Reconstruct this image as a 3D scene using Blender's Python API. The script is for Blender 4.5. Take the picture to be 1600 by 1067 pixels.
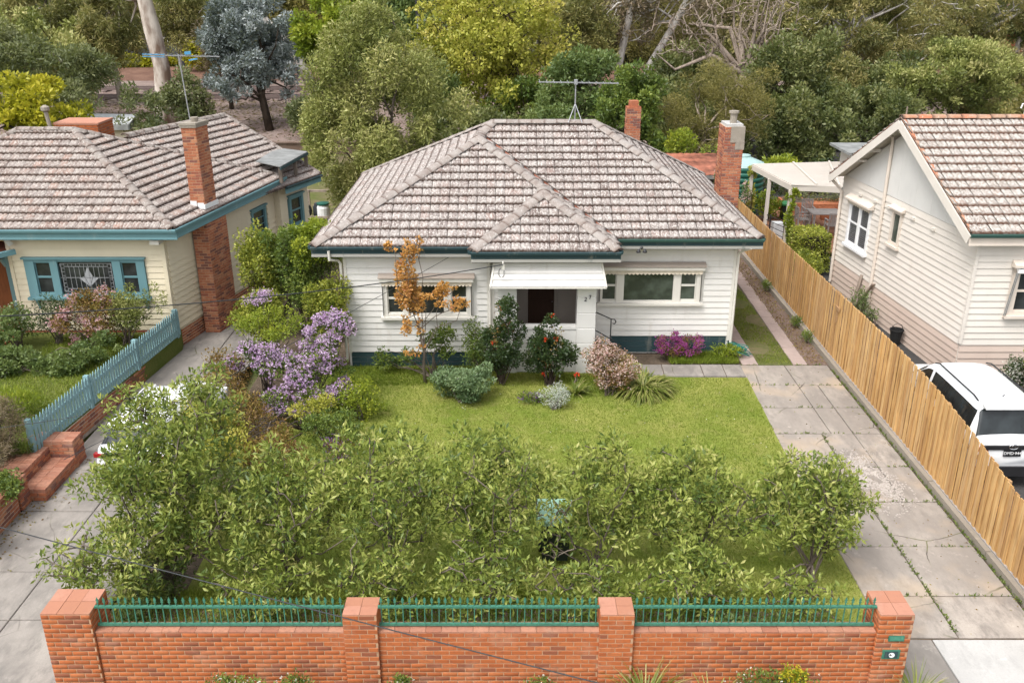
import bpy, math, random
import numpy as np
from mathutils import Vector, Matrix
R = math.radians
random.seed(7)
for o in list(bpy.data.objects):
    bpy.data.objects.remove(o)
SC = bpy.context.scene
COL = SC.collection

# ------------------------------------------------------------------ camera, sky, sun, exposure
CAMPOS = Vector((0.0, 0.0, 10.55))
cam_data = bpy.data.cameras.new('camera')
cam_data.sensor_width = 36.0
cam_data.lens = 36.0 * 1427.0 / 1600.0
cam_data.clip_start = 0.1
cam_data.clip_end = 3000
cam = bpy.data.objects.new('camera', cam_data)
COL.objects.link(cam)
cam.location = CAMPOS
cam.rotation_euler = (R(90 - 21.95), 0, 0)
SC.camera = cam

SUN_EL, SUN_AZ = 58.0, 220.0            # azimuth clockwise from +Y (the way the camera looks)
world = bpy.data.worlds.new('World')
SC.world = world
world.use_nodes = True
wn = world.node_tree
sky = wn.nodes.new('ShaderNodeTexSky')
sky.sky_type = 'NISHITA'
sky.sun_disc = False
sky.sun_elevation = R(SUN_EL)
sky.sun_rotation = R(SUN_AZ)
sky.dust_density = 4.0
sky.air_density = 1.0
hsv = wn.nodes.new('ShaderNodeHueSaturation')     # overcast: the same sky with most of its blue taken out
hsv.inputs['Saturation'].default_value = 0.22
wn.links.new(sky.outputs[0], hsv.inputs['Color'])
wn.links.new(hsv.outputs[0], wn.nodes['Background'].inputs['Color'])
wn.nodes['Background'].inputs['Strength'].default_value = 0.15
sun_data = bpy.data.lights.new('sun', 'SUN')
sun_data.energy = 1.1
sun_data.angle = R(25)
sun_data.color = (1.0, 0.965, 0.92)
sun = bpy.data.objects.new('sun', sun_data)
COL.objects.link(sun)
sd = Vector((math.sin(R(SUN_AZ)) * math.cos(R(SUN_EL)), math.cos(R(SUN_AZ)) * math.cos(R(SUN_EL)), math.sin(R(SUN_EL))))
sun.rotation_euler = sd.to_track_quat('Z', 'Y').to_euler()
VS = SC.view_settings
VS.view_transform = 'Standard'
VS.look = 'None'
VS.gamma = 1.0
VS.use_curve_mapping = False
VS.exposure = 1.02
SC.cycles.max_bounces = 6
SC.cycles.diffuse_bounces = 3
SC.cycles.glossy_bounces = 2
SC.cycles.transmission_bounces = 4
SC.cycles.transparent_max_bounces = 6

# ------------------------------------------------------------------ objects and hierarchy
ORG = {}


def empty(name, loc, label, cat, group=None):
    o = bpy.data.objects.new(name, None)
    o.empty_display_size = 0.3
    COL.objects.link(o)
    o.location = loc
    ORG[o] = Vector(loc)
    tag(o, label, cat, group)
    return o


def tag(o, label=None, cat=None, group=None, kind=None):
    if label: o['label'] = label
    if cat: o['category'] = cat
    if group: o['group'] = group
    if kind: o['kind'] = kind
    return o


def link(me, name, mats, parent, org=None, kind=None, smooth=False):
    for m in (mats if isinstance(mats, (list, tuple)) else [mats]):
        me.materials.append(m)
    if smooth:
        me.polygons.foreach_set('use_smooth', np.ones(len(me.polygons), dtype=bool))
    o = bpy.data.objects.new(name, me)
    COL.objects.link(o)
    w = Vector(org) if org is not None else (ORG[parent].copy() if parent else Vector((0, 0, 0)))
    ORG[o] = w
    if parent:
        o.parent = parent
        o.location = w - ORG[parent]
    else:
        o.location = w
    if kind: o['kind'] = kind
    return o


def inst(me, name, parent, loc, mat3=None, scale=None):
    """one more object that shares mesh data; loc is in world metres"""
    o = bpy.data.objects.new(name, me)
    COL.objects.link(o)
    w = Vector(loc)
    ORG[o] = w
    if parent:
        o.parent = parent
        w = w - ORG[parent]
    o.location = w
    if mat3 is not None: o.rotation_euler = mat3.to_euler()
    if scale is not None: o.scale = scale
    return o


def mesh_of(V, F, mats=()):
    me = bpy.data.meshes.new('mesh')
    me.from_pydata([tuple(v) for v in V], [], F)
    for m in mats: me.materials.append(m)
    return me


def np_mesh(V, F, var=None):
    """fast mesh: V (n,3), F (m,k) with k constant, var one float per vertex"""
    V = np.asarray(V, dtype=np.float32); F = np.asarray(F, dtype=np.int32)
    me = bpy.data.meshes.new('mesh')
    m, k = F.shape
    me.vertices.add(len(V)); me.vertices.foreach_set('co', V.ravel())
    me.loops.add(m * k); me.loops.foreach_set('vertex_index', F.ravel())
    me.polygons.add(m)
    me.polygons.foreach_set('loop_start', np.arange(0, m * k, k, dtype=np.int32))
    me.polygons.foreach_set('loop_total', np.full(m, k, dtype=np.int32))
    if var is not None:
        a = me.attributes.new('var', 'FLOAT', 'POINT'); a.data.foreach_set('value', np.asarray(var, dtype=np.float32))
        b = me.attributes.new('has', 'FLOAT', 'POINT'); b.data.foreach_set('value', np.ones(len(V), dtype=np.float32))
    me.update(calc_edges=True)
    return me


class MB:
    """collects simple solids into one mesh"""
    def __init__(s):
        s.V = []; s.F = []; s.M = []; s.mi = 0

    def add(s, V, F):
        n = len(s.V)
        s.V += [tuple(v) for v in V]
        s.F += [tuple(i + n for i in f) for f in F]
        s.M += [s.mi] * len(F)
        return s

    def box(s, x0, x1, y0, y1, z0, z1):
        V = [(x, y, z) for z in (z0, z1) for y in (y0, y1) for x in (x0, x1)]
        return s.add(V, [(0, 2, 3, 1), (4, 5, 7, 6), (0, 1, 5, 4), (2, 6, 7, 3), (0, 4, 6, 2), (1, 3, 7, 5)])

    def obox(s, c, U, V_, N, a, b, d):
        """box centred at c with half sizes a, b, d along unit axes U, V_, N"""
        c = Vector(c)
        V = [c + U * (i * a) + V_ * (j * b) + N * (k * d) for k in (-1, 1) for j in (-1, 1) for i in (-1, 1)]
        return s.add(V, [(0, 2, 3, 1), (4, 5, 7, 6), (0, 1, 5, 4), (2, 6, 7, 3), (0, 4, 6, 2), (1, 3, 7, 5)])

    def beam(s, p, q, w, h, up=Vector((0, 0, 1))):
        p = Vector(p); q = Vector(q)
        d = q - p; L = d.length; d.normalize()
        if abs(d.dot(up)) > .98: up = Vector((0, 1, 0))
        sx = d.cross(up).normalized(); n = sx.cross(d)
        return s.obox((p + q) / 2, d, sx, n, L / 2, w / 2, h / 2)

    def prism(s, poly, ext):
        """closed solid: polygon (list of 3D points) swept along ext"""
        e = Vector(ext); P = [Vector(p) for p in poly]; n = len(P)
        V = P + [p + e for p in P]
        F = [tuple(range(n))[::-1], tuple(range(n, 2 * n))] + [(i, (i + 1) % n, n + (i + 1) % n, n + i) for i in range(n)]
        return s.add(V, F)

    def tube(s, pts, r, seg=6, cap=True):
        P = [Vector(p) for p in pts]; n = len(P)
        rr = r if isinstance(r, (list, tuple)) else [r] * n
        V = []; ref = None
        for i, p in enumerate(P):
            d = (P[min(i + 1, n - 1)] - P[max(i - 1, 0)])
            if d.length < 1e-9: d = Vector((0, 0, 1))
            d.normalize()
            if ref is None:
                ref = d.orthogonal().normalized()
            ref = (ref - d * ref.dot(d))
            if ref.length < 1e-6: ref = d.orthogonal()
            ref.normalize()
            b = d.cross(ref)
            for k in range(seg):
                a = 2 * math.pi * k / seg
                V.append(p + (ref * math.cos(a) + b * math.sin(a)) * rr[i])
        F = []
        for i in range(n - 1):
            for k in range(seg):
                F.append((i * seg + k, i * seg + (k + 1) % seg, (i + 1) * seg + (k + 1) % seg, (i + 1) * seg + k))
        if cap:
            F.append(tuple(range(seg))[::-1]); F.append(tuple((n - 1) * seg + k for k in range(seg)))
        return s.add(V, F)

    def lathe(s, prof, c, seg=12):
        """profile of (radius, z) turned about the vertical through c"""
        V = []; F = []; n = len(prof)
        for r, z in prof:
            for k in range(seg):
                a = 2 * math.pi * k / seg
                V.append((c[0] + r * math.cos(a), c[1] + r * math.sin(a), c[2] + z))
        for i in range(n - 1):
            for k in range(seg):
                F.append((i * seg + k, i * seg + (k + 1) % seg, (i + 1) * seg + (k + 1) % seg, (i + 1) * seg + k))
        F.append(tuple(range(seg))[::-1]); F.append(tuple((n - 1) * seg + k for k in range(seg)))
        return s.add(V, F)

    def build(s, name, mats, parent=None, org=None, kind=None, smooth=False):
        w = Vector(org) if org is not None else (ORG[parent] if parent else Vector((0, 0, 0)))
        me = mesh_of([(v[0] - w.x, v[1] - w.y, v[2] - w.z) for v in s.V], s.F)
        o = link(me, name, mats, parent, w, kind, smooth)
        if isinstance(mats, (list, tuple)) and len(mats) > 1:
            me.polygons.foreach_set('material_index', np.array(s.M, dtype=np.int32))
        return o


def thing1(mb, name, mats, label, cat, group=None, org=None, smooth=False):
    """a thing that is one mesh"""
    V = np.array(mb.V)
    if org is None:
        org = (float((V[:, 0].min() + V[:, 0].max()) / 2), float((V[:, 1].min() + V[:, 1].max()) / 2), float(V[:, 2].min()))
    o = mb.build(name, mats, None, org, smooth=smooth)
    return tag(o, label, cat, group)


# ------------------------------------------------------------------ materials
class NT:
    def __init__(s, name):
        s.m = bpy.data.materials.new(name); s.m.use_nodes = True
        s.t = s.m.node_tree; s.n = s.t.nodes
        s.b = s.n['Principled BSDF']

    def new(s, typ, **kw):
        n = s.n.new(typ)
        for k, v in kw.items(): setattr(n, k, v)
        return n

    def link(s, a, b): s.t.links.new(a, b)

    def pos(s, scale=(1, 1, 1), obj=False):
        if obj:
            src = s.new('ShaderNodeTexCoord').outputs['Object']
        else:
            src = s.new('ShaderNodeNewGeometry').outputs['Position']
        mp = s.new('ShaderNodeMapping'); mp.inputs['Scale'].default_value = scale
        s.link(src, mp.inputs['Vector'])
        return mp.outputs[0]

    def noise(s, scale, detail=3, stretch=(1, 1, 1), rough=.55, obj=False):
        n = s.new('ShaderNodeTexNoise'); n.inputs['Scale'].default_value = scale
        n.inputs['Detail'].default_value = detail; n.inputs['Roughness'].default_value = rough
        s.link(s.pos(stretch, obj), n.inputs['Vector'])
        return n.outputs['Fac']

    def rng(s, fac, lo, hi, a=0, b=1):
        n = s.new('ShaderNodeMapRange'); n.inputs[1].default_value = lo; n.inputs[2].default_value = hi
        n.inputs[3].default_value = a; n.inputs[4].default_value = b
        s.link(fac, n.inputs[0]); return n.outputs[0]

    def ramp(s, fac, cols, const=False):
        n = s.new('ShaderNodeValToRGB'); cr = n.color_ramp
        if const: cr.interpolation = 'CONSTANT'
        while len(cr.elements) < len(cols): cr.elements.new(.5)
        for i, c in enumerate(cols):
            cr.elements[i].position = i / max(1, len(cols) - (0 if const else 1)); cr.elements[i].color = (*c, 1)
        s.link(fac, n.inputs[0]); return n.outputs[0]

    def mix(s, fac, a, b, mode='MIX'):
        n = s.new('ShaderNodeMix', data_type='RGBA', blend_type=mode)
        for i, v in ((0, fac), (6, a), (7, b)):
            if hasattr(v, 'is_output'): s.link(v, n.inputs[i])
            else: n.inputs[i].default_value = v if i == 0 else (*v, 1)
        return n.outputs[2]

    def math(s, op, a, b):
        n = s.new('ShaderNodeMath', operation=op)
        for i, v in enumerate((a, b)):
            if hasattr(v, 'is_output'): s.link(v, n.inputs[i])
            else: n.inputs[i].default_value = v
        return n.outputs[0]

    def rand(s):
        """a value per piece: object random, or the stored 'var' where pieces are joined"""
        oi = s.new('ShaderNodeObjectInfo').outputs['Random']
        v = s.new('ShaderNodeAttribute', attribute_name='var').outputs['Fac']
        h = s.new('ShaderNodeAttribute', attribute_name='has').outputs['Fac']
        return s.math('ADD', s.math('MULTIPLY', oi, s.math('SUBTRACT', 1.0, h)), s.math('MULTIPLY', v, h))

    def bump(s, h, strength, dist=.01):
        n = s.new('ShaderNodeBump'); n.inputs['Strength'].default_value = strength; n.inputs['Distance'].default_value = dist
        s.link(h, n.inputs['Height']); s.link(n.outputs[0], s.b.inputs['Normal'])

    def done(s, col, rough=.7, spec=.3, metal=0):
        if hasattr(col, 'is_output'): s.link(col, s.b.inputs['Base Color'])
        else: s.b.inputs['Base Color'].default_value = (*col, 1)
        s.b.inputs['Roughness'].default_value = rough
        s.b.inputs['Specular IOR Level'].default_value = spec
        s.b.inputs['Metallic'].default_value = metal
        return s.m


def plain(name, col, rough=.6, spec=.3, metal=0, vary=.12, scale=6, bump=0):
    t = NT(name)
    n = t.noise(scale, 4)
    c = t.mix(t.rng(n, .3, .7), [x * (1 - vary) for x in col], [min(1, x * (1 + vary)) for x in col])
    if bump: t.bump(t.noise(scale * 8, 3), bump)
    return t.done(c, rough, spec, metal)


def painted(name, col, dirt=(.38, .33, .27), amt=.45, rough=.55):
    """paint that has weathered: chalky patches, thin dirt streaks"""
    t = NT(name)
    c = t.mix(t.rng(t.noise(1.3, 5), .35, .75), col, [x * .9 for x in col])
    d = t.rng(t.noise(5, 6, (1, 1, .25), .65), .58, .78, 0, amt)
    c = t.mix(d, c, dirt)
    r = t.rand()
    c = t.mix(t.rng(r, 0, 1, 0, .10), c, [x * .78 for x in col])
    t.bump(t.noise(40, 2), .08)
    return t.done(c, rough, .3)


def tiles_mat(name, cols, lichen, moss, la=(.50, .62), warm=None):
    t = NT(name)
    c = t.ramp(t.rand(), cols)
    c = t.mix(t.rng(t.noise(5, 5, rough=.7), .45, .7, 0, .6), c, moss)
    c = t.mix(t.rng(t.noise(2.2, 4, rough=.6), .38, .62, 0, .5), c, [x * .8 for x in lichen])
    c = t.mix(t.rng(t.noise(22, 5, (1, .45, .45), .7), la[0], la[1] - .05, 0, .9), c, lichen)
    c = t.mix(t.rng(t.noise(60, 3), .58, .70, 0, .6), c, moss)
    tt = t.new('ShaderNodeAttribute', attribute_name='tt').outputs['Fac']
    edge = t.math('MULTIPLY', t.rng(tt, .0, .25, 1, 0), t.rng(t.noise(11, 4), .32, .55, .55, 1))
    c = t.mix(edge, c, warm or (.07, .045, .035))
    t.bump(t.noise(90, 3), .35)
    return t.done(c, .9, .15)


def brick_mat(name, cols, dark=(.10, .055, .045)):
    t = NT(name)
    r = t.rand()
    c = t.ramp(r, cols, True)
    c = t.mix(t.rng(t.noise(18, 4), .5, .75, 0, .6), c, dark)
    c = t.mix(t.rng(t.noise(2.2, 4), .55, .8, 0, .35), c, (.5, .36, .27))
    t.bump(t.noise(110, 3), .3)
    return t.done(c, .85, .2)


def concrete(name, col, stain, crack=True, rust=None):
    t = NT(name)
    c = t.mix(t.rng(t.noise(.8, 7, (1, .55, 1), .7), .38, .60), col, stain)
    c = t.mix(t.rng(t.noise(4, 5, (1, .4, 1), .7), .48, .66, 0, .75), c, [x * .8 for x in stain])
    c = t.mix(t.rng(t.noise(90, 3, rough=.8), .5, .7, 0, .4), c, [x * .7 for x in stain])
    c = t.mix(t.rng(t.noise(.30, 4, rough=.6), .44, .58, 0, .6), c, stain)
    c = t.mix(t.rng(t.rand(), 0, 1, 0, .3), c, [x * .82 for x in col])
    c = t.mix(t.rng(t.noise(30, 4, rough=.7), .5, .75, 0, .5), c, [x * .62 for x in col])
    c = t.mix(t.rng(t.noise(3.5, 5, rough=.7), .6, .78, 0, .5), c, [min(1, x * 1.4) for x in col])
    if rust: c = t.mix(t.rng(t.noise(.55, 3), .52, .66, 0, .5), c, rust)
    if crack:
        vo = t.new('ShaderNodeTexVoronoi', feature='DISTANCE_TO_EDGE'); vo.inputs['Scale'].default_value = .62
        nz = t.new('ShaderNodeTexNoise'); nz.inputs['Scale'].default_value = 1.7; nz.inputs['Detail'].default_value = 5
        p = t.pos(); t.link(p, nz.inputs['Vector'])
        av = t.new('ShaderNodeMix', data_type='VECTOR'); av.inputs[0].default_value = .13
        t.link(p, av.inputs[4]); t.link(nz.outputs['Color'], av.inputs[5]); t.link(av.outputs[1], vo.inputs['Vector'])
        k = t.math('MULTIPLY', t.rng(vo.outputs['Distance'], .002, .010, .85, 0), t.rng(t.noise(.8, 2), .46, .64))
        c = t.mix(k, c, t.mix(t.rng(t.noise(2.5, 2), .45, .6), (.06, .05, .04), (.10, .11, .03)))
    t.bump(t.noise(60, 4), .25)
    return t.done(c, .88, .2)


def timber(name, cols, dark, stretch=(14, 14, .8), rough=.75):
    t = NT(name)
    c = t.ramp(t.rand(), cols)
    c = t.mix(t.rng(t.noise(3.2, 5, stretch, .6), .42, .72, 0, .75), c, dark)
    c = t.mix(t.rng(t.noise(1.1, 3), .5, .75, 0, .35), c, [min(1, x * 1.5) for x in cols[0]])
    t.bump(t.noise(6, 4, stretch), .25)
    return t.done(c, rough, .2)


def leafy(name, cols, trans=.3, rough=.5, spec=.25):
    """leaf colour from the stored 'var' of each leaf; a little light passes through"""
    t = NT(name)
    v = t.new('ShaderNodeAttribute', attribute_name='var').outputs['Fac']
    c = t.ramp(v, cols)
    t.done(c, rough, spec)
    tr = t.new('ShaderNodeBsdfTranslucent')
    t.link(t.mix(.5, c, (.25, .30, .04)), tr.inputs['Color'])
    ms = t.new('ShaderNodeMixShader'); ms.inputs[0].default_value = trans
    t.link(t.b.outputs[0], ms.inputs[1]); t.link(tr.outputs[0], ms.inputs[2])
    t.link(ms.outputs[0], t.n['Material Output'].inputs['Surface'])
    return t.m


def bark(name, a, b, scale=4, stretch=(1, 1, .3)):
    t = NT(name)
    c = t.mix(t.rng(t.noise(scale, 5, stretch), .42, .6), a, b)
    t.bump(t.noise(25, 4, stretch), .4)
    return t.done(c, .85, .15)


def soil(name, a, b, c3, scale=1.0):
    t = NT(name)
    c = t.mix(t.rng(t.noise(.8 * scale, 5, rough=.65), .4, .62), a, b)
    c = t.mix(t.rng(t.noise(14 * scale, 5, rough=.7), .48, .68, 0, .8), c, c3)
    t.bump(t.noise(20 * scale, 4), .6, .03)
    return t.done(c, .95, .1)


def glass(name, col=(.02, .022, .022), rough=.08):
    t = NT(name)
    return t.done(t.mix(t.rng(t.noise(2.2, 3), .4, .65), col, [x * 2.2 for x in col]), rough, .5)


M = {}
M['tile_grey'] = tiles_mat('tile_grey', [(.165, .128, .115), (.245, .20, .18), (.205, .17, .158), (.28, .205, .18), (.23, .195, .18), (.31, .26, .24)], (.50, .47, .44), (.11, .085, .074))
M['tile_pink'] = tiles_mat('tile_pink', [(.20, .155, .135), (.25, .20, .18), (.31, .20, .16), (.22, .18, .165), (.29, .245, .225), (.26, .20, .175)], (.46, .42, .385), (.11, .085, .072), (.50, .63))
M['tile_red'] = tiles_mat('tile_red', [(.25, .205, .18), (.29, .25, .22), (.26, .23, .20), (.30, .23, .195)], (.48, .455, .42), (.15, .115, .095), (.46, .60), (.13, .07, .05))
M['ridge_grey'] = tiles_mat('ridge_grey', [(.24, .205, .185), (.30, .26, .235), (.27, .225, .20)], (.44, .42, .395), (.16, .12, .10), (.56, .72), (.13, .095, .08))
M['ridge_red'] = tiles_mat('ridge_red', [(.48, .17, .09), (.42, .20, .12), (.36, .22, .15)], (.46, .42, .34), (.25, .12, .07), (.58, .7))
M['ridge_dark'] = tiles_mat('ridge_dark', [(.20, .16, .14), (.26, .21, .185)], (.42, .40, .37), (.10, .075, .06), (.55, .66))
M['blind'] = plain('blind', (.13, .13, .14), .6, .3)
M['underlay'] = plain('underlay', (.075, .05, .04), .9, .1)
M['brick_orange'] = brick_mat('brick_orange', [(.37, .107, .036), (.41, .122, .042), (.39, .114, .039), (.34, .097, .035), (.42, .135, .05), (.36, .105, .037), (.25, .085, .045)], (.17, .07, .045))
M['brick_red'] = brick_mat('brick_red', [(.36, .125, .065), (.41, .16, .085), (.28, .095, .06), (.38, .135, .07), (.20, .085, .065), (.44, .20, .11)])
M['brick_cap'] = brick_mat('brick_cap', [(.39, .18, .115), (.42, .205, .14), (.37, .17, .105)], (.34, .16, .11))
M['brick_step'] = brick_mat('brick_step', [(.36, .16, .10), (.42, .20, .13), (.38, .18, .12), (.33, .14, .09)], (.20, .11, .08))
M['mortar'] = plain('mortar', (.44, .27, .17), .95, .1, vary=.2, scale=9, bump=.3)
M['mortar_dark'] = plain('mortar_dark', (.46, .38, .31), .95, .1, vary=.25, scale=9, bump=.3)
M['white_board'] = painted('white_board', (.67, .655, .625), amt=.34)
M['white_trim'] = painted('white_trim', (.66, .635, .58), amt=.35)
M['white_render'] = painted('white_render', (.67, .66, .63), amt=.14)
M['cream_board'] = painted('cream_board', (.70, .62, .46), (.40, .33, .22), .22)
M['ivory_board'] = painted('ivory_board', (.69, .64, .575), (.45, .38, .31), .28)
M['buff_board'] = painted('buff_board', (.58, .47, .40), (.40, .32, .26), .3)
M['ivory_trim'] = painted('ivory_trim', (.66, .58, .50), (.45, .38, .31), .3)
M['teal_paint'] = painted('teal_paint', (.13, .255, .28), (.42, .46, .44), .35)
M['teal_dark'] = painted('teal_dark', (.028, .058, .066), (.30, .28, .24), .55)
M['green_gutter'] = painted('green_gutter', (.035, .085, .070), (.25, .26, .22), .2)
M['peel_fascia'] = painted('peel_fascia', (.36, .35, .32), (.06, .10, .10), .9)
M['blue_fence'] = painted('blue_fence', (.20, .335, .36), (.44, .48, .46), .3)
M['iron_green'] = plain('iron_green', (.045, .165, .112), .45, .4, vary=.25, scale=20)
M['iron_black'] = plain('iron_black', (.025, .025, .027), .5, .4)
M['glass'] = glass('glass')
M['glass_green'] = glass('glass_green', (.035, .043, .036), .12)
M['lead'] = plain('lead', (.33, .34, .35), .6, .3)
M['door_wood'] = timber('door_wood', [(.045, .022, .014), (.06, .03, .018)], (.025, .014, .01))
M['door_rust'] = timber('door_rust', [(.16, .06, .02), (.19, .075, .03)], (.09, .035, .015))
M['taupe'] = painted('taupe', (.33, .28, .24), amt=.2)
M['cloth'] = plain('cloth', (.60, .53, .43), .9, .1)
M['concrete'] = concrete('concrete', (.42, .372, .325), (.225, .20, .178), True, (.47, .36, .25))
M['concrete_grey'] = concrete('concrete_grey', (.37, .335, .30), (.185, .17, .155), True)
M['concrete_new'] = concrete('concrete_new', (.50, .49, .47), (.42, .41, .395), False)
M['paver_pink'] = concrete('paver_pink', (.43, .335, .30), (.34, .27, .245), False)
M['kerb'] = concrete('kerb', (.34, .30, .25), (.25, .22, .18), False)
M['paling'] = timber('paling', [(.53, .32, .13), (.62, .41, .19), (.47, .27, .10), (.58, .39, .20), (.42, .24, .10), (.56, .34, .14)], (.24, .12, .045), (9, 9, .5))
M['rail_wood'] = timber('rail_wood', [(.36, .22, .11), (.40, .25, .13)], (.2, .11, .05), (.8, 14, 14))
M['grey_wood'] = timber('grey_wood', [(.36, .33, .31), (.42, .385, .36)], (.22, .20, .19), (3, 3, 3))
M['white_wood'] = painted('white_wood', (.56, .51, .45), (.42, .36, .31), .5)
M['car_white'] = plain('car_white', (.74, .75, .76), .22, .5, vary=.02)
M['car_black'] = plain('car_black', (.018, .018, .02), .45, .4)
M['car_glass'] = glass('car_glass', (.012, .015, .016), .05)
M['tail_red'] = plain('tail_red', (.28, .012, .012), .25, .5)
M['chrome'] = plain('chrome', (.6, .6, .6), .2, .5, 1)
M['metal'] = plain('metal', (.42, .43, .45), .45, .4, .7)
M['metal_blue'] = plain('metal_blue', (.08, .30, .52), .5, .4)
M['rubber'] = plain('rubber', (.02, .02, .02), .8, .2)
M['iron_rust'] = plain('iron_rust', (.25, .095, .06), .8, .2, vary=.7, scale=1.3)
M['iron_grey'] = plain('iron_grey', (.21, .215, .21), .7, .25, vary=.3, scale=2.5)
M['iron_pale'] = plain('iron_pale', (.58, .60, .61), .5, .3)
M['tank_green'] = plain('tank_green', (.016, .105, .075), .5, .35)
M['tank_lid'] = plain('tank_lid', (.30, .43, .41), .5, .35)
M['plate_black'] = plain('plate_black', (.012, .012, .014), .5, .3)
M['plate_white'] = plain('plate_white', (.75, .75, .75), .5, .3, vary=.02)
M['terracotta'] = plain('terracotta', (.40, .15, .075), .85, .15, vary=.25)
M['bin_dark'] = plain('bin_dark', (.02, .028, .025), .5, .3)
M['bin_lid'] = plain('bin_lid', (.36, .60, .46), .5, .3)
M['bin_lid_green'] = plain('bin_lid_green', (.03, .20, .06), .5, .3)
M['hose'] = plain('hose', (.02, .16, .13), .5, .4)
M['cable'] = plain('cable', (.03, .033, .036), .6, .3)
M['cable_pale'] = plain('cable_pale', (.34, .36, .36), .6, .3)
M['soil'] = soil('soil', (.10, .075, .055), (.15, .115, .085), (.06, .05, .035))
M['mulch'] = soil('mulch', (.16, .11, .085), (.22, .165, .14), (.09, .065, .05))
M['ballast'] = soil('ballast', (.20, .145, .125), (.28, .22, .195), (.10, .07, .058), .6)
M['red_soil'] = soil('red_soil', (.135, .075, .055), (.19, .11, .08), (.09, .055, .04))
M['yard'] = soil('yard', (.10, .115, .035), (.165, .13, .08), (.075, .095, .025), .5)
M['asphalt'] = soil('asphalt', (.06, .058, .056), (.075, .07, .068), (.045, .045, .045))
M['courtyard'] = soil('courtyard', (.26, .125, .075), (.32, .17, .11), (.20, .10, .06))
M['ground'] = soil('ground', (.09, .105, .035), (.13, .115, .065), (.07, .08, .03), .4)
M['verge'] = soil('verge', (.10, .125, .03), (.13, .14, .04), (.07, .10, .02))
M['white_stone'] = plain('white_stone', (.40, .36, .325), .85, .2, vary=.15)
M['wall_pale'] = plain('wall_pale', (.56, .54, .50), .8, .2)
M['wall_dark'] = plain('wall_dark', (.075, .06, .05), .8, .2)
M['fence_dark'] = plain('fence_dark', (.055, .06, .07), .6, .3)
M['rock_rail'] = plain('rock_rail', (.16, .12, .11), .6, .4)
M['render_beige'] = plain('render_beige', (.60, .52, .42), .85, .15)
M['purple_cloth'] = plain('purple_cloth', (.06, .055, .13), .8, .2)


def lawn_mat():
    t = NT('lawn')
    c = t.mix(t.rng(t.noise(.55, 4, rough=.6), .36, .62), (.145, .198, .030), (.25, .265, .065))
    c = t.mix(t.rng(t.noise(2.6, 4, rough=.7), .5, .72, 0, .55), c, (.32, .28, .11))
    c = t.mix(t.rng(t.noise(22, 4, rough=.7), .5, .7, 0, .5), c, (.10, .13, .02))
    t.bump(t.noise(45, 4), .7, .03)
    return t.done(c, .95, .1)


M['lawn'] = lawn_mat()
M['grass'] = leafy('grass', [(.125, .185, .018), (.19, .255, .028), (.26, .30, .05), (.36, .35, .11)], .4)

# ------------------------------------------------------------------ builders for masonry, boards, tiles
X1, Y1, Z1 = Vector((1, 0, 0)), Vector((0, 1, 0)), Vector((0, 0, 1))
LIMIT = 300


def mat3(a, b, c):
    return Matrix((a, b, c)).transposed()


BRICK_ME = {}


def brick_mesh(m):
    if m not in BRICK_ME:
        b = MB(); l, d, h, e = .114, .011, .037, .004
        V = []
        for y, k in ((d, 0), (-d + .004, 0), (-d, e)):
            V += [(-l + k, y, -h + k), (l - k, y, -h + k), (l - k, y, h - k), (-l + k, y, h - k)]
        F = [(8, 9, 10, 11)]
        for a in (0, 4):
            for i in range(4):
                F.append((a + i, a + (i + 1) % 4, a + 4 + (i + 1) % 4, a + 4 + i))
        b.add(V, F)
        BRICK_ME[m] = mesh_of(b.V, b.F, [M[m]])
    return BRICK_ME[m]


def brick_specs(specs, P0, U, N, W, H, m, off=0, course=.086, L=.24, seed=0, skew=None):
    """running bond on the face with lower left corner P0, along U, facing N"""
    P0 = Vector(P0); rr = random.Random(seed)
    nc = max(1, int(round(H / course))); ch = H / nc
    for j in range(nc):
        x = -(((j + off) % 2) * L / 2)
        while x < W - .02:
            a, b = (x + .005 if x > .001 else 0), (x + L - .005 if x + L < W - .001 else W)
            x += L
            if b - a < .035: continue
            c = P0 + U * ((a + b) / 2) + Z1 * ((j + .5) * ch) + N * (-.004 + rr.uniform(-.001, .0015))
            specs.append((c, mat3(U, -N, Z1), ((b - a - .004) / .228, 1, ch * .83 / .076), m))


def lay(specs, parent, name='brick', stuff='bricks', limit=LIMIT):
    specs.sort(key=lambda s: (s[0] - CAMPOS).length)
    for c, m3, sc, m in specs[:limit]:
        inst(brick_mesh(m), name, parent, c, m3, sc)
    rest = specs[limit:]
    if rest:
        m = rest[0][3]
        base = np.array([v.co[:] for v in brick_mesh(m).vertices]); F0 = [tuple(p.vertices) for p in brick_mesh(m).polygons]
        F0 = np.array(F0); V = []; F = []; var = []
        for i, (c, m3, sc, _m) in enumerate(rest):
            w = (base * np.array(sc)) @ np.array(m3).T + np.array(c)
            F.append(F0 + len(base) * i); V.append(w); var += [random.random()] * len(base)
        w0 = np.array(ORG[parent])
        me = np_mesh(np.vstack(V) - w0, np.vstack(F), var)
        link(me, stuff, M[m], parent, kind='stuff')


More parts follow.
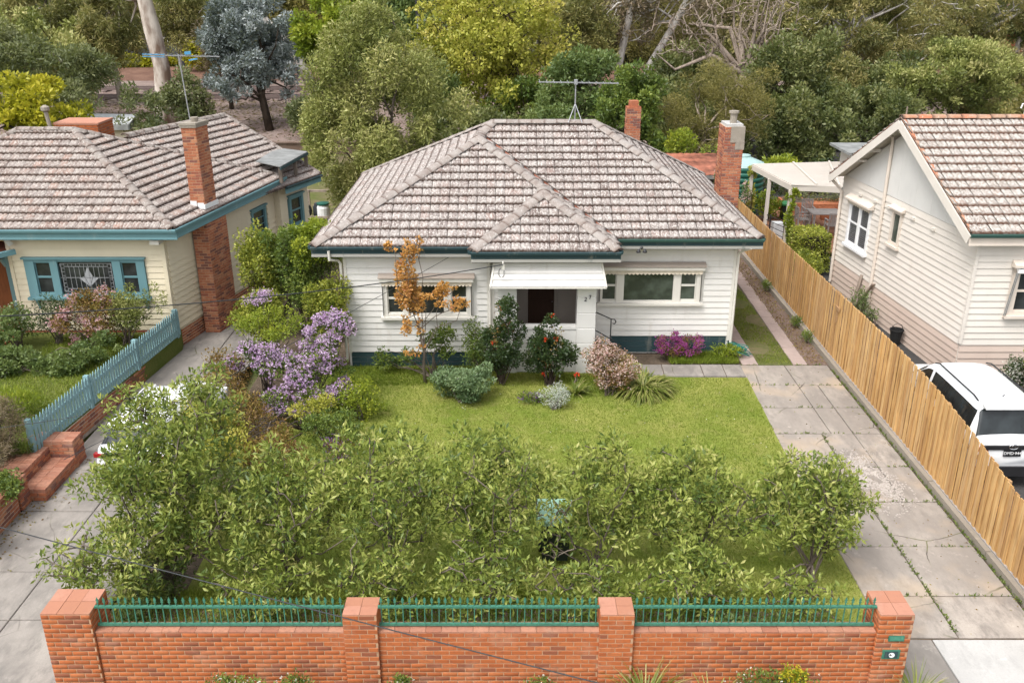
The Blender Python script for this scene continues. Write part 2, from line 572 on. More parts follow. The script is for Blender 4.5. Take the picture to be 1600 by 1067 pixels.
def boards(parent, P0, U, N, W, z0, z1, pitch, m, holes=(), name='weatherboard', smin=None, smax=None, th=.026):
    """lapped boards from z0 to z1 on the face through P0; holes are (s0, s1, z0, z1)"""
    P0 = Vector(P0); n = int(round((z1 - z0) / pitch)); pt = (z1 - z0) / n
    for j in range(n):
        za = z0 + j * pt; zb = za + pt
        a = smin(za + pt / 2) if smin else 0; b = smax(za + pt / 2) if smax else W
        segs = [(a, b)]
        for h0, h1, hz0, hz1 in holes:
            if hz0 < za + pt / 2 < hz1:
                segs = [q for s in segs for q in ((s[0], min(s[1], h0)), (max(s[0], h1), s[1])) if q[1] - q[0] > .02]
        for s0, s1 in segs:
            jj = random.uniform(-.002, .002)
            prof = [(0, 0), (th + .008 + jj, 0), (.008 + jj, pt + .004), (0, pt + .004)]
            o = P0 + U * s0
            A = [Vector((o.x, o.y, za)) + N * q[0] + Z1 * q[1] for q in prof]
            mb = MB(); mb.prism(A, U * (s1 - s0))
            mb.build(name, M[m], parent, org=A[0])


TILE_ME = {}
PROF = [(0, -.006), (.10, .022), (.26, .020), (.42, -.004), (.58, .024), (.78, .020), (.93, -.006), (.972, -.012)]


def tile_verts(cw, g):
    V = []; tt = []
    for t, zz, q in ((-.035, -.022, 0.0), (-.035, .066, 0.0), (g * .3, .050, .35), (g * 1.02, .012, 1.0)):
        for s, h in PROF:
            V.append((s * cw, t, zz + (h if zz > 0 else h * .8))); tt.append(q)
    n = len(PROF)
    F = [(r * n + i, r * n + i + 1, (r + 1) * n + i + 1, (r + 1) * n + i) for r in range(3) for i in range(n - 1)]
    return V, F, tt


def tile_mesh(V, F, tt, m):
    me = np_mesh(V, F)
    a = me.attributes.new('tt', 'FLOAT', 'POINT'); a.data.foreach_set('value', np.asarray(tt, dtype=np.float32))
    me.materials.append(M[m])
    return me


def tile_plane(specs, E, U, V3, left, right, tmax, m, cw=.262, gauge=.33, vis=True):
    """tiles on a roof plane: E on the eave line, U along it, V3 up the slope; left(t), right(t) bound the rows"""
    E = Vector(E); N = U.cross(V3).normalized()
    V0, F0, tt = tile_verts(cw, gauge)
    rows = int(math.ceil(tmax / gauge))
    for j in range(rows):
        t0 = j * gauge
        lo, hi = min(left(t0), left(min(t0 + gauge, tmax))), max(right(t0), right(min(t0 + gauge, tmax)))
        i0 = int(math.floor(lo / cw)); i1 = int(math.ceil(hi / cw))
        for i in range(i0, i1):
            s0 = i * cw + (.5 * cw if j % 2 else 0) * 0 + random.uniform(-.006, .006)
            clip = False; V = []
            for x, y, z in V0:
                t = min(t0 + y, tmax); tq = max(0, min(t, tmax))
                s = min(max(s0 + x, left(tq)), right(tq))
                if abs(s - s0 - x) > 1e-4 or t < t0 + y - 1e-6: clip = True
                V.append((s - s0, t - t0, z))
            if clip and max(v[0] for v in V) - min(v[0] for v in V) < .02: continue
            o = E + U * s0 + V3 * t0 + N * random.uniform(-.004, .004)
            mm = mat3(U, V3, N) @ Matrix.Rotation(random.uniform(-.012, .012), 3, 'Z') @ Matrix.Rotation(random.uniform(-.010, .010), 3, 'X')
            specs.append((o, mm, V if clip else None, m, vis))


def lay_tiles(specs, parent, cw=.262, gauge=.33):
    V0, F0, tt = tile_verts(cw, gauge)
    specs.sort(key=lambda s: (not s[4], (s[0] - CAMPOS).length))
    for o, m3, V, m, vis in specs[:LIMIT]:
        if V is None:
            k = (m, cw, gauge)
            if k not in TILE_ME: TILE_ME[k] = tile_mesh(V0, F0, tt, m)
            me = TILE_ME[k]
        else:
            me = tile_mesh(V, F0, tt, m)
        inst(me, 'roof_tile', parent, o, m3)
    rest = specs[LIMIT:]
    if rest:
        F0 = np.array(F0); Vs = []; Fs = []; var = []; n0 = len(V0)
        for i, (o, m3, V, m, vis) in enumerate(rest):
            Vs.append(np.array(V if V is not None else V0) @ np.array(m3).T + np.array(o)); Fs.append(F0 + n0 * i)
            var += [random.random()] * n0
        me = np_mesh(np.vstack(Vs) - np.array(ORG[parent]), np.vstack(Fs), var)
        a = me.attributes.new('tt', 'FLOAT', 'POINT'); a.data.foreach_set('value', np.tile(np.array(tt, dtype=np.float32), len(rest)))
        link(me, 'roof_tiles', M[rest[0][3]], parent, kind='stuff')


CAP_ME = {}


def caps(parent, p, q, m, r=.125, L=.40, name='ridge_tile'):
    """half-round capping laid from p up to q"""
    if (m, r) not in CAP_ME:
        V = []; tt = []
        PR = [(-1, -.14), (-.96, -.02), (-.42, .27), (0, .36), (.42, .27), (.96, -.02), (1, -.14)] if r > .15 else [(1.25 * math.cos(math.pi * k / 6), .72 * math.sin(math.pi * k / 6) - .03 / r) for k in range(7)][::-1]
        for x, rr in ((0, r * .96), (0, r * 1.06), (.03, r * 1.06), (L * .5, r * 1.02), (L * 1.04, r * .98)):
            for k in range(7):
                V.append((x, rr * PR[k][0], rr * PR[k][1])); tt.append(min(1, x / L * 1.0))
        V[0:7] = [(x, y * .86, z * .8 - .01) for x, y, z in V[0:7]]
        F = [(i * 7 + k, i * 7 + k + 1, (i + 1) * 7 + k + 1, (i + 1) * 7 + k) for i in range(4) for k in range(6)]
        CAP_ME[(m, r)] = tile_mesh(V, F, tt, m)
    p = Vector(p); q = Vector(q); d = (q - p); n = max(1, int(round(d.length / L))); st = d.length / n
    d.normalize(); s = Z1.cross(d).normalized(); u = d.cross(s)
    for i in range(n):
        mm = mat3(d, s, u) @ Matrix.Rotation(random.uniform(-.03, .03), 3, 'Z') @ Matrix.Rotation(random.uniform(-.05, .05), 3, 'X')
        inst(CAP_ME[(m, r)], name, parent, p + d * (i * st) + u * random.uniform(.0, .008), mm, (st / L, 1, 1))


def window(parent, P0, U, N, W, H, lights, mf, mg='glass', depth=.06, mullion=.0, name='window', sill=True, head=True):
    """timber window: frame > pane, sash, sill. P0 lower left on the wall face; lights are (s0, s1, z0, z1, kind)"""
    P0 = Vector(P0); D = depth
    def bx(mb, s0, s1, z0, z1, n0, n1):
        mb.obox(P0 + U * ((s0 + s1) / 2) + Z1 * ((z0 + z1) / 2) + N * ((n0 + n1) / 2), U, N, Z1, (s1 - s0) / 2, (n1 - n0) / 2, (z1 - z0) / 2)
    f = MB()
    xs = sorted(lights)
    e = xs[0][0]; bx(f, 0, e, 0, H, -.03, D)
    for i, (s0, s1, z0, z1, k) in enumerate(xs):
        nx = xs[i + 1][0] if i + 1 < len(xs) else W
        bx(f, s1, nx, 0, H, -.03, D)
        bx(f, s0, s1, 0, z0, -.03, D - .012); bx(f, s0, s1, z1, H, -.03, D - .012)
    o = f.build(name, M[mf], parent)
    for s0, s1, z0, z1, k in xs:
        g = MB(); bx(g, s0, s1, z0, z1, .0, .012)
        g.build('pane', M[mg], o)
        if k == 'hung':
            zm = z0 + (z1 - z0) * .53
            s = MB(); bx(s, s0, s1, zm - .03, zm + .03, .014, .038); bx(s, s0 - .001, s0 + .03, z0, z1, .013, .03); bx(s, s1 - .03, s1 + .001, z0, z1, .013, .03)
            bx(s, s0 + .02, s1 - .02, z0, z0 + .035, .014, .029); bx(s, s0 + .02, s1 - .02, z1 - .03, z1, .014, .034)
            s.build('sash', M[mf], o)
        if k == 'bars':
            for zz in (z0 + (z1 - z0) * .33, z0 + (z1 - z0) * .66):
                s = MB(); bx(s, s0, s1, zz - .012, zz + .012, .014, .03); s.build('sash_bar', M[mf], o)
    if sill:
        s = MB(); bx(s, -.06, W + .06, -.075, -.002, -.01, D + .07); s.build('sill', M[mf], o)
    if head:
        s = MB(); bx(s, -.05, W + .05, H + .002, H + .06, -.01, D + .05); s.build('window_head', M[mf], o)
    return o


def gutter(parent, p, q, out, mg, mf=None, fh=.19, r=.06):
    """quad gutter from p to q (its upper back edge), out = outward direction; with a fascia behind and below"""
    p = Vector(p); q = Vector(q); d = (q - p)
    P = [p, p + out * .015, p + out * .11 - Z1 * .0, p + out * .118 - Z1 * .018, p + out * .10 - Z1 * .085, p + out * .02 - Z1 * .10, p - Z1 * .10]
    mb = MB(); mb.prism(P, d); mb.build('gutter', M[mg], parent, org=p)
    if mf:
        f = MB(); f.prism([p - Z1 * .102, p + out * .028 - Z1 * .102, p + out * .028 - Z1 * (.102 + fh * .55), p - Z1 * (.102 + fh * .55)], d)
        f.build('fascia', M[mf[0]], parent, org=p)
        f = MB(); f.prism([p - Z1 * (.104 + fh * .55), p + out * .018 - Z1 * (.104 + fh * .55), p + out * .030 - Z1 * (.102 + fh), p - Z1 * (.102 + fh)], d)
        f.build('fascia', M[mf[1]], parent, org=p)


def fan(mb, pts):
    mb.add(pts, [tuple(range(len(pts)))])


def sheet(name, pts, z, m, thick=.0, kind='structure', label=None):
    """a ground sheet: polygon at height z (z may be a list)"""
    zz = z if isinstance(z, (list, tuple)) else [z] * len(pts)
    mb = MB()
    P = [(p[0], p[1], a) for p, a in zip(pts, zz)]
    if thick: mb.prism([(x, y, a - thick) for x, y, a in P], (0, 0, thick))
    else: fan(mb, P)
    o = mb.build(name, M[m]); o['kind'] = kind
    return o


def slab(parent, pts, z, m, th=.06, name='slab'):
    c = Vector((sum(p[0] for p in pts) / len(pts), sum(p[1] for p in pts) / len(pts), z))
    b = .012
    mb = MB(); n = len(pts)
    inn = [(p[0] + (c.x - p[0]) * b / max(.3, abs(c.x - p[0])), p[1] + (c.y - p[1]) * b / max(.3, abs(c.y - p[1]))) for p in pts]
    V = [(p[0], p[1], z - th) for p in pts] + [(p[0], p[1], z - .012) for p in pts] + [(p[0], p[1], z) for p in inn]
    F = [tuple(range(2 * n, 3 * n))] + [(r * n + i, r * n + (i + 1) % n, (r + 1) * n + (i + 1) % n, (r + 1) * n + i) for r in (0, 1) for i in range(n)]
    mb.add(V, F)
    return mb.build(name, M[m], parent, org=c)


def to_mesh(t):
    """lettering as plain mesh"""
    me = bpy.data.meshes.new_from_object(t)
    o = bpy.data.objects.new(t.name, me); n = t.name
    bpy.data.objects.remove(t); o.name = n; COL.objects.link(o)
    return o


# ------------------------------------------------------------------ plants
def rand_unit(rng, n):
    v = rng.normal(size=(n, 3)); return v / np.linalg.norm(v, axis=1, keepdims=True)


def leaf_mesh(P, D, L, W, rng, var, cup=.18, droop=.0):
    """one folded four-cornered leaf per point: P (n,3) base, D (n,3) direction, L and W lengths and widths"""
    n = len(P); D = D / np.maximum(np.linalg.norm(D, axis=1, keepdims=True), 1e-6)
    r = rand_unit(rng, n); B = np.cross(D, r); B /= np.maximum(np.linalg.norm(B, axis=1, keepdims=True), 1e-6)
    N = np.cross(B, D); up = np.where(N[:, 2:3] < 0, -1.0, 1.0); N = N * up
    L = np.broadcast_to(np.asarray(L, dtype=float), (n,))[:, None]; W = np.broadcast_to(np.asarray(W, dtype=float), (n,))[:, None]
    mid = P + D * L * .5
    V = np.stack([P, mid + B * W * .5 + N * W * cup, P + D * L - np.array([0, 0, 1.0]) * L * droop, mid - B * W * .5 + N * W * cup], axis=1).reshape(-1, 3)
    q = np.arange(n)[:, None] * 4
    F = np.concatenate([q + np.array([[0, 1, 2]]), q + np.array([[0, 2, 3]])], axis=1).reshape(-1, 3)
    return np_mesh(V, F, np.repeat(np.clip(var, 0, 1), 4))


def petals(parent, name, P, m, size, rng, per=4, kind='stuff'):
    """flowers: a few small cupped petals round each point"""
    n = len(P)
    if n == 0: return
    Q = np.repeat(P, per, axis=0); D = rand_unit(rng, n * per) + np.array([0, -.35, .5])
    me = leaf_mesh(Q, D, size * rng.uniform(.6, 1.1, n * per), size * .8, rng, rng.uniform(0, 1, n * per), .3)
    link(me, name, M[m], parent, org=(0, 0, 0), kind=kind)


def clump_points(rng, C, Rd, n, shell=.55):
    """n points in an ellipsoid, drawn towards its outside"""
    d = rand_unit(rng, n); r = rng.uniform(shell ** 3, 1, n) ** (1 / 3)
    return np.array(C) + d * r[:, None] * np.array(Rd), d


def branchwork(mb, rng, base, targets, r0, fork=.45, sides=5, wob=.12, rt=.012):
    """limbs from a trunk point to each target, bowed and tapering"""
    b = np.array(base, dtype=float)
    T = np.array(targets, dtype=float); n = len(T)
    m = n if n <= 4 else max(4, min(9, n // 6))
    nodes = []; rad = []
    def limb(s, t, r):
        d = np.linalg.norm(t - s)
        m1 = s + (t - s) * .35 + np.array([0, 0, 1.0]) * d * .10 + rng.normal(size=3) * wob * d * .5
        m2 = s + (t - s) * .7 + rng.normal(size=3) * wob * d * .5
        rr = [r, max(rt, r * .68), max(rt, r * .42), rt]
        mb.tube([s, m1, m2, t], rr, sides, cap=False)
        for q, k in ((m1, rr[1]), ((m1 + m2) / 2, (rr[1] + rr[2]) / 2), (m2, rr[2]), ((m2 + t) / 2, rr[2] * .7)): nodes.append(q); rad.append(k)
    for t in T[:m]: limb(b, t, r0)
    order = m + np.argsort(np.linalg.norm(T[m:] - b, axis=1)) if n > m else []
    for i in order:
        d = np.linalg.norm(np.array(nodes) - T[i], axis=1) + .6 * np.maximum(0, np.array(nodes)[:, 2] - T[i][2])
        k = int(np.argmin(d)); limb(nodes[k], T[i], max(rt * 1.2, min(rad[k] * .7, r0 * .5)))


def plant(name, label, cat, base, crown, n_leaf, leaf, lm, bm='bark_grey', clumps=24, trunk=None, group=None, seed=0,
          spread=.42, shell=.55, hang=0.0, upw=.25, limbs=10, flowers=None, stems=None, part='foliage', cup=.18, clumpvar=.35, rmin=.5, sides=5, rag=.12, rt=.012):
    """tree or shrub: trunk and limbs, and leaves gathered in uneven clumps over one or more ellipsoids.
    crown: list of (cx, cy, cz, rx, ry, rz, weight); leaf = (length, width)"""
    rng = np.random.default_rng(seed)
    root = empty(name, base, label, cat, group)
    ws = np.array([c[6] if len(c) > 6 else c[3] * c[5] for c in crown], dtype=float); ws /= ws.sum()
    cl = []; cr = []
    for c, w in zip(crown, ws):
        k = max(3, int(round(clumps * w)))
        p, d = clump_points(rng, c[:3], (c[3] * .8, c[4] * .8, c[5] * .8), k, shell)
        p = np.array(c[:3]) + (p - np.array(c[:3])) * rng.uniform(.8, 1.0 + rag, (k, 1))
        cl.append(p); cr.append(np.tile(np.array([c[3:6]]) * spread, (k, 1)) * rng.uniform(rmin, 1.25, (k, 1)))
    cl = np.vstack(cl); cr = np.vstack(cr)
    mb = MB()
    if trunk:
        tr = [Vector(p) for p in trunk[0]]; rad = trunk[1]
        mb.tube(tr, rad, 8, cap=True)
        top = tr[-1]; r1 = rad[-1]
        pick = rng.permutation(len(cl))[:limbs]
        branchwork(mb, rng, top, cl[pick], r1 * .62, sides=sides, rt=rt)
        if len(tr) > 2:
            branchwork(mb, rng, tr[-2], cl[rng.permutation(len(cl))[:max(2, limbs // 3)]], rad[-2] * .45, sides=sides, rt=rt)
    elif stems:
        pick = rng.permutation(len(cl))[:stems]
        for i in pick:
            b = Vector(base) + Vector((rng.normal() * .07, rng.normal() * .07, -.02))
            branchwork(mb, rng, b, [cl[i]], .022, sides=4, rt=.006)
    if mb.V: mb.build('trunk' if trunk else 'stems', M[bm], root, smooth=True)
    vol = (cr.prod(axis=1)) ** (2 / 3); vol = vol / vol.sum()
    ci = rng.choice(len(cl), n_leaf, p=vol)
    d = rand_unit(rng, n_leaf); r = rng.uniform(.15, 1, n_leaf) ** .5
    P = cl[ci] + d * r[:, None] * cr[ci]
    cc = np.array(crown[0][:3])
    D = rand_unit(rng, n_leaf) * .75 + d * .55 + np.array([0, 0, upw - hang])
    cvar = rng.normal(0, clumpvar * .5, len(cl))
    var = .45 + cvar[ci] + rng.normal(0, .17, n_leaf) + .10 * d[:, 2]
    L = leaf[0] * rng.uniform(.6, 1.25, n_leaf)
    P[:, 2] = np.maximum(P[:, 2], base[2] + .03)
    me = leaf_mesh(P - np.array(base), D, L, L * leaf[1] / leaf[0], rng, var, cup)
    link(me, part, M[lm], root, kind='stuff' if n_leaf > 300 else None)
    if flowers:
        for fm, nf, size, where, fname in flowers:
            if nf < 40:
                pick = rng.choice(len(P), nf)
                for q in P[pick]:
                    off = (q - cc); off = off / max(np.linalg.norm(off), 1e-6) * size
                    g = rand_unit(rng, 8) + np.array([0, -.5, .35])
                    pm = leaf_mesh(np.zeros((8, 3)), g, size, size * .95, rng, rng.uniform(0, 1, 8), .3)
                    link(pm, fname, M[fm], root, org=tuple(q + off + np.array([0, -size * .6, 0])))
            else:
                e = where(rng, cl, cr)
                idx = rng.choice(len(e), nf)
                q = e[idx] + rng.normal(size=(nf, 3)) * size * 1.1
                rel = q - np.array(base)
                Q = np.repeat(rel, 4, axis=0); Dq = rand_unit(rng, nf * 4) + np.array([0, -.3, .5])
                pm = leaf_mesh(Q, Dq, size * rng.uniform(.6, 1.1, nf * 4), size * .85, rng, np.repeat(rng.uniform(0, 1, nf), 4), .3)
                link(pm, fname, M[fm], root, kind='stuff')
    return root


def on_clumps(frac, spread=1.0):
    """flower heads: many small flowers gathered on the outside of a share of the clumps"""
    def f(rng, cl, cr):
        k = rng.permutation(len(cl))[:max(2, int(len(cl) * frac))]
        out = []
        for i in k:
            d = rand_unit(rng, 22) + np.array([0, -.4, .45]); d /= np.linalg.norm(d, axis=1, keepdims=True)
            out.append(cl[i] + d * cr[i] * rng.uniform(.75, 1.1, (22, 1)) * spread)
        return np.vstack(out)
    return f


def strap_plant(name, label, cat, base, n, length, width, lm, seed=0, group=None, arch=.6, tilt=(.2, 1.1), r0=.05):
    """clump of long arching blades, each a bent strip"""
    rng = np.random.default_rng(seed)
    root = empty(name, base, label, cat, group)
    V = []; F = []; var = []
    for i in range(n):
        az = rng.uniform(0, 2 * math.pi); L = length * rng.uniform(.72, 1.08); tl = rng.uniform(*tilt)
        b = np.array([math.cos(az) * r0 * rng.uniform(0, 1), math.sin(az) * r0 * rng.uniform(0, 1), 0])
        h = np.array([math.cos(az), math.sin(az), 0]); s = np.array([-math.sin(az), math.cos(az), 0])
        k0 = len(V); v = rng.uniform(.1, .9)
        for j in range(5):
            t = j / 4; ang = tl + arch * t
            p = b + L * t * (h * math.sin(tl + arch * t * .6) + np.array([0, 0, math.cos(tl + arch * t * .9)]))
            w = width * (1 - t ** 2.2) * (.6 + .4 * min(1, t * 4)) + .001
            V += [p - s * w / 2 + np.array([0, 0, w * .15]), p + s * w / 2 + np.array([0, 0, w * .15])]; var += [v, v]
        for j in range(4): F.append((k0 + 2 * j, k0 + 2 * j + 1, k0 + 2 * j + 3, k0 + 2 * j + 2))
    me = np_mesh(np.array(V), np.array(F), var)
    link(me, 'leaves', M[lm], root, kind='stuff' if n > 300 else None)
    return root


for nm, cols, tr in (
    ('lf_photinia', [(.045, .075, .018), (.105, .142, .028), (.170, .205, .042), (.235, .260, .062), (.30, .295, .10)], .3),
    ('lf_olive', [(.070, .088, .022), (.15, .168, .045), (.23, .24, .075), (.31, .29, .12)], .3),
    ('lf_lime', [(.08, .12, .010), (.17, .215, .02), (.27, .29, .03)], .4),
    ('lf_gold', [(.12, .13, .008), (.27, .26, .015), (.40, .34, .03)], .4),
    ('lf_elm', [(.15, .165, .022), (.27, .275, .042), (.36, .34, .065), (.42, .36, .10)], .4),
    ('lf_green', [(.028, .052, .012), (.062, .098, .02), (.12, .16, .030), (.18, .21, .045)], .3),
    ('lf_mid', [(.045, .075, .025), (.095, .135, .042), (.155, .19, .065)], .34),
    ('lf_deep', [(.032, .045, .017), (.070, .086, .030), (.122, .134, .048), (.18, .175, .07)], .33),
    ('lf_dark', [(.012, .026, .010), (.030, .054, .018), (.062, .088, .028)], .22),
    ('lf_blue', [(.055, .07, .068), (.12, .145, .145), (.21, .235, .24), (.33, .35, .35)], .2),
    ('lf_grey', [(.05, .065, .028), (.10, .115, .05), (.16, .165, .075)], .3),
    ('lf_gum', [(.064, .070, .025), (.14, .14, .048), (.215, .19, .07), (.28, .23, .10)], .36),
    ('lf_feather', [(.065, .060, .018), (.145, .128, .036), (.22, .185, .06)], .3),
    ('lf_orange', [(.26, .105, .022), (.42, .20, .05), (.50, .29, .10), (.46, .19, .10)], .4),
    ('lf_bronze', [(.07, .03, .016), (.13, .075, .025), (.20, .13, .035), (.13, .14, .03)], .3),
    ('lf_silver', [(.16, .19, .16), (.30, .33, .29), (.42, .44, .40)], .25),
    ('lf_pitto', [(.05, .09, .04), (.12, .175, .085), (.20, .26, .13)], .3),
    ('lf_strap', [(.05, .075, .012), (.10, .13, .022), (.18, .19, .05), (.33, .29, .13)], .3),
    ('lf_hedge', [(.045, .068, .010), (.13, .155, .02), (.23, .24, .035), (.32, .32, .06)], .3),
    ('lf_brush', [(.07, .055, .035), (.14, .105, .065), (.20, .15, .10)], .25),
    ('fl_lilac', [(.50, .31, .56), (.64, .45, .69), (.78, .63, .80)], .3),
    ('fl_magenta', [(.24, .03, .17), (.40, .06, .32), (.52, .16, .44)], .3),
    ('fl_pink', [(.62, .36, .34), (.72, .52, .48), (.80, .68, .62)], .3),
    ('fl_rose', [(.60, .28, .34), (.72, .44, .48), (.78, .58, .58)], .3),
    ('fl_red', [(.62, .045, .02), (.72, .08, .03)], .3),
    ('fl_crimson', [(.55, .02, .05), (.65, .05, .09)], .3),
    ('fl_white', [(.62, .60, .52), (.78, .77, .72)], .3),
    ('fl_yellow', [(.50, .42, .02), (.62, .55, .06)], .3),
    ('fl_violet', [(.20, .09, .30), (.34, .20, .44)], .3),
):
    kf_ = 1.0 if nm.startswith('fl') else (1.25 if nm == 'lf_dark' else 1.5)
    cols = [tuple(min(.8, v * kf_) for v in c) for c in cols]
    M[nm] = leafy(nm, cols, tr, .6 if nm.startswith('fl') else .42, .15 if nm.startswith('fl') else .35)
M['bark_grey'] = bark('bark_grey', (.17, .14, .115), (.085, .068, .055))
M['bark_dark'] = bark('bark_dark', (.07, .052, .04), (.035, .027, .021))
M['bark_pale'] = bark('bark_pale', (.52, .49, .45), (.27, .24, .215), 2.2)
M['bark_gum'] = bark('bark_gum', (.56, .50, .44), (.17, .115, .085), 1.1, (1, 1, .35))
M['bark_twig'] = bark('bark_twig', (.34, .275, .225), (.20, .16, .13))

# ================================================================== THE SETTING
sheet('ground', [(-700, -60), (700, -60), (700, 1500), (-700, 1500)], -.32, 'ground')
sheet('front_verge', [(-7.3, 9.6), (6.3, 9.6), (6.3, 11.24), (-7.3, 11.24)], -.04, 'verge')
sheet('street_path', [(-30, 4.0), (30, 4.0), (30, 9.6), (-30, 9.6)], -.05, 'concrete_grey')
sheet('garden_soil', [(-7.2, 11.2), (9.38, 11.2), (9.38, 34), (-7.2, 34)], -.05, 'soil')
sheet('lawn', [(-6.0, 12.5), (6.42, 12.5), (6.44, 17.0), (6.50, 20), (6.60, 22.5), (6.62, 23.46), (4.25, 23.5), (3.9, 24.3), (3.0, 25.2), (-4.6, 24.25), (-5.6, 23.5), (-6.0, 18)], 0, 'lawn')
sheet('garden_bed', [(-6.2, 11.7), (5.5, 11.7), (5.6, 13.3), (-6.4, 13.4)], .006, 'mulch')
sheet('side_grass', [(7.17, 24.36), (8.17, 24.36), (8.28, 34), (7.25, 34)], -.012, 'yard')
sheet('side_soil', [(8.6, 24.36), (9.2, 24.36), (9.2, 36), (8.75, 36)], -.010, 'mulch')
sheet('back_yard', [(-30, 34), (9.3, 34), (9.3, 60), (-30, 60)], -.08, 'yard')
sheet('left_garden', [(-40, 8), (-10.5, 8), (-10.6, 16.9), (-11.3, 17.0), (-11.3, 18.4), (-10.75, 18.5), (-9.95, 25.5), (-10.05, 25.9), (-16, 27), (-40, 27)], .55, 'verge', .9)
sheet('neighbour_yard', [(9.42, 8), (40, 8), (40, 60), (9.42, 60)], [.45, .45, .74, .74], 'asphalt', .9)
sheet('courtyard', [(9.5, 33.2), (16, 33.2), (16, 42), (9.5, 42)], .755, 'courtyard')

# concrete drive: separate slabs with weedy joints between them
drv = sheet('driveway', [(6.40, 12.45), (9.2, 12.45), (9.2, 24.36), (6.62, 24.36)], -.030, 'soil'); ORG[drv] = Vector((0, 0, 0))
ys = [24.35, 22.95, 21.55, 20.1, 18.45, 16.95, 15.3, 13.75, 12.62]
for i in range(len(ys) - 1):
    a, b = ys[i], ys[i + 1]
    xl = lambda y: 6.44 + max(0, (y - 17)) * .024
    g = .011
    sp = 7.66 if i > 2 else 7.9
    slab(drv, [(xl(b), b + g), (sp - g, b + g), (sp - g, a - g), (xl(a), a - g)], .0 + random.uniform(-.006, .006), 'concrete')
    if i in (1, 2, 3, 4):
        s2 = 8.45
        slab(drv, [(sp + g, b + g), (s2 - g, b + g), (s2 - g, a - g), (sp + g, a - g)], random.uniform(-.006, .006), 'concrete')
        slab(drv, [(s2 + g, b + g), (9.15, b + g), (9.15, a - g), (s2 + g, a - g)], random.uniform(-.006, .006), 'concrete')
    else:
        slab(drv, [(sp + g, b + g), (9.15, b + g), (9.15, a - g), (sp + g, a - g)], random.uniform(-.006, .006), 'concrete')
slab(drv, [(6.18, 10.0), (7.2, 9.9), (7.17, 12.58), (6.40, 12.60)], -.008, 'concrete_grey')
slab(drv, [(7.22, 9.6), (9.16, 9.6), (9.16, 12.58), (7.19, 12.58)], -.004, 'concrete_new', name='new_slab')
slab(drv, [(6.13, 10.9), (6.38, 10.9), (6.40, 12.6), (6.13, 12.6)], -.012, 'concrete_grey')
# loose pale stones on the broken part of the drive
rng = np.random.default_rng(5)
st = []
for k in range(2300):
    x, y = rng.normal(0, 1, 2)
    px, py = 8.12 + x * .27 + y * -.03, 17.9 + y * .66
    if x * x + y * y < 6.0 and math.sin(px * 9) * math.sin(py * 5) > -.6: st.append((px + .12 * math.sin(py * 3), py))
me_st = []
b_ = np.array([(-1, -1, 0), (1, -1, 0), (1, 1, 0), (-1, 1, 0), (-.6, -.6, 1), (.6, -.6, 1), (.6, .6, 1), (-.6, .6, 1)])
f_ = np.array([(4, 5, 6, 7), (0, 1, 5, 4), (1, 2, 6, 5), (2, 3, 7, 6), (3, 0, 4, 7)])
Vs, Fs = [], []
for i, (x, y) in enumerate(st):
    a = rng.uniform(0, 6.28); s = rng.uniform(.007, .021)
    rot = np.array([[math.cos(a), -math.sin(a), 0], [math.sin(a), math.cos(a), 0], [0, 0, 1]])
    Vs.append((b_ * [s, s * rng.uniform(.6, 1), s * .5]) @ rot.T + [x, y, .004]); Fs.append(f_ + 8 * i)
link(np_mesh(np.vstack(Vs), np.vstack(Fs)), 'gravel_patch', M['white_stone'], None, kind='stuff')

kb = MB()
for k in range(9):
    y0 = 12.3 + k * 2.65; kb.box(9.21, 9.32, y0, y0 + 2.63, -.1, .13 + .005 * (k % 3))
kb.build('kerb', M['kerb'])['kind'] = 'structure'

side = sheet('side_strip', [(8.15, 24.36), (8.62, 24.36), (8.80, 36.5), (8.30, 36.5)], -.02, 'soil'); ORG[side] = Vector((0, 0, 0))
for k in range(18):
    y = 24.38 + k * .66; dx = k * .66 * .014
    slab(side, [(8.18 + dx, y + .01), (8.59 + dx, y + .01), (8.60 + dx, y + .65), (8.19 + dx, y + .65)], random.uniform(.0, .012), 'paver_pink', name='paver')
side2 = sheet('house_strip', [(6.68, 24.36), (7.18, 24.36), (7.24, 33), (6.75, 33)], -.018, 'soil'); ORG[side2] = Vector((0, 0, 0))
for k in range(12):
    y = 24.38 + k * .66; dx = k * .66 * .006
    slab(side2, [(6.70 + dx, y + .01), (7.16 + dx, y + .01), (7.17 + dx, y + .65), (6.71 + dx, y + .65)], random.uniform(.0, .012), 'paver_pink', name='paver')
fp = sheet('front_path', [(2.4, 23.56), (6.60, 23.56), (6.66, 24.38), (2.4, 24.38)], -.006, 'soil'); ORG[fp] = Vector((0, 0, 0))
for a, b in ((2.4, 3.35), (3.37, 4.30), (4.32, 5.42), (5.44, 6.05), (6.07, 6.60)):
    slab(fp, [(a, 23.56), (b, 23.56), (b + .03, 24.36), (a + .03, 24.36)], random.uniform(.012, .02), 'concrete_grey', name='slab')

# the left drive
ld = sheet('left_driveway', [(-10.4, 9.6), (-7.22, 9.6), (-7.3, 18), (-7.6, 22), (-7.9, 33), (-10.2, 33), (-10.3, 20)], -.03, 'soil'); ORG[ld] = Vector((0, 0, 0))
yl = [9.7, 11.4, 13.1, 14.5, 16.6, 19.2, 22.0, 25.0, 28.5]
for i in range(len(yl) - 1):
    a, b = yl[i], yl[i + 1]
    slab(ld, [(-10.38, a), (-8.86, a), (-8.86, b - .025), (-10.38, b - .025)], random.uniform(-.006, .006), 'concrete_grey')
    slab(ld, [(-8.84, a), (-7.24 - max(0, a - 16) * .05, a), (-7.24 - max(0, b - 16) * .05, b - .025), (-8.84, b - .025)], random.uniform(-.006, .006), 'concrete_grey')

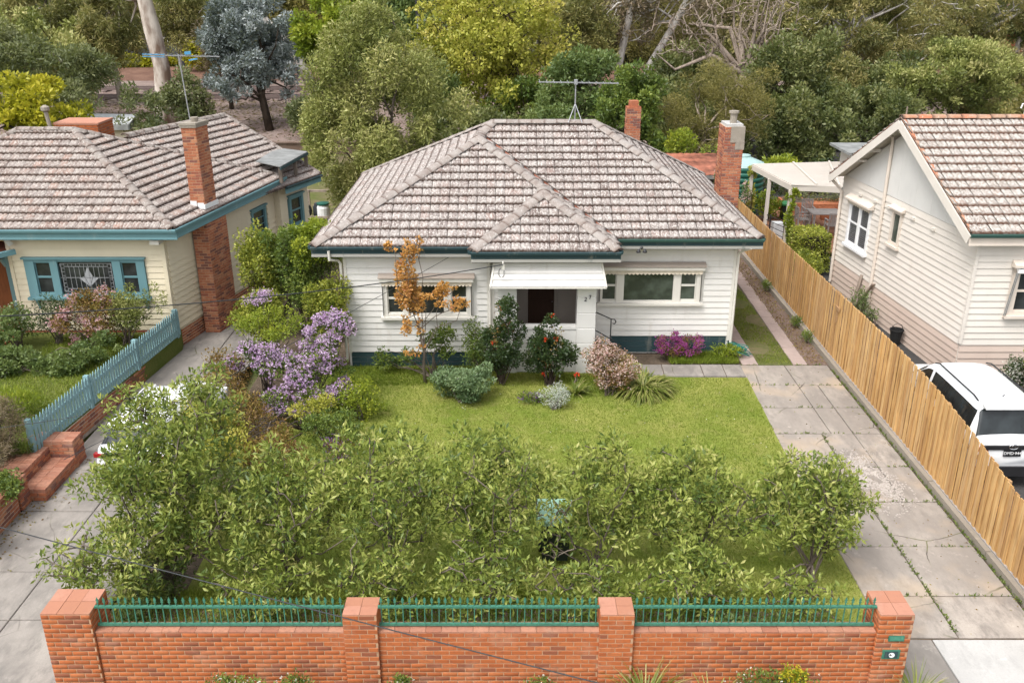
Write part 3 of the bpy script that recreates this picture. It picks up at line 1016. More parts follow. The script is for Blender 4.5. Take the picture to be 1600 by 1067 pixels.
# rail corridor behind: bank, ballast, tracks, a far bank
sheet('rail_bank', [(-140, 60), (140, 60), (140, 66), (-140, 66)], [-.1, -.1, .8, .8], 'ballast')
sheet('rail_bed', [(-140, 66), (140, 66), (140, 92), (-140, 92)], .82, 'ballast')
sheet('far_bank', [(-140, 92), (140, 92), (140, 99), (-140, 99)], [.83, .83, 1.5, 1.5], 'red_soil')
sheet('far_ground', [(-300, 99), (300, 99), (300, 420), (-300, 420)], [1.5, 1.5, 4, 4], 'yard')
for yy in (78.0, 84.0):
    tk = empty('railway_track', (0, yy, .82), 'rusty railway track %s behind the back gardens' % ('nearer to the houses on the grey ballast' if yy < 80 else 'farther off beside the red earth bank'), 'railway track', 'railway tracks')
    for s in (-.8, .8):
        mb = MB(); mb.box(-90, 90, yy + s - .06, yy + s + .06, .95, 1.15); mb.build('rail', M['rock_rail'], tk)
    mb = MB()
    for k in range(150): mb.box(-90 + k * 1.2, -89.75 + k * 1.2, yy - 1.25, yy + 1.25, .83, .95)
    mb.build('sleepers', M['rock_rail'], tk, kind='stuff')
# lawn blades, unmown along the edges
def blades(name, n, area, h, w, seed, lm='grass', z=0.0, keep=None):
    rng = np.random.default_rng(seed)
    x0, x1, y0, y1 = area
    P = np.stack([rng.uniform(x0, x1, n), rng.uniform(y0, y1, n), np.full(n, z)], axis=1)
    if keep: P = P[keep(P[:, 0], P[:, 1])]
    n = len(P)
    pat = .42 + .2 * np.sin(P[:, 0] * 1.7 + 1.3 * np.sin(P[:, 1] * .9)) * np.sin(P[:, 1] * 1.4 + P[:, 0] * .6) + .16 * np.sin(P[:, 0] * .71 + 2 * np.sin(P[:, 1] * .37)) + .35 * np.clip(np.sin(P[:, 0] * 2.9 + 1.7 * np.sin(P[:, 1] * 2.1)) * np.sin(P[:, 1] * 2.3 + 1.9 * np.sin(P[:, 0] * 1.3)) - .45, 0, 1)
    D = rng.normal(size=(n, 3)) * [.55, .55, 0] + [0, 0, 1]
    L = h * rng.uniform(.5, 1.3, n)
    a = rng.uniform(0, 3.14159, n)
    S = np.stack([np.cos(a), np.sin(a), np.zeros(n)], axis=1) * (w * rng.uniform(.6, 1.3, n))[:, None]
    D = D / np.linalg.norm(D, axis=1, keepdims=True)
    V = np.stack([P - S / 2, P + S / 2, P + D * L[:, None]], axis=1).reshape(-1, 3)
    F = np.arange(n * 3).reshape(-1, 3)
    me = np_mesh(V, F, np.repeat(np.clip(pat + rng.normal(0, .2, n), 0, 1), 3))
    return link(me, name, M[lm], None, kind='stuff')


inlawn = lambda x, y: (x < 6.38 + np.maximum(0, y - 17) * .03 + .05 * np.sin(y * 5)) & ((y < 23.45) | (x < 3.4)) & (x > -5.9)
blades('lawn_grass', 170000, (-6, 6.7, 12.6, 24.2), .045, .016, 3, keep=inlawn)
blades('bed_grass', 16000, (-5, 3.2, 22.9, 24.6), .10, .02, 4, keep=lambda x, y: (y < 24.25) & ~((x > -.5) & (x < 2.5) & (y > 23.7)))
blades('fence_grass', 34000, (-7.1, 5.6, 11.5, 13.9), .13, .022, 6)
blades('verge_grass', 5000, (-6.4, 5.5, 10.75, 11.2), .10, .02, 8, z=-.04)
blades('strip_grass', 12000, (7.18, 8.18, 24.5, 33), .05, .016, 9, z=-.01, keep=lambda x, y: np.sin(y * 1.3 + x * 3) + .9 * np.sin(y * 3.1) > -.5)
blades('terrace_grass', 16000, (-13.5, -10.2, 18, 25.3), .10, .024, 10, z=.55, keep=lambda x, y: x < -10.95 + (y - 18) * .13)
wr = np.random.default_rng(12)
def weeds():
    P = []
    for y in ys[:-1]:
        for k in range(60):
            if wr.random() < .5: P.append((wr.uniform(6.5, 9.1), y + wr.normal() * .012))
    for k in range(260): P.append((7.66 + wr.normal() * .018, wr.uniform(12.7, 20)))
    for k in range(90): P.append((7.25 + (wr.normal() * .05), 18.6 + wr.uniform(-1, .6)))
    for k in range(420): P.append((9.18 + wr.normal() * .02, wr.uniform(12.7, 24)))
    for k in range(160): P.append((9.1 + wr.normal() * .07, 12.3 + wr.normal() * .35))
    P = np.array(P); P = np.hstack([P, np.zeros((len(P), 1))])
    P = np.repeat(P, 3, axis=0); D = wr.normal(size=P.shape) * .8 + [0, 0, .5]
    me = leaf_mesh(P, D, wr.uniform(.03, .085, len(P)), .022, wr, wr.uniform(.1, .9, len(P)))
    link(me, 'drive_weeds', M['lf_green'], None, kind='stuff')
weeds()

def scatter_leaves(name, n, area, m, L, seed, z=.012, keep=None):
    r = np.random.default_rng(seed); x0, x1, y0, y1 = area
    P = np.stack([r.uniform(x0, x1, n), r.uniform(y0, y1, n), np.full(n, z)], axis=1)
    if keep: P = P[keep(P[:, 0], P[:, 1], r)]
    n = len(P)
    link(leaf_mesh(P, r.normal(size=(n, 3)) * [1, 1, .12], L * r.uniform(.5, 1.2, n), L * .5, r, r.uniform(0, 1, n), .1), name, M[m], None, kind='stuff')
scatter_leaves('leaf_litter', 1500, (-10.35, -9.4, 12.5, 19), 'lf_bronze', .07, 501, keep=lambda x, y, r: r.random(len(x)) < np.exp(-(x + 10.35) * 4.5))
scatter_leaves('fallen_leaves', 900, (6.5, 9.2, 12.6, 24.3), 'lf_bronze', .05, 502, z=.010, keep=lambda x, y, r: r.random(len(x)) < .12 + .8 * np.exp(-(9.2 - x) * 5))
scatter_leaves('lawn_clover', 2600, (-5.6, 6.4, 14.5, 23.3), 'lf_green', .05, 503, z=.03, keep=lambda x, y, r: np.sin(x * 1.9 + 2 * np.sin(y * .8)) * np.sin(y * 1.3 + x) > .25)
scatter_leaves('lawn_daisies', 140, (-3, 6.3, 17.5, 23.2), 'fl_white', .035, 504, z=.05)
scatter_leaves('soil_litter', 1600, (8.6, 9.2, 24.4, 35), 'lf_bronze', .06, 505)

# ================================================================== THE HOUSE IN THE MIDDLE
H = empty('weatherboard_house', (0.85, 26.5, 0), 'white weatherboard house with a grey tiled hip roof and small front porch', 'house')
NF = Vector((0, -1, 0))
WY, RY, DY = 24.30, 25.27, 25.50        # wall faces: left wing, right part, door recess
mb = MB()
mb.box(-4.68, .0, WY + .002, WY + .12, .0, 3.46)
mb.box(2.30, 6.44, RY + .002, RY + .12, .0, 3.46)
mb.box(-.12, 0, WY + .121, DY - .002, 0, 3.4); mb.box(2.18, 2.298, 24.3, RY + .12, 0, 3.4)
mb.box(6.32, 6.438, RY + .121, 33.2, 0, 3.46); mb.box(-4.68, -4.56, WY + .121, 33.2, 0, 3.46); mb.box(-4.559, 6.319, 33.08, 33.2, 0, 3.46)
mb.box(.001, 2.179, DY + .002, DY + .1, 0, 3.4)
wall = mb.build('wall', M['white_board'], H)
PIT = .1775
wl = (1.04, 3.60, 1.53, 2.60)           # left window hole in s along the wing wall, from x = -4.68
boards(wall, (-4.60, WY, 0), X1, NF, 3.98, .45, 3.33, PIT, 'white_board', holes=[(.98, 3.62, 1.53, 2.70)])
boards(wall, (-.50, WY, 0), X1, NF, .46, .45, 3.33, PIT, 'white_board')
boards(wall, (2.40, RY, 0), X1, NF, 3.98, .56, 3.42, PIT, 'white_board', holes=[(.12, 3.18, 1.60, 2.72)])
boards(wall, (1.34, DY, 0), X1, NF, .84, .62, 3.33, PIT, 'taupe')
boards(wall, (6.44, RY + .05, 0), Y1, X1, 7.8, .56, 3.42, PIT * 2, 'white_board')
boards(wall, (2.30, 24.2, 0), Y1, X1, 1.04, .62, 3.33, PIT, 'white_board')
for x0, x1, y in ((-4.68, -4.60, WY), (-.70, -.50, WY - .0), (6.38, 6.46, RY), (2.30, 2.40, RY)):
    c = MB(); c.box(x0, x1, y - .045, y - .001, .42, 3.40); c.build('corner_board', M['white_trim'], wall)
# plinths
for j in range(3):
    p = MB(); p.box(2.95, 6.36, RY - .012, RY + .0015, .03 + j * .178, .20 + j * .178); p.build('plinth_board', M['teal_dark'], wall)
    p = MB(); p.box(-4.62, -.45, WY - .010, WY + .0015, -.02 + j * .155, .125 + j * .155); p.build('plinth_board', M['teal_dark'], wall)

# windows
def front_window(x0, x1, y, z0, z1, lights, glassm):
    w = window(H, (x0, y, z0), X1, NF, x1 - x0, z1 - z0, lights, 'white_trim', glassm, depth=.085)
    # roll-up awning box over the window with a scalloped cloth edge
    m = MB(); m.prism([(x0 - .05, y - .03, z1 + .07), (x0 - .05, y - .20, z1 + .05), (x0 - .05, y - .21, z1 + .14), (x0 - .05, y - .06, z1 + .20)], (x1 - x0 + .1, 0, 0))
    m.build('awning_box', M['white_trim'], w)
    m = MB(); m.prism([(x0 - .08, y - .03, z1 + .205), (x0 - .08, y - .23, z1 + .155), (x0 - .08, y - .23, z1 + .185), (x0 - .08, y - .03, z1 + .27)], (x1 - x0 + .16, 0, 0))
    m.build('window_hood', M['taupe'], w)
    f = MB(); n = 26; W = x1 - x0
    for k in range(n):
        a0 = x0 + W * k / n; a1 = x0 + W * (k + 1) / n; d = .01 * (k % 2)
        f.prism([(a0, y - .15 - d, z1 + .05), (a0, y - .15 - d, z1 - .05), ((a0 + a1) / 2, y - .16 - d, z1 - .085), (a1, y - .15 - d, z1 - .05), (a1, y - .15 - d, z1 + .05)], (0, .004, 0))
    f.build('awning_fringe', M['cloth'], w)
    for xx in (x0 + .02, x1 - .02):
        m = MB(); m.tube([(xx, y - .12, z1), (xx, y - .12, z0 + .05)], .012, 5); m.build('awning_arm', M['iron_black'], w)


front_window(2.53, 5.50, RY, 1.62, 2.58, [(.08, .50, .06, .93, 'hung'), (.72, 2.15, .06, .93, 'fixed'), (2.36, 2.82, .06, .93, 'hung')], 'glass_green')
front_window(-3.64, -1.12, WY, 1.54, 2.55, [(.14, .58, .09, .95, 'hung'), (.72, 1.72, .09, .95, 'fixed'), (1.93, 2.38, .09, .95, 'hung')], 'glass')

# porch: two piers of render blocks, a low wall between them, sloped hood, floor and steps
def block_pier(x0, x1, y0, y1, z0, z1, n, off=0):
    c = MB(); c.box(x0 + .012, x1 - .012, y0 + .012, y1 - .012, z0, z1); p = c.build('pier', M['white_render'], H)
    hts = np.linspace(z0, z1, n + 1)
    for i in range(n):
        b = MB(); a, d = hts[i] + .006, hts[i + 1] - .006; e = .012
        V = [(x0, y0, a + e), (x1, y0, a + e), (x1, y1, a + e), (x0, y1, a + e), (x0, y0, d - e), (x1, y0, d - e), (x1, y1, d - e), (x0, y1, d - e)]
        W_ = [(x + (e if x == x0 else -e), y + (e if y == y0 else -e), a) for x, y, z in V[:4]] + [(x + (e if x == x0 else -e), y + (e if y == y0 else -e), d) for x, y, z in V[:4]]
        b.add(V + W_, [(0, 1, 5, 4), (1, 2, 6, 5), (2, 3, 7, 6), (3, 0, 4, 7), (8, 9, 1, 0), (9, 10, 2, 1), (10, 11, 3, 2), (11, 8, 0, 3), (4, 5, 13, 12), (5, 6, 14, 13), (6, 7, 15, 14), (7, 4, 12, 15), (8, 11, 10, 9), (12, 13, 14, 15)])
        b.build('render_block', M['white_render'], p)
    return p


pr = block_pier(1.80, 2.32, 23.78, 24.28, -.02, 2.72, 6)
block_pier(-.39, .13, 23.78, 24.28, -.02, 2.72, 6)
lw = MB(); lw.box(.132, 1.798, 23.84, 24.02, 0, 1.32); lwo = lw.build('porch_wall', M['white_render'], H)
for z in (.02, .46, .90):
    for x0, x1 in ((.135, .74), (.755, 1.795)):
        b = MB(); b.box(x0, x1, 23.826, 23.8395, z + .006, z + .425); b.build('render_block', M['white_render'], lwo)
b = MB(); b.box(.132, 1.798, 23.80, 24.06, 1.322, 1.40); b.build('coping', M['white_render'], lwo)
f = MB(); f.box(.001, 2.29, 24.03, DY - .004, .5, .62); f.build('porch_floor', M['concrete_grey'], H)
for k in range(3):
    s = MB(); s.box(2.33 + k * .30, 2.62 + k * .30, 24.3, 25.2, 0, .45 - k * .15); s.build('porch_step', M['concrete_grey'], H)
for txt, x, z in (('2', 1.985, 2.17), ('7', 2.115, 2.225)):
    cu = bpy.data.curves.new('digit', 'FONT'); cu.body = txt; cu.size = .165; cu.extrude = .006
    t = bpy.data.objects.new('house_number', cu); COL.objects.link(t); cu.materials.append(M['iron_black']); t = to_mesh(t)
    t.parent = pr; ORG[t] = Vector((x, 23.765, z)); t.location = ORG[t] - ORG[pr]; t.rotation_euler = (R(90), R(6 if txt == '2' else -6), 0)
tl, tr_, bl, br_ = Vector((-.47, 23.80, 3.34)), Vector((2.42, 23.80, 3.34)), Vector((-.58, 23.42, 2.70)), Vector((2.54, 23.42, 2.70))
hd = MB(); hd.add([tl, tr_, br_, bl, tl + Vector((0, .3, 0)), tr_ + Vector((0, .3, 0)), br_ + Vector((0, .6, 0)), bl + Vector((0, .6, 0))], [(4, 5, 1, 0), (0, 4, 7, 3), (1, 2, 6, 5), (2, 3, 7, 6)])
ho = hd.build('porch_hood', M['white_board'], H)
for k in range(4):
    a, b = k / 4, (k + 1) / 4
    p0, p1, p2, p3 = tl.lerp(bl, a), tr_.lerp(br_, a), tr_.lerp(br_, b), tl.lerp(bl, b)
    n = Vector((0, -.86, .5))
    q = MB(); q.add([p0 + n * .004, p1 + n * .004, p2 + n * .036, p3 + n * .036, p3, p2, p1, p0], [(0, 1, 2, 3), (3, 2, 5, 4), (0, 3, 4, 7), (1, 6, 5, 2)]); q.build('hood_board', M['white_board'], ho)
for a, b in ((tl, bl), (tr_, br_)):
    q = MB(); q.beam(a + Vector((0, -.02, 0)), b + Vector((0, -.03, 0)), .05, .05); q.build('hood_trim', M['white_trim'], ho)
q = MB(); q.box(bl.x - .02, br_.x + .02, 23.385, 23.44, 2.655, 2.70); q.build('hood_trim', M['white_trim'], ho)
# door with side panels, light box under the porch
d = MB(); d.box(.47, 1.24, DY - .03, DY - .002, .63, 2.68); do = d.build('door', M['door_wood'], H)
for x0, x1 in ((.47, .55), (1.16, 1.24)):
    q = MB(); q.box(x0, x1, DY - .055, DY - .031, .63, 2.68); q.build('door_stile', M['door_wood'], do)
for z in (.63, 1.55, 2.34, 2.60):
    q = MB(); q.box(.551, 1.159, DY - .05, DY - .031, z, z + .07); q.build('door_rail', M['door_wood'], do)
q = MB(); q.lathe([(0.001, 0), (.02, .01), (.02, .03), (.001, .04)], (1.19, DY - .075, 1.55), 8); q.build('door_handle', M['metal'], do)
for x0, x1 in ((.12, .465), (1.245, 1.335)):
    q = MB(); q.box(x0, x1, DY - .05, DY - .002, .63, 2.8); q.build('door_frame', M['taupe'], H)
# hand rail
hr = MB()
hr.tube([(2.30, 24.5, 1.62), (2.86, 24.5, 1.36), (2.94, 24.5, 1.36), (2.98, 24.5, 1.28), (2.94, 24.5, 1.22), (2.88, 24.5, 1.24)], .018, 6)
hr.tube([(2.84, 24.5, 1.36), (2.84, 24.5, .2)], .018, 6); hr.tube([(2.30, 24.5, 1.08), (2.98, 24.5, .68)], .016, 6)
hr.build('hand_rail', M['iron_black'], H)

# roof
E_ = 3.66
xl, xw, xr, yf, yr, yp, xp = -5.44, 2.86, 6.985, 23.97, 24.75, 23.47, -1.07
kf, kl = .573, .515
apx = Vector((-1.0, yf + 3.91, E_ + kf * 3.91))           # wing apex
apb = Vector((-1.0, yr + 3.91, E_ + kf * 3.91))           # where the wing ridge runs into the front slope
rl = Vector((-.60, 29.16, E_ + kf * 4.41)); rr_ = Vector((2.57, 29.16, E_ + kf * 4.41))
yb = 33.57
ppx = Vector(((xp + xw) / 2, yp + 1.965, E_ + kf * 1.965))  # porch apex
mb = MB()
B = lambda *p: fan(mb, p)
D_ = Vector((0, 0, -.035))
vl = Vector((xw, yr, E_))
B(Vector((xl, yf, E_)) + D_, Vector((xw, yf, E_)) + D_, apx + D_)
B(Vector((xw, yf, E_)) + D_, vl + D_, apb + D_, apx + D_)
B(vl + D_, Vector((xr, yr, E_)) + D_, rr_ + D_, rl + D_, apb + D_)
B(Vector((xr, yr, E_)) + D_, Vector((xr, yb, E_)) + D_, rr_ + D_)
B(Vector((xl, yb, E_)) + D_, Vector((xl, yf, E_)) + D_, apx + D_, apb + D_, rl + D_)
B(Vector((xr, yb, E_)) + D_, Vector((xl, yb, E_)) + D_, rl + D_, rr_ + D_)
pb = Vector((ppx.x, yf + 1.965, ppx.z))
B(Vector((xp, yp, E_)) + D_, Vector((xw, yp, E_)) + D_, ppx + D_)
B(Vector((xp, yf, E_)) + D_, Vector((xp, yp, E_)) + D_, ppx + D_, pb + D_)
B(Vector((xw, yp, E_)) + D_, Vector((xw, yf, E_)) + D_, pb + D_, ppx + D_)
B((xl, yf, E_ - .30), (xl, yb, E_ - .30), (xr, yb, E_ - .30), (xr, yr, E_ - .30), (xw, yr, E_ - .30), (xw, yp, E_ - .30), (xp, yp, E_ - .30), (xp, yf, E_ - .30))
roof = mb.build('roof', M['underlay'], H)
cf = math.sqrt(1 + kf * kf); UPF = Vector((0, 1, kf)) / cf
specs = []
def tri(l0, r0, ax, n): return (lambda t: l0 + (ax - l0) * t / n, lambda t: r0 + (ax - r0) * t / n)
# wing front, porch front
T = 3.91 * cf; a, b = tri(0, xw - xl, apx.x - xl, T)
tile_plane(specs, (xl, yf, E_), X1, UPF, a, b, T, 'tile_grey')
T = 1.965 * cf; a, b = tri(0, xw - xp, ppx.x - xp, T)
tile_plane(specs, (xp, yp, E_ + .01), X1, UPF, a, b, T, 'tile_grey')
# front slope of the right part: left edge is the valley, then the upper left hip
T = 4.41 * cf; T1 = 3.91 * cf
lf = lambda t: ((xw + (apb.x - xw) * t / T1) if t < T1 else apb.x + (rl.x - apb.x) * (t - T1) / (T - T1)) - xw + (.09 if t < T1 else 0)
rf = lambda t: xr + (rr_.x - xr) * t / T - xw
tile_plane(specs, (xw, yr, E_), X1, UPF, lf, rf, T, 'tile_grey')
# left slope, wing right slope, right slope, porch sides
cl_ = math.sqrt(1 + kl * kl); UPL = Vector((1, 0, kl)) / cl_
TL = (rl.x - xl) * cl_; TA = (apx.x - xl) * cl_
tile_plane(specs, (xl, yb, E_), -Y1, UPL, lambda t: (yb - rl.y) * t / TL, lambda t: yb - (yf + (apx.y - yf) * t / TA if t < TA else apb.y + (rl.y - apb.y) * (t - TA) / max(.01, TL - TA)), TL, 'tile_grey', vis=False)
kr = (apx.z - E_) / (xw - apx.x); cr_ = math.sqrt(1 + kr * kr); UPR = Vector((-1, 0, kr)) / cr_
TR = (xw - apx.x) * cr_
tile_plane(specs, (xw, yf, E_), Y1, UPR, lambda t: (apx.y - yf) * t / TR, lambda t: (vl.y + (apb.y - vl.y) * t / TR) - yf, TR, 'tile_grey', vis=False)
kR = (rr_.z - E_) / (xr - rr_.x); cR = math.sqrt(1 + kR * kR); UPX = Vector((-1, 0, kR)) / cR; TX = (xr - rr_.x) * cR
tile_plane(specs, (xr, yr, E_), Y1, UPX, lambda t: (rr_.y - yr) * t / TX, lambda t: (yb - yr) + (rr_.y - yb) * t / TX, TX, 'tile_grey', vis=False)
kp = (ppx.z - E_) / (xw - ppx.x); cp = math.sqrt(1 + kp * kp); TP = (xw - ppx.x) * cp
tile_plane(specs, (xw, yp, E_), Y1, Vector((-1, 0, kp)) / cp, lambda t: (ppx.y - yp) * t / TP, lambda t: (yf - yp) + (pb.y - yf) * t / TP, TP, 'tile_grey', vis=False)
tile_plane(specs, (xp, yf, E_), -Y1, Vector((1, 0, kp)) / cp, lambda t: (yf - pb.y) * t / TP, lambda t: (yf - yp) + (yp - ppx.y) * t / TP, TP, 'tile_grey', vis=False)
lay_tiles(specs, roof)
up = Vector((0, 0, .045))
for p, q in ((Vector((xl, yf, E_)), apx), (Vector((xw, yf, E_)), apx), (apx, apb), (apb, rl), (rl, rr_), (Vector((xr, yr, E_)), rr_),
             (Vector((xp, yp, E_)), ppx), (Vector((xw, yp, E_)), ppx), (Vector((xr, yb, E_)), rr_), (Vector((xl, yb, E_)), rl), (ppx, pb)):
    caps(roof, p + up, q + up, 'ridge_grey', r=.19, L=.42)
vv = MB(); dv = (apb - vl).normalized()
vv.beam(vl + Vector((.06, -.02, .03)), apb + Vector((.06, -.02, .03)), .10, .02); vv.build('valley', M['iron_rust'], roof)
# gutters and fascias
GT, FT = 'teal_dark', ('teal_dark', 'peel_fascia')
g0 = Vector((0, 0, E_ + .015))
gutter(H, Vector((xl - .02, yf, 0)) + g0, Vector((xp, yf, 0)) + g0, NF, GT, FT)
gutter(H, Vector((xp - .02, yp, 0)) + g0, Vector((xw + .05, yp, 0)) + g0, NF, GT, FT)
gutter(H, Vector((xw, yr, 0)) + g0, Vector((xr + .05, yr, 0)) + g0, NF, 'green_gutter', FT)
gutter(H, Vector((xr, yr, 0)) + g0, Vector((xr, yb, 0)) + g0, X1, 'green_gutter', FT)
gutter(H, Vector((xl, yf, 0)) + g0, Vector((xl, yb, 0)) + g0, -X1, GT, FT)
gutter(H, Vector((xp, yp, 0)) + g0, Vector((xp, yf, 0)) + g0, -X1, GT, FT)
gutter(H, Vector((xw, yp, 0)) + g0, Vector((xw, yr - .02, 0)) + g0, X1, GT, FT)
sf = MB(); sf.box(xl + .03, xp, yf + .03, WY, E_ - .305, E_ - .29); sf.box(xw + .03, xr - .03, yr + .03, RY, E_ - .305, E_ - .29); sf.box(xp + .03, xw - .03, yp + .03, 24.3, E_ - .305, E_ - .29)
sf.build('soffit', M['white_trim'], H)
for pts in ([(-4.98, 23.9, 3.56), (-4.98, 23.93, 3.3), (-4.80, 24.2, 3.2), (-4.74, 24.22, 3.1), (-4.74, 24.22, .2)], [(6.72, 24.74, 3.4), (6.56, 25.0, 3.25), (6.50, 25.2, 3.1), (6.50, 25.22, .2)]):
    q = MB(); q.tube(pts, .04, 8); q.build('downpipe', M['white_trim'], H)
q = MB(); q.tube([(-.62, 24.2, 3.3), (-.62, 24.2, .3)], .035, 8); q.build('downpipe', M['white_trim'], H)
fl = MB(); fl.lathe([(.03, 0), (.05, .03), (.02, .06)], (3.62, 24.62, 3.42), 8)
for s in (-1, 1): fl.lathe([(.025, 0), (.06, -.06), (.065, -.10)], (3.62 + s * .09, 24.58, 3.42), 8)
fl.build('flood_light', M['iron_black'], H)
mbx = MB(); mbx.box(-.28, -.20, 23.30, 23.33, 3.22, 3.36); mbx.lathe([(.015, 0), (.025, .05), (.012, .09)], (-.24, 23.31, 3.36), 8)
mbx.build('cable_bracket', M['white_trim'], H)
for k in range(2):
    q = MB(); q.tube([(-.28 + .09 * math.cos(a) * (1 - .3 * k), 23.33, 3.12 + .13 * math.sin(a)) for a in np.linspace(1.2, 6.8, 14)], .006, 5); q.build('cable_loop', M['iron_black'], H)
# chimneys
def chimney(parent, x0, x1, y0, y1, z0, z1, m, cap=True, top=.02):
    c = MB(); c.box(x0 + .008, x1 - .008, y0 + .008, y1 - .008, z0, z1); co = c.build('chimney', M['mortar_dark'], parent)
    sp = []
    brick_specs(sp, (x0, y0, z0), X1, NF, x1 - x0, z1 - z0, m, seed=3)
    brick_specs(sp, (x0, y1, z0), -Y1, -X1, y1 - y0, z1 - z0, m, 1, seed=4)
    brick_specs(sp, (x1, y0, z0), Y1, X1, y1 - y0, z1 - z0, m, 1, seed=5)
    return co, sp


c1, s1 = chimney(H, 6.66, 7.26, 28.9, 29.8, 0, 6.10, 'brick_red')
lay([s for s in s1 if s[0].z > 3.2], c1)
q = MB(); q.box(6.84, 7.28, 28.875, 29.2, 5.62, 6.11); q.box(7.0, 7.29, 28.88, 29.5, 5.40, 5.619); q.build('chimney_render', M['kerb'], c1)
q = MB(); q.box(6.70, 7.22, 28.94, 29.75, 6.101, 6.18); q.build('chimney_cap', M['concrete_new'], c1)
q = MB(); q.lathe([(.11, 0), (.11, .30), (.16, .30), (.16, .37), (.09, .37)], (6.97, 29.25, 6.18), 12); q.build('flue', M['kerb'], c1)
c2, s2 = chimney(H, 4.07, 4.57, 33.0, 33.5, 3.8, 6.10, 'brick_red')
lay(s2, c2)
q = MB(); q.prism([(4.07, 33.0, 6.10), (4.57, 33.0, 6.10), (4.57, 33.5, 6.10), (4.07, 33.5, 6.10)], (0, 0, .05)); q.box(4.16, 4.48, 33.08, 33.42, 6.151, 6.36); q.build('chimney_cap', M['brick_red'], c2)

# aerial on the ridge
an = empty('tv_aerial', (1.97, 29.16, 6.25), 'grey television aerial on a tripod mast on the ridge of the white house', 'television aerial', 'rooftop aerials')
q = MB(); q.tube([(1.97, 29.16, 6.25), (1.97, 29.16, 7.45)], .022, 6); q.build('mast', M['metal'], an)
for dx, dy in ((-.22, -.18), (.22, -.18), (0, .22)):
    q = MB(); q.tube([(1.97, 29.16, 6.78), (1.97 + dx, 29.16 + dy, 6.22)], .014, 5); q.build('brace', M['metal'], an)
q = MB(); q.beam((.82, 29.10, 7.44), (3.28, 29.25, 7.38), .035, .035); q.build('boom', M['metal'], an)
for k in range(12):
    x = .85 + k * .22; L = .95 - .05 * k
    q = MB(); q.tube([(x, 29.1 - L / 2, 7.46 - .005 * k), (x, 29.1 + L / 2, 7.46 - .005 * k)], .010, 4); q.build('element', M['metal'], an)
q = MB(); q.box(1.92, 2.02, 29.06, 29.24, 7.36, 7.50); q.build('bracket', M['metal'], an)

# ================================================================== THE CREAM HOUSE ON THE LEFT
LHO = empty('weatherboard_house', (-12, 28, 0), 'cream weatherboard house with teal trim and a tall brick chimney against its side', 'house')
C0 = Vector((-10.1, 25.6, 0)); SDIR = Vector((.222, .975, 0)).normalized(); SN = Vector((SDIR.y, -SDIR.x, 0))
mb = MB()
fx = -14.67
mb.prism([(fx, 25.602, 0), (C0.x - .002, 25.602, 0), C0 + SDIR * 7.3 - SN * .002, (fx, 33, 0)], (0, 0, 3.5))
mb.prism([(-19, 26.7, 0), (fx - .001, 26.7, 0), (fx - .001, 33, 0), (-19, 33, 0)], (0, 0, 3.5))
lwall = mb.build('wall', M['cream_board'], LHO)
boards(lwall, (fx + .1, 25.6, 0), X1, NF, C0.x - fx - .2, .62, 3.50, .18, 'cream_board', holes=[(.36, 3.86, 1.62, 2.85)])
boards(lwall, C0 + SDIR * .1, SDIR, SN, 7.2, .62, 3.50, .18, 'cream_board', holes=[(5.05, 6.2, 2.0, 3.05)], th=.045)
boards(lwall, (-16.2, 26.7, 0), X1, NF, 1.5, .62, 3.50, .18, 'cream_board', holes=[(-1, 1.02, .6, 2.9)])
boards(lwall, (fx, 26.7, 0), -Y1, -X1, 1.1, .62, 3.5, .18, 'cream_board')
q = MB(); q.box(C0.x - .10, C0.x + .02, 25.555, 25.598, .60, 3.5); q.box(fx, fx + .1, 25.555, 25.598, .60, 3.5); q.build('corner_board', M['cream_board'], lwall)
sp = []
brick_specs(sp, (fx, 25.58, .0), X1, NF, C0.x - fx, .52, 'brick_red', seed=11)
brick_specs(sp, C0 - SN * 0.0 + SDIR * 0, SDIR, SN, 7.2, .52, 'brick_red', seed=12)
base = MB(); base.box(fx, C0.x - .001, 25.585, 25.6, 0, .6); bo = base.build('brick_base', M['mortar_dark'], LHO)
lay(sp, bo)
q = MB(); q.box(fx, C0.x + .02, 25.545, 25.601, .525, .60); q.build('base_ledge', M['brick_red'], bo)
# leadlight window
lwin = window(LHO, (-14.22, 25.6, 1.68), X1, NF, 3.5, 1.16, [(.28, .74, .10, 1.06, 'hung'), (.96, 2.56, .08, 1.08, 'fixed'), (2.80, 3.26, .10, 1.06, 'hung')], 'teal_paint', depth=.09)
ld_ = MB(); yg = 25.583; x0, x1, z0, z1 = -13.26, -11.66, 1.76, 2.76
def lead(a, b, w=.012): ld_.beam((a[0], yg, a[1]), (b[0], yg, b[1]), w, .008, up=Vector((0, 1, 0)))
for d in (.07, .16):
    for a, b in (((x0 + d, z0 + d), (x1 - d, z0 + d)), ((x0 + d, z1 - d), (x1 - d, z1 - d)), ((x0 + d, z0 + d), (x0 + d, z1 - d)), ((x1 - d, z0 + d), (x1 - d, z1 - d))): lead(a, b)
for k in range(10): lead((x0 + .16 + k * .142, z0 + .16), (x0 + .16 + k * .142, z1 - .16), .009)
lead((x0, (z0 + z1) / 2), (x1, (z0 + z1) / 2))
for k in range(14):
    lead((x0 + .05 + k * .115, z1 - .07), (x0 + .05 + k * .115, z1 - .16), .009); lead((x0 + .05 + k * .115, z0 + .07), (x0 + .05 + k * .115, z0 + .16), .009)
for k in range(8):
    lead((x0 + .07, z0 + .1 + k * .115), (x0 + .16, z0 + .1 + k * .115), .009); lead((x1 - .07, z0 + .1 + k * .115), (x1 - .16, z0 + .1 + k * .115), .009)
ld_.build('leadlight', M['lead'], lwin)
dm = MB(); cx, cz = (x0 + x1) / 2 + .03, (z0 + z1) / 2
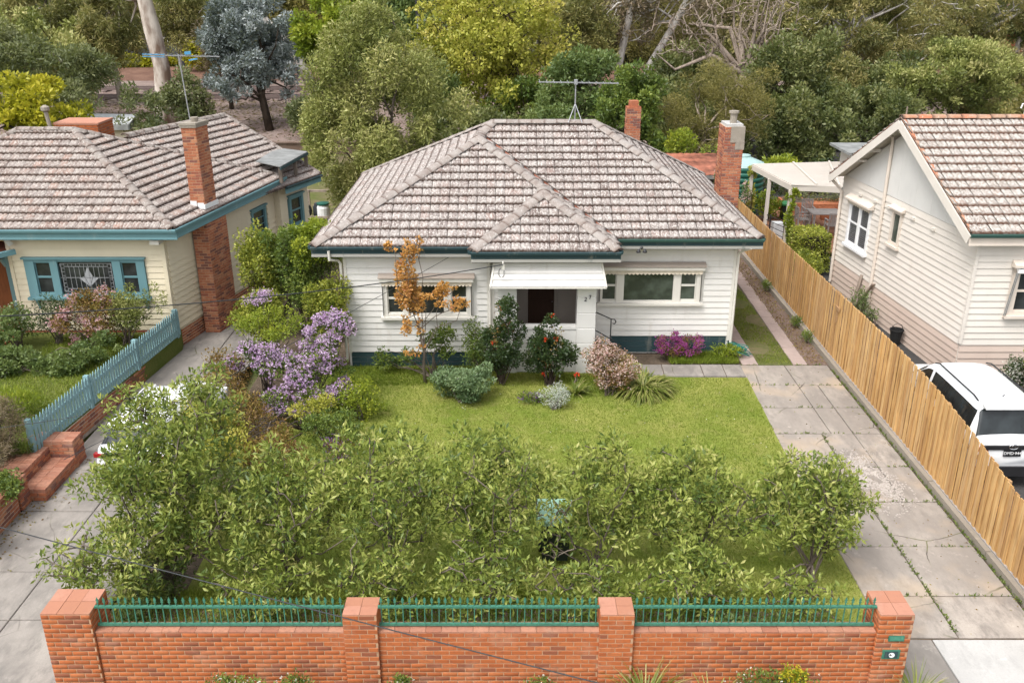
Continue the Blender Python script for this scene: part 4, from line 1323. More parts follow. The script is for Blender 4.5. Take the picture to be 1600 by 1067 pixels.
dm.prism([(cx, yg - .004, cz + .33), (cx + .12, yg - .004, cz + .05), (cx, yg - .004, cz - .28), (cx - .12, yg - .004, cz + .05)], (0, .006, 0))
for s in (-1, 1): dm.prism([(cx + s * .13, yg - .004, cz + .03), (cx + s * .28, yg - .004, cz - .02), (cx + s * .02, yg - .004, cz - .26)], (0, .006, 0))
dm.build('leadlight_motif', M['lead'], lwin)
for k in range(5):
    q = MB(); xx = -14.05 + k * .80; q.prism([(xx, 25.57, 1.60), (xx, 25.44, 1.60), (xx, 25.55, 1.30), (xx, 25.57, 1.30)], (.06, 0, 0)); q.build('bracket', M['teal_paint'], lwin)
# side window
window(LHO, C0 + SDIR * 5.1 + Z1 * 2.05, SDIR, SN, 1.05, .95, [(.12, .93, .10, .85, 'bars')], 'teal_paint', depth=.08)
# porch at the left edge: door, rusty roof, gutter and barge
q = MB(); q.box(-16.2, -15.42, 26.66, 26.697, .62, 2.70); dd = q.build('door', M['door_rust'], LHO)
q = MB(); q.box(-15.415, -15.25, 26.63, 26.70, .6, 2.85); q.box(-16.2, -15.416, 26.63, 26.70, 2.705, 2.85); q.build('door_frame', M['teal_paint'], dd)
q = MB()
for k in range(15):
    y = 24.0 + k * .11
    q.prism([(-17.6, y, 3.62 + .02 * (k % 2)), (-14.66, y + .8, 3.30 - .26 + .02 * (k % 2)), (-14.66, y + .91, 3.30 - .26 + .02 * ((k + 1) % 2)), (-17.6, y + .11, 3.62 + .02 * ((k + 1) % 2))], (0, 0, -.01))
q.build('porch_roof', M['iron_rust'], LHO)
q = MB(); q.beam((-14.3, 25.35, 3.12), (-15.9, 23.8, 3.02), .12, .14); q.build('porch_gutter', M['teal_paint'], LHO)
q = MB(); q.beam((-14.62, 25.3, 3.72), (-14.42, 25.42, 3.30), .06, .14); q.build('barge', M['white_trim'], LHO)
q = MB(); q.box(-19, -14.7, 23.6, 26.6, .0, .61); q.build('porch_floor', M['brick_red'], LHO)
q = MB(); q.prism([(-14.72, 25.4, 2.95), (-14.72, 25.15, 2.95), (-14.72, 25.38, 2.65)], (.08, 0, 0)); q.build('bracket', M['teal_paint'], LHO)

# roofs
LE = 3.83
ea, eb = Vector((-9.58, 25.10, LE)), Vector((-8.10, 32.3, LE))
A = Vector((-13.74, 29.02, 6.0)); AL = Vector((-15.48, 29.02, 6.0)); EL = Vector((-19.4, 25.10, LE))
mb = MB(); fan(mb, [EL + D_, ea + D_, A + D_, AL + D_]); fan(mb, [ea + D_, eb + D_, A + D_])
fan(mb, [eb + D_, Vector((-15.5, 33, LE)) + D_, AL + D_, A + D_]); fan(mb, [EL + Vector((0, 0, -.3)), ea + Vector((0, 0, -.3)), eb + Vector((0, 0, -.3)), Vector((-19, 33, LE - .3))])
# back wing
RB = Vector((-10.95, 35.4, 5.55)); RU = Vector((.36, .933, 0)).normalized(); RH = Vector((-RU.y, RU.x, 0)); RV = (RH + Z1 * .5).normalized()
RE = RB - RV * ((5.55 - 3.55) / RV.z); 
RA0, RA1 = RB - RU * 5.2, RB
fan(mb, [RE - RU * 5.4 + D_, RE + RU * .1 + D_, RA1 + D_, RA0 + D_]); fan(mb, [RA0 + D_, RA1 + D_, RB + RH * 4 + RU * .1 - Z1 * 2 + D_, RA0 + RH * 4 - Z1 * 2 + D_]); fan(mb, [RE + RU * .1 + D_, RB + RH * 4 + RU * .1 - Z1 * 2 + D_, RA1 + D_])
lroof = mb.build('roof', M['underlay'], LHO)
specs = []
kk = (6.0 - LE) / 3.92; ck = math.sqrt(1 + kk * kk); T = 3.92 * ck
tile_plane(specs, EL, X1, Vector((0, 1, kk)) / ck, lambda t: (AL.x - EL.x) * t / T, lambda t: (ea.x - EL.x) + (A.x - ea.x) * t / T, T, 'tile_pink')
eu = (eb - ea).normalized(); ein = Vector((-eu.y, eu.x, 0)); dd_ = (A - ea).dot(ein); sA = (A - ea).dot(eu); kq = (6.0 - LE) / dd_; cq = math.sqrt(1 + kq * kq); T2 = dd_ * cq; Lq = (eb - ea).length
tile_plane(specs, ea, eu, (ein + Z1 * kq) / cq, lambda t: sA * t / T2, lambda t: Lq + (sA - Lq) * t / T2, T2, 'tile_pink')
T3 = (RB - RE).length
tile_plane(specs, RE - RU * 5.4, RU, RV, lambda t: .2 * t / T3, lambda t: 5.5 - .1 * t / T3, T3, 'tile_pink')
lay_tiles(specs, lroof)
up = Vector((0, 0, .04))
for p, q_ in ((EL, AL), (AL, A), (ea, A), (eb, A), (RA0, RA1), (RE + RU * .1, RA1)): caps(lroof, p + up, q_ + up, 'ridge_dark', r=.115)
gz = Vector((0, 0, .02))
gutter(LHO, EL + gz, ea + gz + X1 * .1, NF, 'teal_paint', ('teal_paint', 'teal_paint'), .2)
gutter(LHO, ea + gz - eu * .02, eb + gz, Vector((eu.y, -eu.x, 0)), 'teal_paint', ('teal_paint', 'teal_paint'), .2)
gutter(LHO, RE - RU * 2.2 + gz, RE + RU * .1 + gz, -RH, 'teal_dark', ('teal_paint', 'teal_paint'), .16)
q = MB(); q.prism([(C0.x + .05, 25.5, 3.36), (C0.x - .25, 25.22, 3.36), (C0.x + .02, 25.2, 3.36)], (0, 0, .12)); q.build('eave_corner', M['white_trim'], LHO)
# back wing walls, its lean-to roof on posts
w0 = RE + RH * .45 - RU * 2.0; w1 = RE + RH * .45 - RU * .2
mb = MB(); mb.prism([Vector((w0.x, w0.y, 0)), Vector((w1.x, w1.y, 0)), Vector((w1.x, w1.y, 0)) + RH * 4, Vector((w0.x, w0.y, 0)) + RH * 4], (0, 0, 3.35))
bw = mb.build('wall', M['cream_board'], LHO)
WD = -RU; WN2 = -RU
boards(bw, Vector((w0.x, w0.y, 0)) - RH * .005, RU, -RH, (w1 - w0).length, .6, 3.3, .18, 'cream_board', holes=[(.45, 1.45, 1.8, 3.0)])
boards(bw, Vector((w0.x, w0.y, 0)) + RH * 1.2 - RU * .005, -RH, -RU, 1.2, .6, 3.3, .18, 'cream_board')
window(LHO, Vector((w0.x, w0.y, 1.85)) + RU * .5 - RH * .005, RU, -RH, .9, 1.15, [(.12, .78, .1, 1.05, 'hung')], 'teal_paint', depth=.09)
q = MB(); q.prism([(-8.88, 34.8, 4.40), (-7.62, 34.2, 4.36), (-8.02, 31.55, 4.32), (-9.05, 32.3, 4.36)], (0, 0, .03)); q.build('lean_to_roof', M['iron_grey'], LHO)
for x, y in ((-7.68, 34.1), (-7.84, 33.0), (-8.06, 31.7)):
    q = MB(); q.box(x - .06, x + .06, y - .06, y + .06, 3.75, 4.28); q.build('post', M['bark_grey'], LHO)
q = MB(); q.beam((-7.62, 34.2, 4.31), (-8.02, 31.55, 4.27), .05, .08); q.build('lean_to_beam', M['teal_dark'], LHO)
# chimneys
SKEW = (C0, SDIR)
cz0 = Vector((-9.70, 26.95, 0)); cu = SDIR; cw_, cdp = .46, 1.15
sp = []; zs_ = 3.72; dp2, wd2 = .66, .42
def stack(o, w, d, za, zb_, seed):
    P = [o, o + X1 * w, o + X1 * w + cu * d, o + cu * d]
    q = MB(); q.prism([p + Z1 * za for p in P], (0, 0, zb_ - za))
    brick_specs(sp, P[0] + Z1 * za, X1, NF, w, zb_ - za, 'brick_red', seed=seed); brick_specs(sp, P[1] + Z1 * za, cu, SN, d, zb_ - za, 'brick_red', 1, seed=seed + 1)
    return q
o2 = cz0 + cu * .12
q = stack(cz0, cw_, cdp, 0, zs_, 21); q2 = stack(o2, wd2, dp2, zs_ + .002, 6.36, 23); q.add(q2.V, q2.F)
lch = q.build('chimney', M['mortar'], LHO)
lay([s_ for s_ in sp if s_[0].z < 3.6 or s_[0].z > 4.0], lch)
for z0_, g in ((6.361, .03), (6.43, .045)):
    q = MB(); q.prism([o2 + X1 * -g + cu * -g + Z1 * z0_, o2 + X1 * (wd2 + g) + cu * -g + Z1 * z0_, o2 + X1 * (wd2 + g) + cu * (dp2 + g) + Z1 * z0_, o2 - X1 * g + cu * (dp2 + g) + Z1 * z0_], (0, 0, .066))
    q.build('chimney_cap', M['kerb'], lch)
cw_, cdp, cz0 = wd2, dp2, o2
q = MB(); q.lathe([(.10, 0), (.12, .12), (.09, .12)], (-9.36, 27.4, 6.5), 10); q.build('chimney_pot', M['kerb'], lch)
for k in range(3):
    p = cz0 + X1 * (cw_ + .02) + cu * (.06 + k * .26); q = MB(); q.obox(p + Z1 * (4.02 + .0 * k), cu, SN, Z1, .13, .015, .07); q.build('flashing', M['plate_white'], lch)
for k in range(2):
    q = MB(); q.box(-9.67 + k * .21, -9.48 + k * .21, 27.02, 27.045, 4.02 - k * .06, 4.2 - k * .06); q.build('flashing', M['plate_white'], lch)
q = MB(); q.box(-15.68, -14.2, 31.8, 33.0, 3, 5.72); fc = q.build('chimney', M['mortar_dark'], LHO)
sp = []; brick_specs(sp, (-15.7, 31.78, 5.0), X1, NF, 1.5, .73, 'brick_orange', seed=31); brick_specs(sp, (-14.18, 31.8, 5.0), Y1, X1, 1.2, .73, 'brick_orange', seed=32); lay(sp, fc)
q = MB(); q.box(-15.72, -14.16, 31.76, 33.02, 5.735, 5.80); q.build('chimney_cap', M['brick_cap'], fc)
q = MB(); q.tube([(-15.75, 31.7, 5.3), (-15.85, 31.7, 6.2)], .07, 8); q.lathe([(.07, 0), (.14, .05), (.14, .16), (.05, .22)], (-15.85, 31.7, 6.18), 10); q.build('flue', M['kerb'], LHO)
# aerial with blue reflectors
an = empty('tv_aerial', (-11.43, 33, 5.4), 'television aerial with bright blue arms on a tall pole behind the cream house', 'television aerial', 'rooftop aerials')
q = MB(); q.tube([(-11.40, 33, 5.2), (-11.54, 33, 7.95)], .022, 6); q.build('mast', M['metal'], an)
q = MB(); q.beam((-12.72, 32.9, 7.93), (-10.15, 33.1, 7.86), .03, .03); q.build('boom', M['metal'], an)
for k in range(11):
    x = -12.6 + k * .23; L = .9 - .045 * k
    q = MB(); q.tube([(x, 33 - L / 2, 7.95 - .006 * k), (x, 33 + L / 2, 7.95 - .006 * k)], .010, 4); q.build('element', M['metal'], an)
for dz in (-.05, .03):
    q = MB(); q.beam((-12.74, 32.88, 7.93 + dz), (-12.0, 32.94, 7.91 + dz), .05, .022); q.build('reflector', M['metal_blue'], an)
q = MB(); q.beam((-11.3, 32.95, 7.98), (-11.1, 33.0, 8.0), .04, .10); q.beam((-11.2, 33, 7.75), (-10.9, 33, 7.8), .03, .05); q.build('reflector', M['metal_blue'], an)

# ================================================================== THE IVORY HOUSE ON THE RIGHT
RHO = empty('weatherboard_house', (14, 26, .6), 'ivory weatherboard house with a steep tiled gable facing the paling fence', 'house')
K0 = Vector((11.64, 22.0, 0)); KD = Vector((-.092, .996, 0)).normalized(); KN = Vector((-KD.y, KD.x, 0))
AP = 6.58; RZ = 4.36; sa = 3.98
gab = lambda z: max(0, (z - RZ) / (AP - RZ))
mb = MB(); Lw = 7.85
a0 = K0 - KN * .004
poly = [a0 + Z1 * .5, a0 + KD * Lw + Z1 * .5, a0 + KD * Lw + Z1 * RZ, a0 + KD * sa + Z1 * AP, a0 + Z1 * RZ]
mb.prism(poly, -KN * .1)
mb.prism([K0 + Vector((.10, .004, .5)), K0 + Vector((8, .004, .5)), K0 + Vector((8, .004, RZ)), K0 + Vector((.10, .004, RZ))], (0, .1, 0))
rwall = mb.build('wall', M['ivory_board'], RHO)
h1 = (5.58, 7.12, 2.33, 3.80); h2 = (3.74, 4.36, 3.10, 4.14)
boards(rwall, K0 + KD * .04, KD, KN, Lw - .04, 1.60, 4.42, .178, 'ivory_board', holes=[h1, h2])
boards(rwall, K0, X1, NF, 8, 1.60, RZ, .178, 'ivory_board', holes=[(.95, 3.2, 2.4, 3.78)])
boards(rwall, K0 + KD * .04, KD, KN, Lw - .04, .50, 1.585, .18, 'buff_board', name='plinth_board')
boards(rwall, K0, X1, NF, 8, .50, 1.585, .18, 'buff_board', name='plinth_board')
q = MB(); q.obox(K0 + Z1 * 3.0 + KN * .012 - KD * .012, X1, Y1, Z1, .04, .04, 1.36); q.build('corner_board', M['ivory_board'], rwall)
# gable panels and the battens between them
zg = 4.44
g1 = sa * (zg - RZ) / (AP - RZ); g2 = Lw - (Lw - sa) * (zg - RZ) / (AP - RZ)
cuts = [g1, 1.6, 2.4, 3.3, 4.3, 5.2, 6.1, g2]
top_ = lambda s: RZ + (AP - RZ) * (s / sa if s < sa else (Lw - s) / (Lw - sa)) - .02
for i in range(len(cuts) - 1):
    a, b = cuts[i] + .004, cuts[i + 1] - .004
    pts = [(a, zg), (b, zg), (b, top_(b))] + ([(sa, top_(sa))] if a < sa < b else []) + [(a, top_(a))]
    q = MB(); q.prism([K0 + KD * s + Z1 * z - KN * .0 for s, z in pts], KN * .016); q.build('gable_panel', M['white_render'], rwall)
for s, z in ((6.5, 4.2), (5.5, 4.22), (4.6, 4.24), (3.2, 4.26), (2.1, 4.24)):
    q = MB(); q.obox(K0 + KD * s + Z1 * (z - .12) + KN * .05, KD, KN, Z1, .10, .03, .035); q.build('wall_vent', M['ivory_board'], rwall)
window(RHO, K0 + KD * 5.62 + Z1 * 2.36, KD, KN, 1.46, 1.42, [(.09, .68, .08, 1.34, 'hung'), (.77, 1.38, .08, 1.34, 'hung')], 'plate_white', depth=.07)
bl_ = MB()
for s0, s1 in ((.09, .68), (.77, 1.38)):
    for k in range(20): bl_.obox(K0 + KD * (5.62 + (s0 + s1) / 2) + Z1 * (2.46 + k * .062) + KN * .014, KD, KN, Z1, (s1 - s0) / 2 - .04, .002, .017)
q = bl_.build('blind_slats', M['blind'], RHO, kind='stuff')
q = MB(); q.prism([K0 + KD * 5.5 + Z1 * 3.80 + KN * .03, K0 + KD * 5.5 + Z1 * 3.80 + KN * .20, K0 + KD * 5.5 + Z1 * 3.86 + KN * .20, K0 + KD * 5.5 + Z1 * 3.98 + KN * .03], KD * 1.7); q.build('window_hood', M['ivory_trim'], RHO)
f = MB()
for k in range(12):
    s = 5.58 + k * .13; f.prism([K0 + KD * s + KN * .12 + Z1 * 3.80, K0 + KD * s + KN * .12 + Z1 * 3.72, K0 + KD * (s + .065) + KN * .12 + Z1 * 3.67, K0 + KD * (s + .13) + KN * .12 + Z1 * 3.72, K0 + KD * (s + .13) + KN * .12 + Z1 * 3.80], KN * .004)
f.build('awning_fringe', M['cloth'], RHO)
window(RHO, K0 + KD * 3.76 + Z1 * 3.12, KD, KN, .58, 1.0, [(.10, .48, .08, .92, 'fixed')], 'ivory_trim', 'glass_green', depth=.07)
q = MB(); q.prism([K0 + KD * 3.66 + Z1 * 4.16 + KN * .03, K0 + KD * 3.66 + Z1 * 4.16 + KN * .16, K0 + KD * 3.66 + Z1 * 4.20 + KN * .16, K0 + KD * 3.66 + Z1 * 4.28 + KN * .03], KD * .78); q.build('window_hood', M['ivory_trim'], RHO)
fw = window(RHO, K0 + Vector((1.0, 0, 2.44)), X1, NF, 2.1, 1.26, [(.14, .55, .10, 1.12, 'hung'), (.72, 1.42, .10, 1.12, 'fixed'), (1.58, 1.98, .10, 1.12, 'hung')], 'ivory_trim', depth=.09)
q = MB(); q.prism([(K0.x + .9, 21.97, 3.72), (K0.x + .9, 21.76, 3.74), (K0.x + .9, 21.76, 3.80), (K0.x + .9, 21.97, 3.90)], (2.4, 0, 0)); q.build('window_hood', M['ivory_trim'], fw)
q = MB(); q.prism([(K0.x + 1.0, 21.9, 3.71), (K0.x + 1.0, 21.78, 3.71), (K0.x + 1.0, 21.78, 3.60), (K0.x + 1.0, 21.84, 3.60)], (2.2, 0, 0)); q.build('awning_box', M['plate_white'], fw)
for xx in (.98, 1.02): q = MB(); q.beam((K0.x + xx, 21.80, 3.6), (K0.x + xx - .08, 21.86, 2.45), .02, .02); q.build('awning_arm', M['iron_grey'], fw)
# pipes
q = MB(); q.tube([K0 + KD * 4.93 + KN * .38 + Z1 * 6.22, K0 + KD * 4.93 + KN * .10 + Z1 * 6.12, K0 + KD * 4.93 + KN * .07 + Z1 * 5.9, K0 + KD * 4.93 + KN * .07 + Z1 * .7], .05, 8); q.build('downpipe', M['ivory_trim'], RHO)
q = MB(); q.tube([K0 + KD * 8.0 + KN * .4 + Z1 * 4.3, K0 + KD * 7.75 + KN * .08 + Z1 * 3.9, K0 + KD * 7.72 + KN * .08 + Z1 * .8], .05, 8); q.build('downpipe', M['ivory_trim'], RHO)
# roof
g0_ = Vector((11.22, 21.72, 4.64)); RI = Vector((10.84, 25.95, 6.80)); BK = Vector((10.45, 29.9, 4.42)); EX = 19.0
mb = MB(); fan(mb, [g0_ + D_, Vector((EX, g0_.y, g0_.z)) + D_, Vector((EX, RI.y, RI.z)) + D_, RI + D_]); fan(mb, [RI + D_, Vector((EX, RI.y, RI.z)) + D_, Vector((EX, BK.y, BK.z)) + D_, BK + D_])
rroof = mb.build('roof', M['underlay'], RHO)
q = MB()
for a, b in ((g0_, RI), (BK, RI)): q.add([a + Vector((.03, 0, -.07)), b + Vector((.03, 0, -.07)), b + Vector((.9, 0, -.07)), a + Vector((.9, 0, -.07))], [(0, 1, 2, 3)])
q.build('soffit', M['ivory_board'], RHO)
specs = []
k1 = (RI.z - g0_.z) / (RI.y - g0_.y); c1_ = math.sqrt(1 + k1 * k1); T = (RI.y - g0_.y) * c1_
tile_plane(specs, g0_, X1, Vector((0, 1, k1)) / c1_, lambda t: (RI.x - g0_.x) * t / T, lambda t: 7.7, T, 'tile_red', gauge=.335)
k2 = (RI.z - BK.z) / (BK.y - RI.y); c2_ = math.sqrt(1 + k2 * k2); T2 = (BK.y - RI.y) * c2_
tile_plane(specs, BK + X1 * 1.2, -X1, Vector((0, -1, k2)) / c2_, lambda t: 0, lambda t: 1.2 - (RI.x - BK.x) * t / T2, T2, 'tile_red', vis=False)
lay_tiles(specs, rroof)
caps(rroof, RI + Z1 * .05, Vector((EX, RI.y, RI.z + .05)), 'ridge_red', r=.115)
caps(rroof, g0_ + Z1 * .05 + X1 * .05, RI + Z1 * .05 + X1 * .05, 'ridge_red', r=.045, L=.33); caps(rroof, BK + Z1 * .05 + X1 * .05, RI + Z1 * .05 + X1 * .05, 'ridge_red', r=.045, L=.33)
for a, b in ((g0_, RI), (BK, RI)):
    q = MB(); q.beam(a + Vector((-.01, 0, -.16)), b + Vector((-.01, 0, -.16)), .03, .24); q.build('barge_board', M['ivory_board'], RHO)
q = MB(); q.beam(RI + Vector((0, .25, -.25)), K0 + KD * 4.3 + KN * .0 + Z1 * 6.2, .07, .10); q.build('roof_beam', M['ivory_board'], RHO)
for s in (1.7, 2.5, 5.7, 6.5):
    zt = top_(s) + .02; q = MB(); q.beam(K0 + KD * s + Z1 * zt, K0 + KD * s + KN * .42 + Z1 * zt, .07, .08); q.build('outrigger', M['ivory_board'], RHO)
gutter(RHO, g0_ + Z1 * .0 + X1 * .0, Vector((EX, g0_.y, g0_.z)), NF, 'green_gutter', ('ivory_trim', 'ivory_trim'), .2)
q = MB(); q.add([g0_ + Vector((.05, .03, -.31)), Vector((EX, g0_.y + .03, g0_.z - .31)), Vector((EX, 22, g0_.z - .31)), Vector((11.66, 22, g0_.z - .31))], [(0, 1, 2, 3)]); q.build('soffit', M['ivory_board'], RHO)
q = MB(); q.tube([(10.98, 25.95, 6.8), (10.98, 25.95, 7.12)], .02, 6); q.build('vent_pipe', M['bark_twig'], RHO)
q = MB(); q.tube([(14.35, 26.1, 6.8), (14.35, 26.1, 7.1), (14.32, 26.1, 7.17), (14.25, 26.1, 7.17), (14.22, 26.1, 7.05)], .022, 6); q.build('vent_pipe', M['plate_white'], RHO)
# rear extension roof glimpsed above the pergola
q = MB(); q.box(13.45, 17, 36.6, 39, 3.80, 3.90); q.build('rear_roof', M['iron_grey'], RHO)
q = MB(); q.box(13.9, 17, 36.9, 38.8, 2.9, 3.79); q.build('rear_wall', M['ivory_board'], RHO)

# ================================================================== PALING FENCE
PF = empty('paling_fence', (9.35, 24, 0), 'tall honey coloured timber paling fence beside the concrete drive', 'fence')
ftop = [(12.2, 1.40), (13.6, 1.50), (14.35, 1.58), (15.66, 1.80), (17.1, 1.97), (18.74, 2.10), (20.2, 2.14), (25, 2.08), (32.5, 1.92), (45, 1.85)]
def fz(y):
    for (a, b), (c, d) in zip(ftop, ftop[1:]):
        if a <= y <= c: return b + (d - b) * (y - a) / (c - a)
    return ftop[-1][1]
y = 12.25; k = 0; PAL = {}
V = []
pm = MB(); pm.prism([(0, -.050, 0), (0, .050, 0), (0, .050, 1.0), (0, -.050, 1.0)], (.018, 0, 0)); pme = mesh_of(pm.V, pm.F, [M['paling']])
while y < 44 and k < 299:
    under = k % 2; w = random.uniform(.92, 1.06) * (1.28 if under else 1.0)
    inst(pme, 'paling', PF, (9.335 + (.026 if under else 0) + random.uniform(-.003, .003), y, .06), Matrix.Rotation(random.uniform(-.012, .012), 3, 'X') @ Matrix.Rotation(random.uniform(-.05, .05), 3, 'Z'), (1, w, fz(y) - .06 + random.uniform(-.015, .015)))
    y += .104; k += 1
yend = y
for z in (.35, 1.0, 1.55):
    q = MB(); q.beam((9.40, 12.25, z * .9), (9.40, 18.5, z), .04, .07); q.beam((9.40, 18.5, z), (9.40, yend, z), .04, .07); q.build('fence_rail', M['rail_wood'], PF)
for kk_ in range(12):
    yy = 12.4 + kk_ * 2.7; q = MB(); q.box(9.42, 9.48, yy - .05, yy + .05, 0, fz(yy) - .08); q.build('fence_post', M['rail_wood'], PF)
q = MB(); q.box(9.325, 9.375, 12.2, yend, -.05, .16); q.build('plinth_board', M['grey_wood'], PF)
q = MB(); q.box(9.29, 9.33, 24.4, 24.72, 1.62, 1.72); q.box(9.30, 9.325, 24.52, 24.60, 1.25, 1.62); q.build('fence_brace', M['rail_wood'], PF)

# ================================================================== FRONT BRICK WALL WITH IRON PANELS
BW = empty('brick_wall', (0, 11.4, 0), 'orange brick front wall with four square piers', 'wall')
WYF, TOP, PT = 11.30, 1.22, 1.58
piers = [(-7.13, -6.39, 11.26, 11.86), (-2.56, -2.05, 11.24, 11.66), (1.34, 1.85, 11.24, 11.66), (5.57, 6.08, 11.24, 11.82)]
mb = MB()
for a, b in ((-6.37, -2.56), (-2.05, 1.34), (1.85, 5.57)): mb.box(a, b, WYF, WYF + .22, -.1, TOP - .03)
mb.build('wall_core', M['mortar'], BW)
mb = MB()
for a, b, c, d in piers: mb.box(a, b, c, d, -.1, PT - .020)
mb.build('pier_core', M['mortar'], BW)
sp = []
for i, (a, b) in enumerate(((-6.38, -2.56), (-2.05, 1.34), (1.85, 5.57))): brick_specs(sp, (a, WYF, .02), X1, NF, b - a, TOP - .02 - .03, 'brick_orange', seed=40 + i)
for i, (a, b, c, d) in enumerate(piers):
    brick_specs(sp, (a, c, .02), X1, NF, b - a, PT - .04, 'brick_orange', i, seed=50 + i)
    brick_specs(sp, (b, c, .02), Y1, X1, d - c, PT - .04, 'brick_orange', i + 1, seed=60 + i)
    brick_specs(sp, (a, d, .02), -Y1, -X1, d - c, PT - .04, 'brick_orange', i + 1, seed=70 + i)
sp.sort(key=lambda s: -s[0].z)
hi = sp[:]
# keep the courses that show: the rest, low on the wall, is one part
hi.sort(key=lambda s: ((s[0].z < .45), (s[0] - CAMPOS).length))
def lay_in_order(specs, parent):
    for c, m3, sc, m in specs[:LIMIT]: inst(brick_mesh(m), 'brick', parent, c, m3, sc)
    lay2 = specs[LIMIT:]
    base = np.array([v.co[:] for v in brick_mesh(lay2[0][3]).vertices]); F0 = np.array([tuple(p.vertices) for p in brick_mesh(lay2[0][3]).polygons])
    V, F, var = [], [], []
    for i, (c, m3, sc, _m) in enumerate(lay2):
        V.append((base * np.array(sc)) @ np.array(m3).T + np.array(c)); F.append(F0 + len(base) * i); var += [random.random()] * len(base)
    link(np_mesh(np.vstack(V) - np.array(ORG[parent]), np.vstack(F), var), 'bricks', M[lay2[0][3]], parent, kind='stuff')
lay_in_order(hi, BW)
# coping bricks: one row along the walls, laid flat on the piers
for a, b in ((-6.38, -2.56), (-2.05, 1.34), (1.85, 5.57)):
    n = int((b - a) / .24)
    for k in range(n):
        q = MB(); s = (b - a) / n; x = a + k * s; q.box(x + .003, x + s - .003, WYF - .006, WYF + .226, TOP - .028, TOP + random.uniform(-.003, .003)); q.build('coping_brick', M['brick_step'], BW, org=(x, WYF, TOP))
for a, b, c, d in piers:
    nx = 3 if b - a > .6 else 2; ny = 3 if d - c > .6 else 2
    for i in range(nx):
        for j in range(ny):
            x0, x1 = a - .004 + (b - a + .008) * i / nx, a - .004 + (b - a + .008) * (i + 1) / nx
            y0, y1 = c - .004 + (d - c + .008) * j / ny, c - .004 + (d - c + .008) * (j + 1) / ny
            q = MB(); q.box(x0 + .003, x1 - .003, y0 + .003, y1 - .003, PT - .018, PT + random.uniform(-.002, .003)); q.build('cap_tile', M['brick_cap'], BW, org=(x0, y0, PT))
# letter slot and number plate in the right pier
q = MB(); q.box(5.74, 5.98, 11.215, 11.24, 1.10, 1.20); lb = q.build('letter_slot', M['iron_green'], BW)
q = MB(); q.prism([(5.755, 11.212, 1.185), (5.965, 11.212, 1.185), (5.965, 11.195, 1.135), (5.755, 11.195, 1.135)], (0, .004, 0)); q.build('flap', M['iron_green'], lb)
q = MB(); q.box(5.69, 5.96, 11.222, 11.238, .76, .93); nb = q.build('letterbox_door', M['iron_green'], BW)
q = MB(); q.box(5.725, 5.925, 11.214, 11.221, .785, .905); q.build('door_panel', M['teal_dark'], nb)
q = MB(); n = 18; q.prism([(5.83 + .045 * math.cos(2 * math.pi * k / n), 11.212, .845 + .045 * math.sin(2 * math.pi * k / n)) for k in range(n)], (0, -.008, 0)); q.build('lock_disc', M['plate_white'], nb)
q = MB(); q.prism([(5.80, 11.202, .88), (5.815, 11.202, .86), (5.83, 11.202, .845), (5.79, 11.202, .845)], (0, -.004, 0)); q.build('keyhole', M['plate_black'], nb)
for (a, b), lab in zip(((-6.37, -2.56), (-2.05, 1.34), (1.85, 5.57)), ('left of the three green iron railings on the brick wall, beside the widest pier', 'middle of the three green iron railings on the brick wall, between the narrow piers', 'right of the three green iron railings on the brick wall, beside the letterbox pier')):
    fp_ = empty('iron_railing', ((a + b) / 2, 11.41, TOP), lab, 'railing', 'green iron railings on the front wall')
    for z, h in ((TOP + .03, .04), (TOP + .36, .035)):
        q = MB(); q.box(a + .005, b - .005, 11.39, 11.43, z, z + h); q.build('rail', M['iron_green'], fp_)
    n = int(round((b - a) / .108)); pk = MB(); r = .0075
    pk.box(-r, r, -r, r, .07, .36); pk.box(-r, r, -r, r, .395, .47)
    pk.add([(-.006, -.004, .47), (.006, -.004, .47), (.024, 0, .495), (0, 0, .56), (-.024, 0, .495), (-.006, .004, .47), (.006, .004, .47)], [(0, 1, 2, 3, 4), (6, 5, 4, 3, 2), (1, 6, 2), (0, 4, 5)])
    pk.box(-.02, .02, -.006, .006, .455, .468)
    pme2 = mesh_of(pk.V, pk.F, [M['iron_green']])
    for k in range(n):
        inst(pme2, 'picket', fp_, (a + (b - a) * (k + .5) / n, 11.41, TOP), Matrix.Rotation(random.uniform(-.02, .02), 3, 'Y'))

# ================================================================== BLUE PICKET FENCE, LEFT STEPS AND LOW BRICK WALLS
pa, pb_ = Vector((-10.72, 18.22, .52)), Vector((-9.93, 25.45, .50)); pd = (pb_ - pa); L = pd.length; pd.normalize(); pn = Vector((pd.y, -pd.x, 0)).normalized()
PK = empty('picket_fence', (pa + pb_) / 2, 'pale blue pointed picket fence running up to the cream house', 'fence')
n = int(L / .125); pk = MB()
pk.prism([(-.043, 0, .04), (.043, 0, .04), (.043, 0, .76), (0, 0, .86), (-.043, 0, .76)], (0, .018, 0)); pkm = mesh_of(pk.V, pk.F, [M['blue_fence']])
hp = Vector((pd.x, pd.y, 0)).normalized()
for k in range(n):
    c = pa + pd * (L * (k + .5) / n) + pn * .03
    inst(pkm, 'picket', PK, c, mat3(hp, -pn, Z1) @ Matrix.Rotation(random.uniform(-.015, .015), 3, 'Y'), (1, 1, random.uniform(.98, 1.02)))
for z in (.22, .60):
    q = MB(); q.beam(pa + Z1 * z, pb_ + Z1 * z, .04, .07); q.build('rail', M['blue_fence'], PK)
for k in range(4):
    p = pa + pd * (L * k / 3.02 - .05) - pn * .05; q = MB(); q.obox(p + Z1 * .40, hp, pn, Z1, .055, .055, .44); q.build('post', M['blue_fence'], PK)
RW = empty('brick_wall', (-10.9, 16, 0), 'low red brick retaining wall at the edge of the left garden', 'wall')
